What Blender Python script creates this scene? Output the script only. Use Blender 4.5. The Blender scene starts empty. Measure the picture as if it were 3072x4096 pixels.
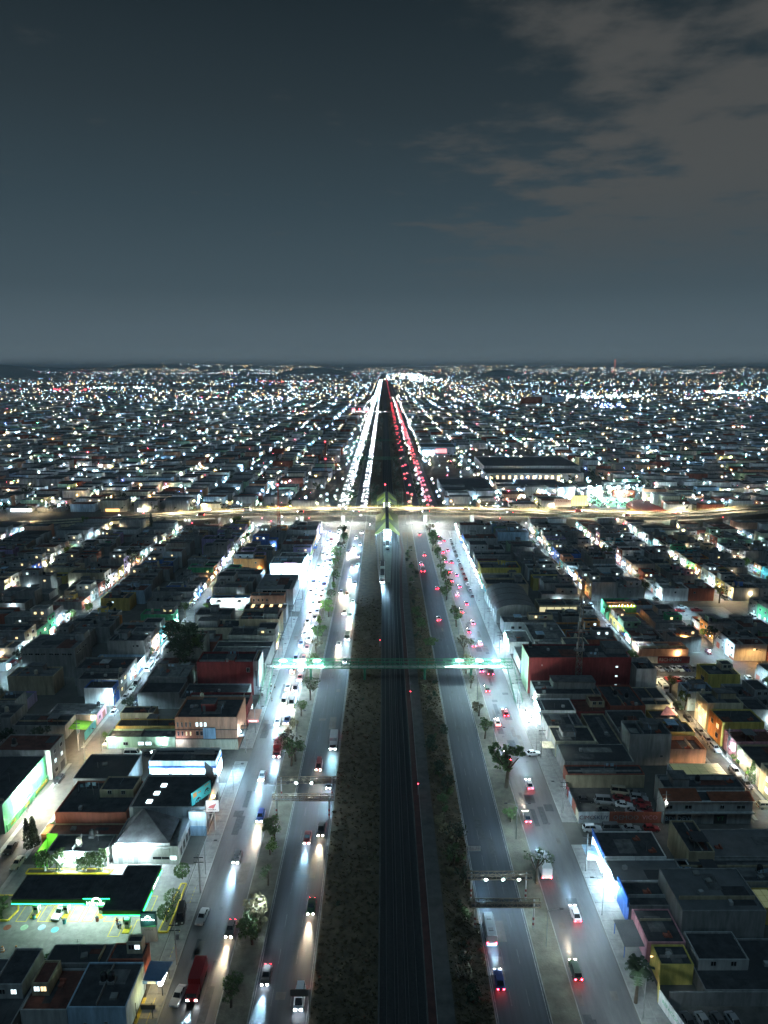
import bpy, math, random
import numpy as np
from mathutils import Vector, Matrix
R = math.radians
rnd = random.Random(7)
sc = bpy.context.scene
COL = sc.collection

# ------------------------------------------------------------------ camera
cd = bpy.data.cameras.new('camera'); cam = bpy.data.objects.new('camera', cd); COL.objects.link(cam)
cd.sensor_fit = 'VERTICAL'; cd.sensor_height = 24.0; cd.lens = 24.0*2841/4096
cd.clip_start = 1.0; cd.clip_end = 90000.0
cam.location = (0, 0, 110); cam.rotation_euler = (R(90-11.5), 0, 0)
sc.camera = cam

# ------------------------------------------------------------------ sky
SUN_ELEV, SUN_AZ = R(-8), R(200)
w = bpy.data.worlds.new('World'); sc.world = w; w.use_nodes = True
nt = w.node_tree; nt.nodes.clear()
def wn(t, **k):
    n = nt.nodes.new(t)
    for a, b in k.items(): setattr(n, a, b)
    return n
L_ = nt.links.new
out = wn('ShaderNodeOutputWorld')
tc = wn('ShaderNodeTexCoord')
sep = wn('ShaderNodeSeparateXYZ'); L_(tc.outputs['Generated'], sep.inputs[0])
glow = wn('ShaderNodeValToRGB'); L_(sep.outputs['Z'], glow.inputs[0])
cr = glow.color_ramp
stops = [(0.0, (.115, .160, .190)), (0.012, (.120, .166, .194)), (0.03, (.094, .134, .160)), (0.10, (.057, .088, .108)), (0.20, (.037, .061, .077)),
         (0.31, (.024, .038, .047)), (0.42, (.0130, .0220, .0282)), (1.0, (.010, .016, .021))]
cr.elements[0].position = 0; cr.elements[0].color = (*stops[0][1], 1)
cr.elements[1].position = 1; cr.elements[1].color = (*stops[-1][1], 1)
for p_, c_ in stops[1:-1]:
    e = cr.elements.new(p_); e.color = (*c_, 1)
# clouds: a noise layer laid out on a plane high above, so it stays put in the world
mx = wn('ShaderNodeMath', operation='MAXIMUM'); L_(sep.outputs['Z'], mx.inputs[0]); mx.inputs[1].default_value = .03
dx = wn('ShaderNodeMath', operation='DIVIDE'); L_(sep.outputs['X'], dx.inputs[0]); L_(mx.outputs[0], dx.inputs[1])
dy = wn('ShaderNodeMath', operation='DIVIDE'); L_(sep.outputs['Y'], dy.inputs[0]); L_(mx.outputs[0], dy.inputs[1])
cmb = wn('ShaderNodeCombineXYZ'); L_(dx.outputs[0], cmb.inputs[0]); L_(dy.outputs[0], cmb.inputs[1])
big = wn('ShaderNodeTexNoise'); big.inputs['Scale'].default_value = 1.9; big.inputs['Detail'].default_value = 3
mp = wn('ShaderNodeMapping'); L_(cmb.outputs[0], mp.inputs[0]); mp.inputs['Location'].default_value = (0.0, 0.0, 3.1)
L_(mp.outputs[0], big.inputs['Vector'])
fine = wn('ShaderNodeTexNoise'); fine.inputs['Scale'].default_value = 4.6; fine.inputs['Detail'].default_value = 4.5; fine.inputs['Roughness'].default_value = .58
L_(mp.outputs[0], fine.inputs['Vector'])
# more cloud towards the right-hand quarter of the sky (weather coming from there)
wx = wn('ShaderNodeMapRange'); L_(dx.outputs[0], wx.inputs[0])
wx.inputs[1].default_value = -.15; wx.inputs[2].default_value = 1.5; wx.inputs[3].default_value = -.24; wx.inputs[4].default_value = .22
a1 = wn('ShaderNodeMath', operation='MULTIPLY_ADD'); L_(big.outputs[0], a1.inputs[0]); a1.inputs[1].default_value = 1.0; L_(wx.outputs[0], a1.inputs[2])
a2 = wn('ShaderNodeMath', operation='MULTIPLY_ADD'); L_(fine.outputs[0], a2.inputs[0]); a2.inputs[1].default_value = .55; L_(a1.outputs[0], a2.inputs[2])
cm = wn('ShaderNodeMapRange', interpolation_type='SMOOTHSTEP'); L_(a2.outputs[0], cm.inputs[0])
cm.inputs[1].default_value = .68; cm.inputs[2].default_value = .98; cm.inputs[3].default_value = 0; cm.inputs[4].default_value = .75
hz_ = wn('ShaderNodeMapRange', interpolation_type='SMOOTHSTEP'); L_(sep.outputs['Z'], hz_.inputs[0]); hz_.inputs[1].default_value = .07; hz_.inputs[2].default_value = .24
cmm = wn('ShaderNodeMath', operation='MULTIPLY'); L_(cm.outputs[0], cmm.inputs[0]); L_(hz_.outputs[0], cmm.inputs[1])
ccol = wn('ShaderNodeRGB'); ccol.outputs[0].default_value = (.086, .087, .084, 1)
mixc = wn('ShaderNodeMixRGB'); L_(cmm.outputs[0], mixc.inputs[0]); L_(glow.outputs[0], mixc.inputs[1]); L_(ccol.outputs[0], mixc.inputs[2])
bgA = wn('ShaderNodeBackground'); L_(mixc.outputs[0], bgA.inputs[0]); bgA.inputs[1].default_value = 1.0
sky = wn('ShaderNodeTexSky'); sky.sky_type = 'NISHITA'; sky.sun_disc = False
sky.sun_elevation = SUN_ELEV; sky.sun_rotation = SUN_AZ
bgB = wn('ShaderNodeBackground'); L_(sky.outputs[0], bgB.inputs[0]); bgB.inputs[1].default_value = .05
add = wn('ShaderNodeAddShader'); L_(bgA.outputs[0], add.inputs[0]); L_(bgB.outputs[0], add.inputs[1]); L_(add.outputs[0], out.inputs[0])
# added soft bluish fill from above, a stand-in moon lifting roofs, hills and haze
sd = bpy.data.lights.new('sun', 'SUN'); sd.energy = .42; sd.angle = R(15); sd.color = (.36, .72, 1)
so = bpy.data.objects.new('sun', sd); so.rotation_euler = (R(24), 0, R(-18)); COL.objects.link(so)

sc.view_settings.view_transform = 'Standard'; sc.view_settings.look = 'None'
sc.view_settings.exposure = 0; sc.view_settings.gamma = 1; sc.view_settings.use_curve_mapping = False
sc.render.engine = 'CYCLES'
cy = sc.cycles
cy.max_bounces = 4; cy.diffuse_bounces = 2; cy.glossy_bounces = 2; cy.transmission_bounces = 3; cy.volume_bounces = 0
cy.sample_clamp_indirect = 2.0; cy.use_light_tree = True
cy.caustics_reflective = False; cy.caustics_refractive = False
cy.use_denoising = True; cy.adaptive_threshold = .008

# light levels, all in one place
P_AVENUE, P_STREET, P_HEAD = 11000., 13000., 42000.
COOL, NEUT, WARM, SOD, CYAN = (.38, .72, 1.), (.47, .81, 1.), (1., .78, .44), (1., .55, .18), (.55, .95, .88)

# ------------------------------------------------------------------ helpers
class MB:
    """collects polygons, then links them as ONE mesh object"""
    def __init__(s): s.v = []; s.f = []; s.m = []
    def poly(s, pts, m=0):
        n = len(s.v); s.v += [tuple(p) for p in pts]; s.f.append(tuple(range(n, n+len(pts)))); s.m.append(m)
    def box(s, x0, x1, y0, y1, z0, z1, m=0, mt=None):
        n = len(s.v)
        s.v += [(x0,y0,z0),(x1,y0,z0),(x1,y1,z0),(x0,y1,z0),(x0,y0,z1),(x1,y0,z1),(x1,y1,z1),(x0,y1,z1)]
        for q, k in (((0,3,2,1),m),((4,5,6,7),m if mt is None else mt),((0,1,5,4),m),((1,2,6,5),m),((2,3,7,6),m),((3,0,4,7),m)):
            s.f.append(tuple(n+i for i in q)); s.m.append(k)
    def prism(s, pts, z0, z1, m=0, mt=None):
        n = len(s.v); k = len(pts)
        s.v += [(x,y,z0) for x,y in pts] + [(x,y,z1) for x,y in pts]
        s.f.append(tuple(n+i for i in reversed(range(k)))); s.m.append(m)
        s.f.append(tuple(n+k+i for i in range(k))); s.m.append(m if mt is None else mt)
        for i in range(k):
            j = (i+1) % k; s.f.append((n+i, n+j, n+k+j, n+k+i)); s.m.append(m)
    def tube(s, p, q, r, n=6, m=0, r2=None, cap=True):
        p, q = Vector(p), Vector(q); d = q-p
        if d.length < 1e-6: return
        d.normalize(); a = d.orthogonal().normalized(); b = d.cross(a); r2 = r if r2 is None else r2
        k = len(s.v)
        for c, rr in ((p, r), (q, r2)):
            for i in range(n):
                t = 2*math.pi*i/n; s.v.append(tuple(c + a*math.cos(t)*rr + b*math.sin(t)*rr))
        for i in range(n):
            j = (i+1) % n; s.f.append((k+i, k+j, k+n+j, k+n+i)); s.m.append(m)
        if cap:
            s.f.append(tuple(k+i for i in reversed(range(n)))); s.m.append(m)
            s.f.append(tuple(k+n+i for i in range(n))); s.m.append(m)
    def octa(s, c, r, m=0, rz=None):
        x,y,z = c; rz = rz or r; n = len(s.v)
        s.v += [(x+r,y,z),(x,y+r,z),(x-r,y,z),(x,y-r,z),(x,y,z+rz),(x,y,z-rz)]
        for i in range(4):
            j = (i+1) % 4; s.f += [(n+i,n+j,n+4),(n+j,n+i,n+5)]; s.m += [m,m]
    def lathe(s, prof, c=(0,0,0), n=10, m=0):
        k = len(s.v)
        for r, z in prof:
            for i in range(n):
                t = 2*math.pi*i/n; s.v.append((c[0]+r*math.cos(t), c[1]+r*math.sin(t), c[2]+z))
        for a in range(len(prof)-1):
            for i in range(n):
                j = (i+1) % n; s.f.append((k+a*n+i, k+a*n+j, k+(a+1)*n+j, k+(a+1)*n+i)); s.m.append(m)
        s.f.append(tuple(k+i for i in reversed(range(n)))); s.m.append(m)
        s.f.append(tuple(k+(len(prof)-1)*n+i for i in range(n))); s.m.append(m)
    def mesh(s, name, mats, off=(0,0,0)):
        me = bpy.data.meshes.new(name)
        ox,oy,oz = off
        me.from_pydata([(x-ox,y-oy,z-oz) for x,y,z in s.v], [], s.f)
        mats = mats if isinstance(mats, (list, tuple)) else [mats]
        for m in mats: me.materials.append(m)
        if len(mats) > 1: me.polygons.foreach_set('material_index', s.m)
        return me
def obj(name, me, parent=None, loc=(0,0,0), rz=0, sc_=None):
    o = bpy.data.objects.new(name, me); COL.objects.link(o)
    o.parent = parent; o.location = loc
    if rz: o.rotation_euler = (0,0,rz)
    if sc_: o.scale = (sc_,)*3 if not isinstance(sc_, tuple) else sc_
    return o
def tag(o, label=None, cat=None, group=None, kind=None):
    if label: o['label'] = label
    if cat: o['category'] = cat
    if group: o['group'] = group
    if kind: o['kind'] = kind
    return o
def thing(name, label, cat, loc=(0,0,0), rz=0, group=None):
    o = obj(name, None, None, loc, rz); o.empty_display_size = .2
    return tag(o, label, cat, group)
def part(root, name, mb, mats):                  # authored in world coordinates, stored relative to its thing
    return obj(name, mb.mesh(name, mats, root.location), root)
def solo(name, mb, mats, label, cat, group=None, loc=(0,0,0)):
    return tag(obj(name, mb.mesh(name, mats, loc), None, loc), label, cat, group)
def struct(name, mb, mats): return tag(obj(name, mb.mesh(name, mats)), kind='structure')
def copy_tree(o, parent=None):
    c = o.copy(); COL.objects.link(c); c.parent = parent
    for ch in o.children: copy_tree(ch, c)
    return c
ONES = 'zeroth first second third fourth fifth sixth seventh eighth ninth tenth eleventh twelfth thirteenth fourteenth fifteenth sixteenth seventeenth eighteenth nineteenth'.split()
TENS = {20:'twent',30:'thirt',40:'fort',50:'fift',60:'sixt',70:'sevent',80:'eight'}
def ordw(n):
    if n < 20: return ONES[n]
    t = TENS[n//10*10]
    return t+'ieth' if n % 10 == 0 else t+'y-'+ONES[n % 10]
def lamp(parent, loc, power, col=COOL, r=.15, spot=None, blend=.5, rot=None, name='light'):
    l = bpy.data.lights.new(name, 'SPOT' if spot else 'POINT'); l.energy = power; l.color = col; l.shadow_soft_size = r
    if spot: l.spot_size = R(spot); l.spot_blend = blend
    o = bpy.data.objects.new(name, l); COL.objects.link(o); o.parent = parent; o.location = loc
    if rot: o.rotation_euler = rot
    return o
def text(parent, body, loc, size, mat_, rot=(R(90),0,0), align='CENTER', ext=.02):
    c = bpy.data.curves.new('lettering', 'FONT'); c.body = body; c.size = size; c.align_x = align; c.align_y = 'CENTER'; c.extrude = ext
    c.resolution_u = 2
    o = bpy.data.objects.new('lettering', c); COL.objects.link(o)
    me = bpy.data.meshes.new_from_object(o.evaluated_get(bpy.context.evaluated_depsgraph_get())); bpy.data.objects.remove(o); me.materials.clear(); me.materials.append(mat_)
    o = obj('lettering', me, parent)
    o.location = Vector(loc) - (parent.location if parent else Vector()); o.rotation_euler = rot
    return o

# ------------------------------------------------------------------ materials
def mat(name, c, rough=.85, var=.25, scale=.35, metal=0., detail=5, bump=0., spec=.3, wave=None, streak=None):
    m = bpy.data.materials.new(name); m.use_nodes = True; n = m.node_tree; b = n.nodes['Principled BSDF']
    b.inputs['Roughness'].default_value = rough; b.inputs['Metallic'].default_value = metal
    b.inputs['Specular IOR Level'].default_value = spec
    if var <= 0: b.inputs['Base Color'].default_value = (*c, 1); return m
    g = n.nodes.new('ShaderNodeNewGeometry'); no = n.nodes.new('ShaderNodeTexNoise')
    no.inputs['Scale'].default_value = scale; no.inputs['Detail'].default_value = detail; no.inputs['Roughness'].default_value = .65
    v = g.outputs['Position']
    if streak:
        mp = n.nodes.new('ShaderNodeMapping'); mp.inputs['Scale'].default_value = streak
        n.links.new(v, mp.inputs[0]); n.links.new(mp.outputs[0], no.inputs['Vector'])
    else: n.links.new(v, no.inputs['Vector'])
    r = n.nodes.new('ShaderNodeValToRGB'); e = r.color_ramp.elements
    e[0].position = .3; e[1].position = .7
    e[0].color = (*[x*(1-var) for x in c], 1); e[1].color = (*[min(1, x*(1+var)) for x in c], 1)
    n.links.new(no.outputs[0], r.inputs[0]); src = r.outputs[0]
    if wave:
        wv = n.nodes.new('ShaderNodeTexWave'); wv.bands_direction = wave[0]; wv.inputs['Scale'].default_value = wave[1]
        n.links.new(v, wv.inputs['Vector'])
        bp = n.nodes.new('ShaderNodeBump'); bp.inputs['Strength'].default_value = .6; bp.inputs['Distance'].default_value = .06
        n.links.new(wv.outputs['Fac'], bp.inputs['Height']); n.links.new(bp.outputs[0], b.inputs['Normal'])
    elif bump:
        n2 = n.nodes.new('ShaderNodeTexNoise'); n2.inputs['Scale'].default_value = 3.; n2.inputs['Detail'].default_value = 6
        n.links.new(g.outputs['Position'], n2.inputs['Vector'])
        bp = n.nodes.new('ShaderNodeBump'); bp.inputs['Strength'].default_value = bump; bp.inputs['Distance'].default_value = .15
        n.links.new(n2.outputs[0], bp.inputs['Height']); n.links.new(bp.outputs[0], b.inputs['Normal'])
    n.links.new(src, b.inputs['Base Color'])
    return m
def emis(name, c, s, sample=True):
    m = bpy.data.materials.new(name); m.use_nodes = True; b = m.node_tree.nodes['Principled BSDF']
    b.inputs['Base Color'].default_value = (.3,.3,.3,1); b.inputs['Emission Color'].default_value = (*c,1); b.inputs['Emission Strength'].default_value = s
    if not sample: m.cycles.emission_sampling = 'NONE'
    return m
M = {}
M['ground'] = mat('ground', (.085,.08,.07), var=.4, scale=.06)
M['asphalt'] = mat('asphalt', (.036,.042,.050), rough=.72, var=.30, scale=1., streak=(1.1,.035,1), spec=.4)
M['asphalt_old'] = mat('asphalt_old', (.062,.062,.063), rough=.55, spec=.5, var=.34, scale=.5, streak=(1,.16,1))
M['patch_dark'] = mat('patch_dark', (.046,.049,.053), var=.3, scale=1.2)
M['street'] = mat('street', (.095,.088,.08), var=.35, scale=.4)
M['concrete'] = mat('concrete', (.24,.235,.225), var=.22, scale=.5)
M['paving'] = mat('paving', (.19,.185,.178), var=.25, scale=.8)
M['kerb'] = mat('kerb', (.22,.22,.21), var=.3, scale=.6)
M['yellow'] = mat('yellow', (.55,.40,.03), var=.25, scale=1.2)
M['lane_line'] = mat('lane_line', (.10,.105,.11), var=.4, scale=1.5)
M['white_line'] = mat('white_line', (.26,.26,.26), var=.5, scale=1.5)
M['dry_grass'] = mat('dry_grass', (.085,.063,.037), var=.5, scale=.45, detail=9, bump=.9)
M['dust'] = mat('dust', (.115,.108,.08), var=.45, scale=.35, detail=8, bump=.6)
M['ballast'] = mat('ballast', (.035,.034,.033), var=.3, scale=2.)
M['rail'] = mat('rail', (.14,.135,.13), rough=.45, metal=.7, var=.1)
M['dark_wall'] = mat('dark_wall', (.08,.078,.074), var=.3, scale=.6)
M['red_path'] = mat('red_path', (.075,.032,.028), var=.3, scale=.6)
M['steel'] = mat('steel', (.22,.22,.215), rough=.5, metal=.3, var=.2)
M['dark_steel'] = mat('dark_steel', (.05,.05,.052), rough=.6, var=.2)
M['rust_steel'] = mat('rust_steel', (.19,.15,.11), rough=.7, var=.35, scale=1.5)
M['green_steel'] = mat('green_steel', (.035,.16,.09), rough=.55, var=.18, scale=1.)
M['wood'] = mat('wood', (.10,.075,.05), var=.3)
M['roof_dark'] = mat('roof_dark', (.045,.047,.05), var=.55, scale=.55, detail=8)
M['roof_grey'] = mat('roof_grey', (.11,.11,.108), var=.55, scale=.55, detail=8)
M['roof_red'] = mat('roof_red', (.105,.04,.03), var=.55, scale=.55, detail=8)
M['roof_pale'] = mat('roof_pale', (.19,.185,.17), var=.55, scale=.55, detail=8)
M['sheet'] = mat('sheet', (.17,.18,.185), rough=.5, metal=.2, var=.25, scale=.3, wave=('X', 6.))
M['sheet_y'] = mat('sheet_y', (.15,.16,.165), rough=.5, metal=.2, var=.25, scale=.3, wave=('Y', 6.))
M['sheet_dark'] = mat('sheet_dark', (.055,.062,.068), rough=.55, metal=.2, var=.3, scale=.25, wave=('X', 5.))
M['sheet_blue'] = mat('sheet_blue', (.06,.20,.34), rough=.5, var=.2, wave=('X', 5.))
M['tile_roof'] = mat('tile_roof', (.23,.075,.04), var=.3, scale=.7, wave=('X', 8.))
WALLS = {'grey':(.23,.228,.22), 'pale grey':(.33,.33,.32), 'white':(.62,.62,.60), 'cream':(.52,.47,.34), 'ochre':(.46,.33,.10), 'salmon':(.48,.25,.16),
         'pink':(.55,.26,.29), 'orange':(.52,.22,.07), 'brick red':(.28,.085,.055), 'dark red':(.20,.035,.035), 'pale green':(.30,.44,.30), 'green':(.08,.36,.17),
         'turquoise':(.10,.38,.40), 'blue':(.06,.14,.42), 'pale blue':(.30,.42,.52), 'lilac':(.34,.27,.46), 'yellow':(.58,.46,.12), 'tan':(.36,.30,.20)}
for k, c in WALLS.items(): M['w_'+k] = mat('w_'+k.replace(' ','_'), c, var=.36, scale=.7, streak=(1.3,1.3,.22), detail=7)
M['block'] = M['w_grey']
M['glass'] = mat('glass', (.012,.014,.017), rough=.12, var=0, spec=.6)
M['frame'] = mat('frame', (.35,.35,.34), rough=.5, var=0)
M['metal_door'] = mat('metal_door', (.20,.21,.21), rough=.5, var=.2)
M['black'] = mat('black', (.012,.012,.013), rough=.6, var=0)
M['tank_black'] = mat('tank_black', (.02,.02,.022), rough=.45, var=0)
M['tank_beige'] = mat('tank_beige', (.45,.40,.30), rough=.5, var=.1)
M['rubber'] = mat('rubber', (.015,.015,.015), rough=.8, var=0)
M['lens_off'] = mat('lens_off', (.55,.56,.56), rough=.15, var=0, spec=.7)
M['tail_off'] = mat('tail_off', (.25,.01,.012), rough=.2, var=0)
M['leaf'] = mat('leaf', (.06,.10,.03), rough=.6, var=.5, scale=.9)
M['leaf_dark'] = mat('leaf_dark', (.028,.045,.022), rough=.6, var=.5, scale=.7)
M['leaf_dry'] = mat('leaf_dry', (.12,.105,.055), rough=.7, var=.5, scale=.8)
M['leaf_bright'] = mat('leaf_bright', (.08,.15,.025), rough=.6, var=.4, scale=1.2)
M['trunk'] = mat('trunk', (.09,.07,.05), var=.3, scale=2)
M['trunk_white'] = mat('trunk_white', (.6,.6,.57), var=.15, scale=2)
M['lime'] = mat('lime', (.36,.40,.05), rough=.5, var=.15, scale=.3)
M['olive'] = mat('olive', (.075,.085,.03), rough=.5, var=.2, scale=.3)
M['hill'] = mat('hill', (.24,.25,.24), var=.3, scale=.004)
M['e_cool'] = emis('e_cool', COOL, 55); M['e_white'] = emis('e_white', (.8,.95,1), 55); M['e_warm'] = emis('e_warm', WARM, 45); M['e_sod'] = emis('e_sod', SOD, 45)
M['e_wall'] = emis('e_wall', (.66,.90,1), 1200); M['e_wall_warm'] = emis('e_wall_warm', (1,.78,.45), 900); M['e_wall_orange'] = emis('e_wall_orange', (1,.42,.10), 700); M['e_wall_blue'] = emis('e_wall_blue', (.35,.5,1), 320)
M['e_head'] = emis('e_head', (.82,.92,1), 160); M['e_head_warm'] = emis('e_head_warm', (1,.83,.58), 130); M['e_tail'] = emis('e_tail', (1,.015,.03), 95)
M['e_red'] = emis('e_red', (1,.03,.05), 40); M['e_green'] = emis('e_green', (.02,1,.25), 9); M['e_sign'] = emis('e_sign', (.92,1,.97), 5); M['e_shop'] = emis('e_shop', (.66,.88,1), 16)
M['e_shop_dim'] = emis('e_shop_dim', (.7,.92,1), 5); M['e_shop_warm'] = emis('e_shop_warm', (1,.78,.42), 7); M['e_win_warm'] = emis('e_win_warm', (1,.72,.35), 2.2); M['e_win_cool'] = emis('e_win_cool', (.75,.95,1), 2.2)
M['e_blue'] = emis('e_blue', (.05,.12,1), 10); M['e_yellowsign'] = emis('e_yellowsign', (1,.82,.12), 3.)
M['e_canopy'] = emis('e_canopy', (.80,1,.97), 17)
PAINTS = {'white':(.62,.62,.62),'silver':(.36,.37,.38),'grey':(.13,.135,.14),'black':(.014,.014,.016),'red':(.19,.012,.014),'blue':(.015,.03,.13),'beige':(.36,.31,.22),'dark green':(.02,.05,.03),'turquoise':(.12,.36,.40)}
for k, c in PAINTS.items(): M['p_'+k] = mat('p_'+k.replace(' ','_'), c, rough=.28, var=0, spec=.55, metal=.35 if k in ('silver','grey') else 0)
def P(k): return M[k]

# ------------------------------------------------------------------ ground and roads
mb = MB(); mb.poly([(-42000,-3000,0),(42000,-3000,0),(42000,42000,0),(-42000,42000,0)]); struct('ground', mb, M['ground'])
def sheet(name, x0, x1, y0, y1, m, z=.02):
    mb = MB(); mb.poly([(x0,y0,z),(x1,y0,z),(x1,y1,z),(x0,y1,z)]); return struct(name, mb, m)
def slab(name, x0, x1, y0, y1, m, h=.14):
    mb = MB(); mb.box(x0,x1,y0,y1,.005,h); return struct(name, mb, m)
FAR = 9000
sheet('road', -23.3, -13.1, 40, FAR, M['asphalt']); sheet('road', -38.6, -29, 40, FAR, M['asphalt_old'])
sheet('road', 19.4, 28.7, 40, FAR, M['asphalt']); sheet('road', 34, 43.8, 40, FAR, M['asphalt_old'])
for x in (-19.9, -16.5, 22.5, 25.6):                      # worn lane lines
    mb = MB()
    for y in range(60, 700, 9): mb.poly([(x-.06,y,.026),(x+.06,y,.026),(x+.06,y+3.5,.026),(x-.06,y+3.5,.026)])
    o = struct('road_marking', mb, M['lane_line'])
for x in (-13.35, -23.05, 19.65, 28.45):
    mb = MB(); mb.poly([(x-.07,40,.026),(x+.07,40,.026),(x+.07,900,.026),(x-.07,900,.026)]); struct('road_marking', mb, M['white_line'])
slab('verge', -28.8, -23.5, 40, 478, M['dust'], .16); slab('verge', -28.8, -23.5, 540, FAR, M['dust'], .16)
slab('verge', 28.9, 33.8, 40, 478, M['dust'], .16); slab('verge', 28.9, 33.8, 540, FAR, M['dust'], .16)
slab('median', -12.9, -1.1, 40, 478, M['dry_grass'], .2); slab('median', -12.9, -1.1, 545, FAR, M['dry_grass'], .2)
slab('verge', 12.3, 19.2, 40, 470, M['dry_grass'], .2); slab('verge', 8.2, 19.2, 560, FAR, M['dry_grass'], .2)
for x in (-29, -23.5, -13.1, 19.2, 28.7, 33.8):
    mb = MB(); mb.box(x, x+.2, 40, 1200, .006, .2); struct('kerb', mb, M['kerb'])
sheet('cross_avenue', -520, 520, 479, 536, M['street'], .034)
# pavements, with the slabs one can tell apart near the camera
slab('pavement', -42.4, -38.8, 40, 184, M['concrete'], .10); slab('pavement', -42.4, -38.8, 191, 304, M['concrete'], .10); slab('pavement', -42.4, -38.8, 311, 476, M['concrete'], .10)
pv_r = [slab('pavement', 44, 49.4, 40, 148, M['concrete'], .10), slab('pavement', 44, 49.4, 156.5, 476, M['concrete'], .10)]
for x0, x1, ys, par in ((-42.2,-40.7,[(100,184),(191,260)],None),(-40.6,-39.,[(100,184),(191,260)],None),(44.2,46.7,[(100,148),(157,235)],None),(46.8,49.3,[(100,148),(157,235)],None)):
    me = None; rt = None
    for ya, yb in ys:
        y = ya
        while y < yb-2.4:
            if me is None:
                mb = MB(); mb.box(0,x1-x0,0,2.4,0,.05); me = mb.mesh('paving_slab', M['paving'])
                rt = struct('pavement', (lambda b: (b.box(x0,x1,ya,yb,.101,.112), b)[1])(MB()), M['concrete'])
            obj('paving_slab', me, rt, (x0, y, .112+rnd.uniform(-.012,.012))); y += 2.46
# neighbourhood streets
LST = [-85.5, -135, -184, -240, -292, -345]; RST = [95.2, 129.2, 163, 197, 231, 268, 304, 340]
for x in LST: sheet('street', x-3.1, x+3.1, 90, 478, M['street'], .012); sheet('street', x-3.1, x+3.1, 540, 4000, M['street'], .012)
for x in RST: sheet('street', x-3.4, x+3.4, 90 if x < 100 else 240, 478, M['street'], .012); sheet('street', x-3.4, x+3.4, 540, 4000, M['street'], .012)
for x0,x1,y0,y1 in ((-360,-42.4,184.3,190.8),(-360,-61,304.3,311.5),(49.4,104,148.2,155.6),(110,420,246.6,253.6),(98,340,318,325)): sheet('street', x0,x1,y0,y1, M['street'], .016)
for x in (-88.9,-82.2,92.2,98.4):
    mb = MB(); mb.box(x-.5, x+.5, 95, 183 if x < 0 else 147, .013, .12); mb.box(x-.5, x+.5, 191.5 if x < 0 else 157, 303, .013, .12); struct('pavement', mb, M['concrete'])
sheet('forecourt', -82, -42.6, 112.5, 141.3, M['paving'], .024)
sheet('parking_lot', 98.6, 118, 234, 252.5, M['street'], .018); sheet('parking_lot', 48.2, 68.6, 157.5, 174, M['street'], .018)
sheet('plaza', 122, 159, 300, 317.5, M['paving'], .02)
sheet('sports_pitch', 172, 212, 560, 598, mat('pitch', (.06,.22,.09), var=.2), .02)
# yellow hatching beside the filling station
mb = MB()
for y in (115.4,116.4,117.4,119.6,120.6,121.6,129.5,130.5,131.5,132.5,133.5): mb.poly([(-41.9,y,.118),(-40.1,y,.118),(-40.1,y+.5,.118),(-41.9,y+.5,.118)])
mb.poly([(-41.9,118,.118),(-40.4,118.5,.118),(-41.9,119.1,.118)])
struct('road_marking', mb, M['yellow'])

for i in range(110):
    x0_, x1_ = rnd.choice(((-38.4,-29.2),(-38.4,-29.2),(34.2,43.6),(34.2,43.6),(-23,-13.4),(19.7,28.4))); a = rnd.uniform(x0_,x1_-2.5); y_ = rnd.uniform(98,300); w_ = rnd.uniform(.7,2.4); l_ = rnd.uniform(1.,9)
    mb = MB(); mb.poly([(a,y_,.0232),(a+w_,y_+rnd.uniform(-.1,.1),.0232),(a+w_+rnd.uniform(-.1,.1),y_+l_,.0232),(a,y_+l_,.0232)]); struct('road_patch', mb, M[rnd.choice(('patch_dark','patch_dark','street'))])
for i in range(14):
    mb = MB(); x_ = rnd.choice((-34,-31.5,36.5,40.5)); mb.lathe([(.42,.021),(.42,.029)],(x_+rnd.uniform(-.5,.5),100+i*14,0),12); struct('manhole_cover', mb, M['dark_steel'])
# ------------------------------------------------------------------ railway
RB = [(40,-.9,7.5),(330,-.9,7.5),(352,-1.9,8.),(386,-3.5,8.1),(434,-4.9,9.8),(580,-4.9,9.8),(640,-1.6,8),(FAR,-1.,7.5)]
mb = MB()
for (y0,a0,b0),(y1,a1,b1) in zip(RB, RB[1:]): mb.poly([(a0,y0,.045),(b0,y0,.045),(b1,y1,.045),(a1,y1,.045)])
struct('trackbed', mb, M['ballast'])
trk = thing('railway_track', 'dark pair of metro tracks running down the middle of the avenue', 'railway', (0,100,0)); trk['kind'] = 'structure'
TL = [(40,1.2),(330,1.2),(352,.2),(386,-2.3),(434,-3.2),(580,-3.2),(640,1.2),(FAR,1.2)]; TR = [(40,5.2),(330,5.2),(352,5.7),(386,6.4),(434,7.6),(580,7.6),(640,5.2),(FAR,5.2)]
for pts, offs in ((TL,(-.75,.75,1.35)),(TR,(-1.35,-.75,.75)),([(352,2.6),(386,2.2),(432,2.2)],(-.75,.75))):
    for dx_ in offs:
        mb = MB()
        for (y0,x0),(y1,x1) in zip(pts, pts[1:]):
            a, b = x0+dx_, x1+dx_
            mb.poly([(a-.07,y0,.23),(a+.07,y0,.23),(b+.07,y1,.23),(b-.07,y1,.23)]); mb.poly([(a-.07,y0,.05),(a-.07,y0,.23),(b-.07,y1,.23),(b-.07,y1,.05)]); mb.poly([(a+.07,y0,.05),(a+.07,y0,.23),(b+.07,y1,.23),(b+.07,y1,.05)])
        part(trk, 'rail', mb, M['rail'])
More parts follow.
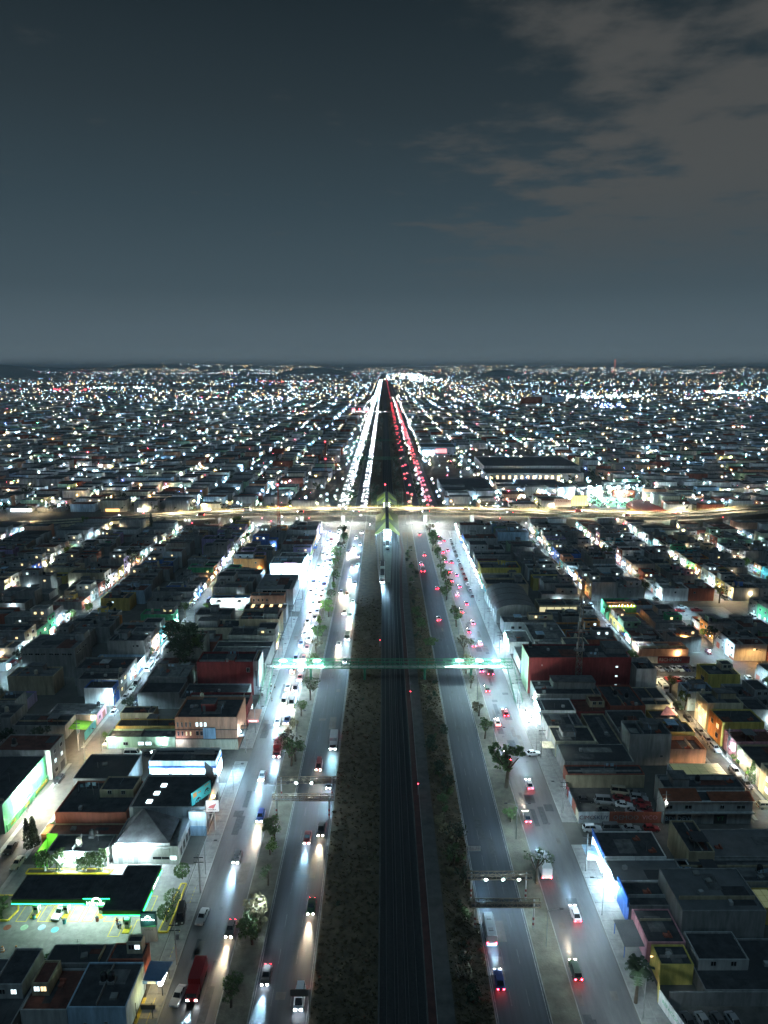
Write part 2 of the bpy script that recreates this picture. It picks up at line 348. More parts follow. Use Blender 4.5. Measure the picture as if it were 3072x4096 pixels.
for side, lab in ((1,'low dark concrete wall between the dry median and the tracks'),(2,'low dark concrete wall between the tracks and the red path')):
    mb = MB()
    for r0, r1 in zip(RB, RB[1:]):
        x0, x1 = r0[side], r1[side]
        for s in (-.12,.12): mb.poly([(x0+s,r0[0],.0),(x1+s,r1[0],.0),(x1+s,r1[0],1.15),(x0+s,r0[0],1.15)])
        mb.poly([(x0-.12,r0[0],1.15),(x0+.12,r0[0],1.15),(x1+.12,r1[0],1.15),(x1-.12,r1[0],1.15)])
    solo('trackside_wall', mb, M['dark_wall'], lab, 'wall')
mb = MB(); mb.prism([(1.2,356),(3.4,356),(4.6,414),(4.6,434),(-.4,434),(-.4,414)], .05, .09); struct('track_apron', mb, mat('apron', (.14,.17,.15), var=.3, scale=.4))
mb = MB()
for (y0,x0),(y1,x1) in zip([(40,7.7),(330,7.7),(374,8.4),(420,10.7),(450,9.6),(474,9.4)],[(330,7.7),(374,8.4),(420,10.7),(450,9.6),(474,9.4),(478,9.4)]):
    mb.poly([(x0,y0,.03),(x0+1.4,y0,.03),(x1+1.4,y1,.03),(x1,y1,.03)])
struct('cycle_path', mb, M['red_path'])
sheet('footpath', 9.3, 12.3, 40, 360, M['street'], .02); sheet('footpath', 10.2, 13., 360, 478, M['street'], .023)
mb = MB(); mb.box(9.12,9.26,40,330,.01,.14); struct('kerb', mb, M['kerb'])
# grass tufts on the dry median
mb = MB()
for i in range(5200):
    y = 100+ (rnd.random()**1.6)*230; x = rnd.uniform(-12.6,-1.3) if i % 2 else rnd.uniform(12.5,19)
    h = rnd.uniform(.12,.42) * (1.7 if rnd.random() < .12 else 1); a = rnd.uniform(0,3.14); r = h*.9
    for k in range(2):
        b = a+1.57*k; cx, cy_ = math.cos(b)*r, math.sin(b)*r
        mb.poly([(x-cx*.5,y-cy_*.5,.19),(x+cx*.5,y+cy_*.5,.19),(x+cx+rnd.uniform(-.1,.1),y+cy_,.19+h),(x-cx,y-cy_+rnd.uniform(-.1,.1),.19+h*.8)], rnd.choice((0,0,0,1)))
tag(obj('grass', mb.mesh('grass', [mat('straw', (.095,.072,.04), var=.45, scale=1.1), M['leaf_dry']])), kind='stuff')

# ------------------------------------------------------------------ metro station
st = thing('metro_station', 'metro station with folded lime and olive roofs above the tracks at the overpass', 'station', (2.1,500,0))
def roofhalf(y0, y1, side, front, rec, lime):
    ex, rx = (-5.7, .9) if side < 0 else (9.9, 3.3)
    ze, zr = 6.6, 10.
    if lime == 'band':
        return [('lime', [(ex,y0,ze),(rx,y0+rec,zr),(rx,y0+26,zr),(ex,y0+7,ze)]), ('olive', [(ex,y0+7.15,ze+.02),(rx,y0+26.2,zr+.02),(rx,y1,zr),(ex,y1,ze)])]
    if lime == 'tri':
        mx_, mz = (ex*.45+rx*.55), (ze*.45+zr*.55)
        return [('lime', [(mx_,y0,mz),(rx,y0,zr),(rx,y0+20,zr)]), ('olive', [(ex,y0,ze),(mx_-.05*side*-1,y0,mz),(rx,y0+20.2,zr+.02),(rx,y1,zr),(ex,y1,ze)])]
for (y0,y1,kind_) in ((434,470,'band'),(470.4,509,'tri'),(531,549,'tri'),(549.4,574,'band')):
    for s in (-1,1):
        for mk, pts in roofhalf(y0,y1,s,0,6 if y0 == 434 else 0,kind_):
            mb = MB(); mb.poly(pts); n = len(pts)
            mb.poly([(x,y,z-.25) for x,y,z in reversed(pts)])
            for i in range(n):
                a, b = pts[i], pts[(i+1) % n]; mb.poly([a, (a[0],a[1],a[2]-.25), (b[0],b[1],b[2]-.25), b])
            part(st, 'roof_panel', mb, M[mk])
for y0, y1 in ((439,509),(531,574)):
    mb = MB(); mb.box(.95,3.25,y0,y1,10.0,10.5); part(st, 'ridge_cover', mb, M['roof_dark'])
    y = y0+1
    me = None
    while y < y1-2:
        mb = MB(); mb.box(1.3,2.9,y,y+1.6,10.502,10.6); part(st, 'skylight', mb, M['glass']); y += 3.2
for x in (-5.3, 9.5):
    for y in list(range(437,510,9)) + [534,543,552,561,570]:
        mb = MB(); mb.box(x-.25,x+.25,y-.25,y+.25,0,6.5); part(st, 'column', mb, M['w_pale grey'])
mb = MB(); mb.box(-.6,4.6,440,575,.05,1.15); part(st, 'platform', mb, M['w_pale grey'])
for x in (-4.95, 9.15):
    mb = MB(); mb.box(x-.1,x+.1,444,508,0,4.2); mb.box(x-.1,x+.1,532,573,0,4.2); part(st, 'side_wall', mb, M['w_white'])
for y in range(437,508,6):
    mb = MB(); mb.box(-.3,.1,y,y+3.4,6.0,6.15); mb.box(4,4.4,y,y+3.4,6.0,6.15); part(st, 'tube_light', mb, M['e_canopy'])
for y in (533,540,548,556,566):
    mb = MB(); mb.box(-.3,.1,y,y+3.4,5.6,5.75); mb.box(4,4.4,y,y+3.4,5.6,5.75); part(st, 'tube_light', mb, M['e_canopy'])
for y in (438,452,470,490,534,552): lamp(st, (0,y-500,5.4), 9000, COOL, .5)
# trains
def train(y0, label, n=1, x=2.2, lit=False):
    t = thing('metro_train', label, 'train', (x,y0,0))
    for k in range(n):
        y = y0+k*17.6; W = 1.3
        mb = MB(); prof = [(-W,.7),(-W,2.9),(-W*.8,3.5),(-W*.4,3.7),(W*.4,3.7),(W*.8,3.5),(W,2.9),(W,.7)]
        N = len(prof)
        for i in range(N-1):
            a, b = prof[i], prof[i+1]; mb.poly([(x+a[0],y,a[1]),(x+b[0],y,b[1]),(x+b[0],y+17,b[1]),(x+a[0],y+17,a[1])])
        mb.poly([(x+a,y,b) for a,b in prof]); mb.poly([(x+a,y+17,b) for a,b in reversed(prof)])
        cb = part(t, 'carriage', mb, mat('train_body', (.36,.42,.38), rough=.4, var=.1))
        mb = MB(); mb.box(x-1.1,x+1.1,y+5,y+16,3.66,4.0); part(t, 'roof_unit', mb, M['roof_dark'])
        mb = MB(); mb.box(x-.95,x+.95,y-.05,y-.003,1.7,2.75); part(t, 'windscreen', mb, M['glass'])
        for i in range(5):
            for s in (-1,1):
                mb = MB(); mb.box(x+s*1.302-.01,x+s*1.302+.01,y+1+i*3.2,y+3.4+i*3.2,1.8,2.7); part(t, 'window', mb, M['e_win_cool'] if lit else M['glass'])
        for s in (-1,1):
            mb = MB(); mb.box(x-1.1,x+1.1,y+8.5+s*5.5-1,y+8.5+s*5.5+1,.25,.75); part(t, 'bogie', mb, M['black'])
    for s in (-.7,.7):
        mb = MB(); mb.box(x+s-.16,x+s+.16,y0-.06,y0-.004,1.1,1.4); part(t, 'headlight', mb, M['e_head'] if lit else M['lens_off'])
    if lit: lamp(t, (0,-.4,1.2), P_HEAD*2.5, COOL, .1, 50, .8, (R(-84),0,0))
    return t
train(416, 'pale metro carriage with a dark roof standing in front of the station mouth')
train(352, 'metro train with lit windows and headlights leaving the station', 2, -.9, True)
# railway signals
for x, y, lab in ((8.9,222,'red railway signal on a short post by the red path below the footbridge'),(-1.6,268,'red railway signal beside the left wall beyond the footbridge'),(8.9,168,'red railway signal beside the path nearest the camera'),(1,598,'tall railway signal mast with a red lamp beyond the station')):
    t = thing('railway_signal', lab, 'signal', (x,y,0), 0, 'railway signals'); h = 3 if y < 500 else 12
    mb = MB(); mb.tube((x,y,0),(x,y,h),.08); part(t,'post',mb,M['steel']); mb = MB(); mb.box(x-.2,x+.2,y-.1,y+.1,h,h+.7); part(t,'head',mb,M['black'])
    mb = MB(); mb.octa((x,y-.2,h+.35),.16 if y < 500 else .5); part(t,'lamp',mb,M['e_red'])

# ------------------------------------------------------------------ overpass
NE = [(-440,462,.4),(-300,464,1.8),(-230,470,4),(-154,486,6.2),(-95,495,7.6),(0,497,8),(60,495,8),(100,491,8),(150,486,8),(190,478,8),(227,485,8),(281,506,7.6),(360,545,7),(460,590,6.5)]
ov = thing('overpass', 'long curved concrete overpass with lit roadway crossing the avenue', 'overpass', (0,505,0))
W_ = 20
mb = MB(); rd = MB(); pw = [MB(), MB(), MB()]
for (x0,y0,z0),(x1,y1,z1) in zip(NE, NE[1:]):
    def off(d, dz): return (x0,y0+d,z0+dz), (x1,y1+d,z1+dz)
    a0,a1 = off(0,0); b0,b1 = off(W_,0); c0,c1 = off(0,-1.1); d0,d1 = off(W_,-1.1)
    mb.poly([c0,c1,a1,a0]); mb.poly([b0,b1,d1,d0]); mb.poly([d0,d1,c1,c0]); mb.poly([a0,a1,b1,b0])
    e0,e1 = off(.6,.012); f0,f1 = off(W_-.6,.012); rd.poly([e0,e1,f1,f0])
    for k, (d, h) in enumerate(((.0,.9),(W_/2-.2,.8),(W_-.4,.9))):
        p0,p1 = off(d,0.015); q0,q1 = off(d+.35,0.015); r0,r1 = off(d,h); s0,s1 = off(d+.35,h)
        pw[k].poly([p0,p1,r1,r0]); pw[k].poly([q1,q0,s0,s1]); pw[k].poly([r0,r1,s1,s0])
part(ov, 'deck', mb, M['w_cream']); part(ov, 'roadway', rd, mat('deck_asphalt', (.10,.095,.085), var=.25, scale=.5, streak=(.05,1,1)))
for b in pw: part(ov, 'parapet', b, M['w_cream'])
for (x, y) in ((-120,492),(-60,497),(30,498),(-30,498),(64,496),(118,490),(160,485),(205,481),(250,496)):
    mb = MB(); mb.box(x-1,x+1,y+6,y+14,0,6.88); part(ov, 'pier', mb, M['concrete'])
def rail_at(x):
    for (x0,y0,z0),(x1,y1,z1) in zip(NE, NE[1:]):
        if x0 <= x <= x1: k = (x-x0)/(x1-x0); return y0+(y1-y0)*k, z0+(z1-z0)*k
me = None
for x in range(-150, 280, 5):
    y, z = rail_at(x)
    if me is None:
        mb = MB(); mb.box(-.06,.06,-.06,.06,0,.9); mb.box(-.06,5,-.04,.04,.78,.9); me = mb.mesh('railing', M['yellow'])
    obj('railing', me, ov, (x, y+W_-.2-505, z+.9))

# ------------------------------------------------------------------ footbridges, gantries, signs
def footbridge(y, x0, x1, label, cols, full=True, z0=5.1, z1=7.5, lit=()):
    t = thing('footbridge', label, 'footbridge', (0,y,0))
    g = M['green_steel']; ya, yb = y-1.3, y+1.3
    mb = MB(); mb.box(x0,x1,ya,yb,z0-.2,z0); part(t,'deck',mb,M['concrete'] if full else g)
    for yy in (ya,yb):
        for z in (z0,z1):
            mb = MB(); mb.box(x0,x1,yy-.11,yy+.11,z-.11,z+.11); part(t,'chord',mb,g)
        mb = MB(); mb.box(x0,x1,yy-.03,yy+.03,z0+.9,z0+.98); part(t,'handrail',mb,g)
    n = int((x1-x0)/3); dx = (x1-x0)/n
    pm = MB(); pm.box(-.07,.07,-.07,.07,.1,z1-z0-.1); pm = pm.mesh('strut',g)
    dm = MB(); dm.tube((0,0,.1),(dx,0,z1-z0-.1),.07,4); dm = dm.mesh('diagonal',g)
    dn = MB(); dn.tube((dx,0,.1),(0,0,z1-z0-.1),.07,4); dn = dn.mesh('diagonal',g)
    tm = MB(); tm.box(-.06,.06,0,2.6,-.06,.06); tm = tm.mesh('cross_beam',g)
    for i in range(n+1):
        for yy in (ya,yb):
            obj('strut', pm, t, (x0+i*dx, yy-y, z0))
            if i < n: obj('diagonal', dm if i < n/2 else dn, t, (x0+i*dx, yy-y, z0))
        obj('cross_beam', tm, t, (x0+i*dx, ya-y, z1))
    for x in cols:
        mb = MB(); mb.tube((x,y,0),(x,y,z0-.25),.42,12); mb.box(x-.5,x+.5,y-1.4,y+1.4,z0-.5,z0-.22); part(t,'column',mb,g)
    for x in lit:
        mb = MB(); mb.box(x-1.1,x+1.1,y-.12,y+.12,z1-.15,z1-.05); part(t,'tube_light',mb,M['e_wall']); lamp(t,(x,0,z1-.4),4000,CYAN,.3)
    return t
fb = footbridge(238,-39.5,45.8,'long green truss footbridge crossing the whole avenue before the tracks, stairs at both ends',(-26.2,-6.9,14.6,31.2),lit=(-36,-30,-24,27,34,40))
for xs, yb in ((45.1,219.5),(-40.6,218.5)):
    sy = 236.6; n = 26
    mb = MB(); mb.box(-1.15,1.15,0,.45,-.09,0); me = mb.mesh('tread', M['concrete'])
    for i in range(n):
        k = i/(n-1); y = yb+(sy-yb)*k; obj('tread', me, fb, (xs, y-238, .25+4.85*k))
    for s in (-1.2,1.2):
        mb = MB(); mb.poly([(xs+s,yb-.3,0),(xs+s,yb,.9),(xs+s,sy,6.1),(xs+s,sy,5.5),(xs+s,yb,.5)]); mb.poly([(xs+s,yb-.3,.0),(xs+s,yb+.6,.35),(xs+s,sy+.3,5.1),(xs+s,sy+.3,4.6),(xs+s,yb+1.6,0)])
        mb.tube((xs+s,yb,1.0),(xs+s,sy,6.1),.05,5)
        for i in range(7): k = i/6; y = yb+(sy-yb)*k; mb.tube((xs+s,y,.2+4.85*k),(xs+s,y,1.05+5.05*k),.035,4)
        part(fb,'stair_rail',mb,M['green_steel'])
    mb = MB(); mb.box(xs-1.3,xs+1.3,236.6,239.6,4.9,5.08); part(fb,'landing',mb,M['concrete'])
    lamp(fb,(xs,-10,7.5),3000,CYAN,.3)
footbridge(826,-40,43,'pale footbridge far beyond the station, the nearer of the two distant ones',(-26,14,31),False)
footbridge(1036,-42,44,'small distant footbridge behind the one beyond the station',(-26,14,31),False)
t = thing('overpass', 'dark straight flyover far down the avenue with small lamps along it', 'overpass', (0,1676,0))
mb = MB(); mb.box(-260,260,1668,1684,7,8.4); part(t,'deck',mb,M['concrete'])
for x in (-90,-45,-8,32,60,110): mb = MB(); mb.box(x-1,x+1,1672,1680,0,7); part(t,'pier',mb,M['concrete'])
def gantry(x0, x1, y, label, floods, bands=True):
    t = thing('gantry', label, 'gantry', ((x0+x1)/2,y,0), 0, 'truss gantries over the carriageways'); g = M['rust_steel']
    for yy in (y-.5,y+.5):
        for z in (5.3,6.5):
            mb = MB(); mb.box(x0,x1,yy-.07,yy+.07,z-.07,z+.07); part(t,'chord',mb,g)
    n = 9; dx = (x1-x0)/n; pm = MB(); pm.box(-.05,.05,-.05,.05,0,1.2); pm = pm.mesh('strut',g)
    dm = MB(); dm.tube((0,0,0),(dx,0,1.2),.05,4); dm = dm.mesh('diagonal',g); dn = MB(); dn.tube((0,0,1.2),(dx,0,0),.05,4); dn = dn.mesh('diagonal',g)
    for i in range(n+1):
        for yy in (-.5,.5):
            obj('strut',pm,t,(x0+i*dx-t.location.x,yy,5.3))
            if i < n: obj('diagonal',dm if i % 2 else dn,t,(x0+i*dx-t.location.x,yy,5.3))
    mb = MB(); mb.box(x0,x1,y-.45,y+.45,5.2,5.26); part(t,'catwalk',mb,M['dark_steel'])
    for x in (x0+.9,x1-1.2):
        mb = MB(); mb.tube((x,y,0),(x,y,6.6),.17,8); part(t,'post',mb,M['w_pale grey'])
        for z in (.9,2.1): mb = MB(); mb.tube((x,y,z),(x,y,z+.6),.185,8); part(t,'red_band',mb,M['w_dark red'])
    for x in floods:
        mb = MB(); mb.box(x-.22,x+.22,y-.85,y-.55,5.4,5.75); part(t,'floodlight',mb,M['dark_steel'])
        mb = MB(); mb.box(x-.2,x+.2,y-.9,y-.855,5.42,5.73); part(t,'lens',mb,M['e_wall'])
        lamp(t,(x-t.location.x,-1.0,5.6),900,COOL,.15,110,.7,(R(-50),0,0))
gantry(-27.4,-12.2,165.5,'rusty truss gantry over the left carriageway carrying two white floodlights',(-22.5,-18.6))
gantry(-27.6,-12.4,158,'rusty truss gantry over the left carriageway without lights, just before the lit one',())
gantry(17.4,31,130.4,'rusty truss gantry over the right carriageway carrying three white floodlights',(21.2,24.8,28.1))
gantry(17.3,31,122.6,'rusty truss gantry over the right carriageway without lights, nearest the camera',())
t = thing('road_sign','white entry and exit sign on a post beside the right carriageway bushes','sign',(18.6,140.3,0))
mb = MB(); mb.tube((18.6,140.3,0),(18.6,140.3,5.4),.09); mb.tube((18.6,140.3,4.9),(20,140.3,4.9),.06); part(t,'post',mb,M['steel'])
mb = MB(); mb.box(18.7,21.5,140.2,140.25,4.3,5.5); part(t,'sign_panel',mb,M['w_white'])
text(t,'ENTRADA Y SALIDA\nDE VEHICULOS A 100 m',(20.1,140.19,4.9),.31,M['black'])
t = thing('road_sign','brown back of a road sign on a post over the left carriageway edge','sign',(-12.8,102.6,0))
mb = MB(); mb.tube((-12.8,102.6,0),(-12.8,102.6,6),.13); part(t,'post',mb,M['steel']); mb = MB(); mb.box(-16,-13,102.5,102.6,4.6,6); part(t,'sign_panel',mb,mat('sign_back',(.16,.12,.10),var=.2))

# ------------------------------------------------------------------ buildings
_win = {}
def win_mesh(w_, h_, gl):
    k = (round(w_,2), round(h_,2), gl)
    if k not in _win:
        mb = MB(); a = w_/2; f = .08
        mb.box(-a,a,-.06,.0,0,f); mb.box(-a,a,-.06,.0,h_-f,h_); mb.box(-a,-a+f,-.055,.0,f,h_-f); mb.box(a-f,a,-.055,.0,f,h_-f); mb.box(-.03,.03,-.05,0,f,h_-f)
        mb.poly([(-a+f,-.02,f),(a-f,-.02,f),(a-f,-.02,h_-f),(-a+f,-.02,h_-f)],1)
        _win[k] = mb.mesh('window',[M['frame'],M[gl]])
    return _win[k]
_door = {}
def door_mesh(w_, h_, mk):
    k = (round(w_,2), round(h_,2), mk)
    if k not in _door:
        mb = MB(); a = w_/2; mb.box(-a,a,-.05,0,0,h_); n = max(2,int(w_/.8)); d = w_/n
        for i in range(n): mb.box(-a+i*d+.06,-a+(i+1)*d-.06,-.08,-.05,.1,h_-.12)
        _door[k] = mb.mesh('door', M[mk])
    return _door[k]
def tank_mesh(mk):
    if mk not in _door:
        mb = MB(); mb.lathe([(.55,0),(.6,.1),(.6,1.15),(.5,1.35),(.22,1.5),(.2,1.6)],n=10); _door[mk] = mb.mesh('water_tank', M[mk])
    return _door[mk]
bulb = {}
def bulb_mesh(mk):
    if mk not in bulb:
        mb = MB(); mb.box(-.05,.05,-.3,0,.05,.1); mb.octa((0,-.36,0),.26); bulb[mk] = mb.mesh('wall_lamp',[M[mk]])
    return bulb[mk]
ROT = {'S':0,'E':R(90),'W':R(-90),'N':R(180)}
def bld(name, label, cat, x0, x1, y0, y1, h, wall, roof='roof_dark', par=.5, wins=(), doors=(), tanks=(), room=None, lamps=(), facade=None, group=None, wall_s=None, upper=None):
    """a flat-roofed building: wall ring with parapet, roof, windows, doors; face letters S (towards the avenue's near end), E, W"""
    t = thing(name, label, cat, ((x0+x1)/2,(y0+y1)/2,0), 0, group); th = .22; H = h+par
    mb = MB(); q = [(x0,y0),(x1,y0),(x1,y1),(x0,y1)]; p = [(x0+th,y0+th),(x1-th,y0+th),(x1-th,y1-th),(x0+th,y1-th)]
    for i in range(4):
        j = (i+1) % 4; k = 1 if (i == 0 and wall_s) else 0
        mb.poly([(*q[i],0),(*q[j],0),(*q[j],H),(*q[i],H)],k); mb.poly([(*p[j],h-.05),(*p[i],h-.05),(*p[i],H),(*p[j],H)]); mb.poly([(*q[i],H),(*q[j],H),(*p[j],H),(*p[i],H)])
    part(t,'wall',mb,[M['w_'+wall]]+([M['w_'+wall_s]] if wall_s else []))
    mb = MB(); mb.poly([(*c,h) for c in p]); part(t,'roof',mb,M[roof])
    def at(face, u, z, out=0.):
        return {'S':(u,y0-out),'N':(u,y1+out),'E':(x1+out,u),'W':(x0-out,u)}[face] + (z,)
    if facade:
        f, mk = facade; mb = MB()
        if f == 'E': mb.box(x1+.003,x1+.07,y0+.02,y1-.02,0.02,H-.02)
        elif f == 'W': mb.box(x0-.07,x0-.003,y0+.02,y1-.02,0.02,H-.02)
        else: mb.box(x0+.02,x1-.02,y0-.07,y0-.003,.02,H-.02)
        part(t,'facade',mb,M['w_'+mk])
    ff = facade[0] if facade else None
    for f,u,z,w_,h_,gl in wins: c = at(f,u,z,.075 if f == ff else .004); obj('window',win_mesh(w_,h_,gl),t,Vector(c)-t.location,ROT[f])
    for f,u,w_,h_,mk in doors: c = at(f,u,.03,.075 if f == ff else .004); obj('garage_door' if w_ > 1.6 else 'door',door_mesh(w_,h_,mk),t,Vector(c)-t.location,ROT[f])
    for x,y,mk in tanks:
        z = h+.55 if room is None else h+.5
        mb = MB(); mb.box(x-.6,x+.6,y-.6,y+.6,h+.01,z); part(t,'tank_stand',mb,M['block']); obj('water_tank',tank_mesh(mk),t,Vector((x,y,z))-t.location)
    if room:
        a,b,c,d,e,mk = room; mb = MB(); mb.box(a,b,c,d,h+.005,h+e); part(t,'roof_room',mb,M['w_'+mk]); mb = MB(); mb.box(a-.15,b+.15,c-.15,d+.15,h+e+.002,h+e+.14); part(t,'roof_slab',mb,M['roof_grey'])
        obj('door',door_mesh(.85,1.9,'metal_door'),t,Vector((a+.8,c-.004,h+.02))-t.location)
    if upper:
        a,b,c,d,e,mk = upper; mb = MB(); q = [(a,c),(b,c),(b,d),(a,d)]; p = [(a+.2,c+.2),(b-.2,c+.2),(b-.2,d-.2),(a+.2,d-.2)]; zb,zt = h+.006,h+e
        for i in range(4):
            j = (i+1) % 4; mb.poly([(*q[i],zb),(*q[j],zb),(*q[j],zt+.4),(*q[i],zt+.4)]); mb.poly([(*p[j],zt),(*p[i],zt),(*p[i],zt+.4),(*p[j],zt+.4)]); mb.poly([(*q[i],zt+.4),(*q[j],zt+.4),(*p[j],zt+.4),(*p[i],zt+.4)])
        part(t,'upper_wall',mb,M['w_'+mk]); mb = MB(); mb.poly([(*v,zt+.05) for v in p]); part(t,'upper_roof',mb,M[roof])
        for u in ((a*.7+b*.3),(a*.3+b*.7)): obj('window',win_mesh(1.1,1.1,rnd.choice(('glass','glass','glass','e_win_warm','e_win_cool'))),t,Vector((u,c-.004,h+.9))-t.location)
    for f,u,z,mk in lamps: c = at(f,u,z,.08); obj('wall_lamp',bulb_mesh(mk),t,Vector(c)-t.location,ROT[f])
    return t
CLUT = {}
def clutter(t, x0, x1, y0, y1, h, big=False):
    r = rnd; A = (x1-x0)*(y1-y0); z = h
    if not CLUT:
        mb = MB(); mb.box(-.45,.45,-.35,.35,0,.75); mb.box(-.3,.3,-.36,-.351,.12,.62); CLUT['air_unit'] = mb.mesh('air_unit',M['frame'])
        mb = MB(); mb.tube((0,0,0),(0,0,1.5),.05,6); mb.lathe([(.05,1.5),(.14,1.52),(.02,1.68)],(0,0,0),6); CLUT['vent_pipe'] = mb.mesh('vent_pipe',M['steel'])
        mb = MB(); mb.box(-.6,.6,-.5,.5,0,.35); mb.poly([(-.6,-.5,.36),(.6,-.5,.36),(.6,.5,.55),(-.6,.5,.55)]); CLUT['roof_hatch'] = mb.mesh('roof_hatch',M['roof_pale'])
        mb = MB(); mb.tube((-1.6,0,0),(-1.6,0,1.9),.03,4); mb.tube((1.6,0,0),(1.6,0,1.9),.03,4); mb.tube((-1.6,0,1.85),(1.6,0,1.85),.012,3); mb.poly([(-1.2,.01,1.84),(-.5,.01,1.84),(-.5,.01,1.1),(-1.2,.01,1.05)]); mb.poly([(0,.01,1.84),(.9,.01,1.84),(.9,.01,.9),(0,.01,.95)]); CLUT['clothes_line'] = mb.mesh('clothes_line',M['w_pale blue'])
        mb = MB(); mb.tube((0,0,0),(0,0,2.6),.03,4); mb.tube((-.5,0,2.5),(.5,0,2.5),.02,4); mb.tube((-.35,0,2.2),(.35,0,2.2),.02,4); CLUT['aerial'] = mb.mesh('aerial',M['steel'])
        mb = MB()
        for i in range(5): mb.box(-.8+i*.33+r.uniform(-.1,.1),-.5+i*.33,-.4+r.uniform(-.2,.2),.3+r.uniform(-.1,.2),0,r.uniform(.15,.7))
        CLUT['rubble_heap'] = mb.mesh('rubble_heap',M['w_brick red'])
    for i in range(r.randint(1,3)+(2 if A > 150 else 0)):
        if x1-x0 < 4 or y1-y0 < 3.5: break
        k = r.choice(list(CLUT)); obj(k,CLUT[k],t,Vector((r.uniform(x0+1.9,x1-1.9),r.uniform(y0+1.2,y1-1.2),z+.004))-t.location,r.choice((0,1.57,.3)))
    for i in range(1+(A > 120)+(A > 260)):            # repaired or differently covered strips of roofing
        w_,d_ = (x1-x0)*r.uniform(.15,.5),(y1-y0)*r.uniform(.25,.7); a,b = r.uniform(x0+.3,x1-.3-w_),r.uniform(y0+.3,y1-.3-d_)
        mb = MB(); mb.box(a,a+w_,b,b+d_,z+.002,z+.02+.006*i); part(t,'roof_patch',mb,M[r.choice(('roof_dark','roof_grey','roof_red','roof_pale','sheet_dark'))])
    if r.random() < .4: mb = MB(); xx = r.uniform(x0+1,x1-1); mb.box(xx,xx+.15,y0+.25,y1-.25,z+.001,z+r.uniform(.3,1.)); part(t,'roof_wall',mb,M[r.choice(('w_grey','w_pale grey','w_tan'))])
    if r.random() < .3: mb = MB(); yy = r.uniform(y0+1,y1-1); mb.box(x0+.25,x1-.25,yy,yy+.15,z+.001,z+r.uniform(.3,.9)); part(t,'roof_wall',mb,M[r.choice(('w_grey','w_pale grey','w_tan'))])
    if r.random() < .22 and A > 40: mb = MB(); a = r.uniform(x0+.5,x1-4); mb.box(a,a+3.2,y0+.4,min(y1-.4,y0+4),z+2.3,z+2.36); part(t,'sheet_canopy',mb,M[r.choice(('sheet','sheet_dark','w_pale blue','w_pale grey'))]); mb = MB(); mb.tube((a+.1,y0+.5,z),(a+.1,y0+.5,z+2.3),.04,4); mb.tube((a+3.1,y0+.5,z),(a+3.1,y0+.5,z+2.3),.04,4); part(t,'canopy_post',mb,M['steel'])
OCC = []
def claim(x0,x1,y0,y1): OCC.append((x0-.6,x1+.6,y0-.6,y1+.6))
def B(name, label, cat, x0, x1, y0, y1, h, *a, **k):
    claim(x0,x1,y0,y1)
    if name in ('house','low_house','dark_house','dark_hall','shop_block','beige_block','beige_annex','block_house','brick_house','grey_house','grey_hall','dark_yard','bottom_house','pale_hotel','white_house','block_wall_yard','warehouse') and 'room' not in k and 'tanks' not in k and rnd.random() < .6 and 'sheet' not in a[1]:
        fx,fy = rnd.uniform(.3,.5),rnd.uniform(.4,.6); xa = rnd.choice((x0+.6,x1-.6-(x1-x0)*fx)); k['upper'] = (xa,xa+(x1-x0)*fx,y1-.5-(y1-y0)*fy,y1-.5,rnd.uniform(1.6,2.6),rnd.choice(('grey','pale grey','tan','cream')))
    t = bld(name,label,cat,x0,x1,y0,y1,h,*a,**k)
    if not any(q in name for q in ('showroom','wall','pale_house','glass_roof','tiled')) or name == 'tile_showroom': clutter(t,x0+.3,x1-.3,y0+.3,y1-.3,h)
    return t
def fascia(t, x0,x1,y0,y1,z0,z1,m,name='fascia'):
    mb = MB(); mb.box(x0,x1,y0,y1,z0,z1); return part(t,name,mb,m if not isinstance(m,str) else M[m])

# --- filling station
gs = thing('filling_station','filling station canopy with a dark roof and glowing green edge over the forecourt','filling station',(-62,127,0)); claim(-84,-42,112,141)
PL = [(-74.4,123.5),(-55.1,123.5),(-54.6,120.5),(-47.5,120.5),(-47.4,133.1),(-54.6,133.1),(-54.6,130.2),(-74.4,130.2)]
PL[2] = (-55.1,120.5)
mb = MB(); mb.prism(PL,5.0,6.0,0,1); part(gs,'canopy',mb,[mat('fascia_green',(.16,.36,.05),var=.15),M['roof_dark']])
for a,b in zip(PL, PL[1:]+PL[:1]):
    mb = MB(); x0,x1 = sorted((a[0],b[0])); y0,y1 = sorted((a[1],b[1])); mb.box(x0-.06,x1+.06,y0-.06,y1+.06,4.86,4.995); part(gs,'edge_light',mb,M['e_green'])
    mb = MB(); mb.box(x0-.1,x1+.1,y0-.1,y1+.1,6.003,6.22); part(gs,'roof_edge',mb,M['dark_wall'])
for x in [-74.4+2.45*i for i in range(1,11)]: mb = MB(); mb.box(x-.04,x+.04,123.6,130.1,6.003,6.06); part(gs,'roof_seam',mb,M['dark_steel'])
for x in range(-71,-48,5):
    for y in (125.6,128.2): mb = MB(); mb.box(x-.7,x+.7,y-.45,y+.45,4.9,4.98); part(gs,'ceiling_light',mb,M['e_canopy'])
mb = MB(); mb.box(-52,-50.6,121.5,122.4,4.9,4.98); part(gs,'ceiling_light',mb,M['e_canopy'])
for x,y,p_ in ((-70,127,1200),(-65.5,127,1700),(-61.5,126.5,2500),(-58,126.5,2500),(-51.4,123,1300),(-51.4,129,1200)): lamp(gs,(x+62,y-127,4.7),p_,(.72,1,.92),.5)
for x,y in ((-71.4,127),(-65.3,127),(-58,127),(-51.4,123.4),(-51.4,130)):
    mb = MB(); mb.box(x-.25,x+.25,y+.6,y+1.1,.03,5.0); part(gs,'column',mb,M['w_white'])
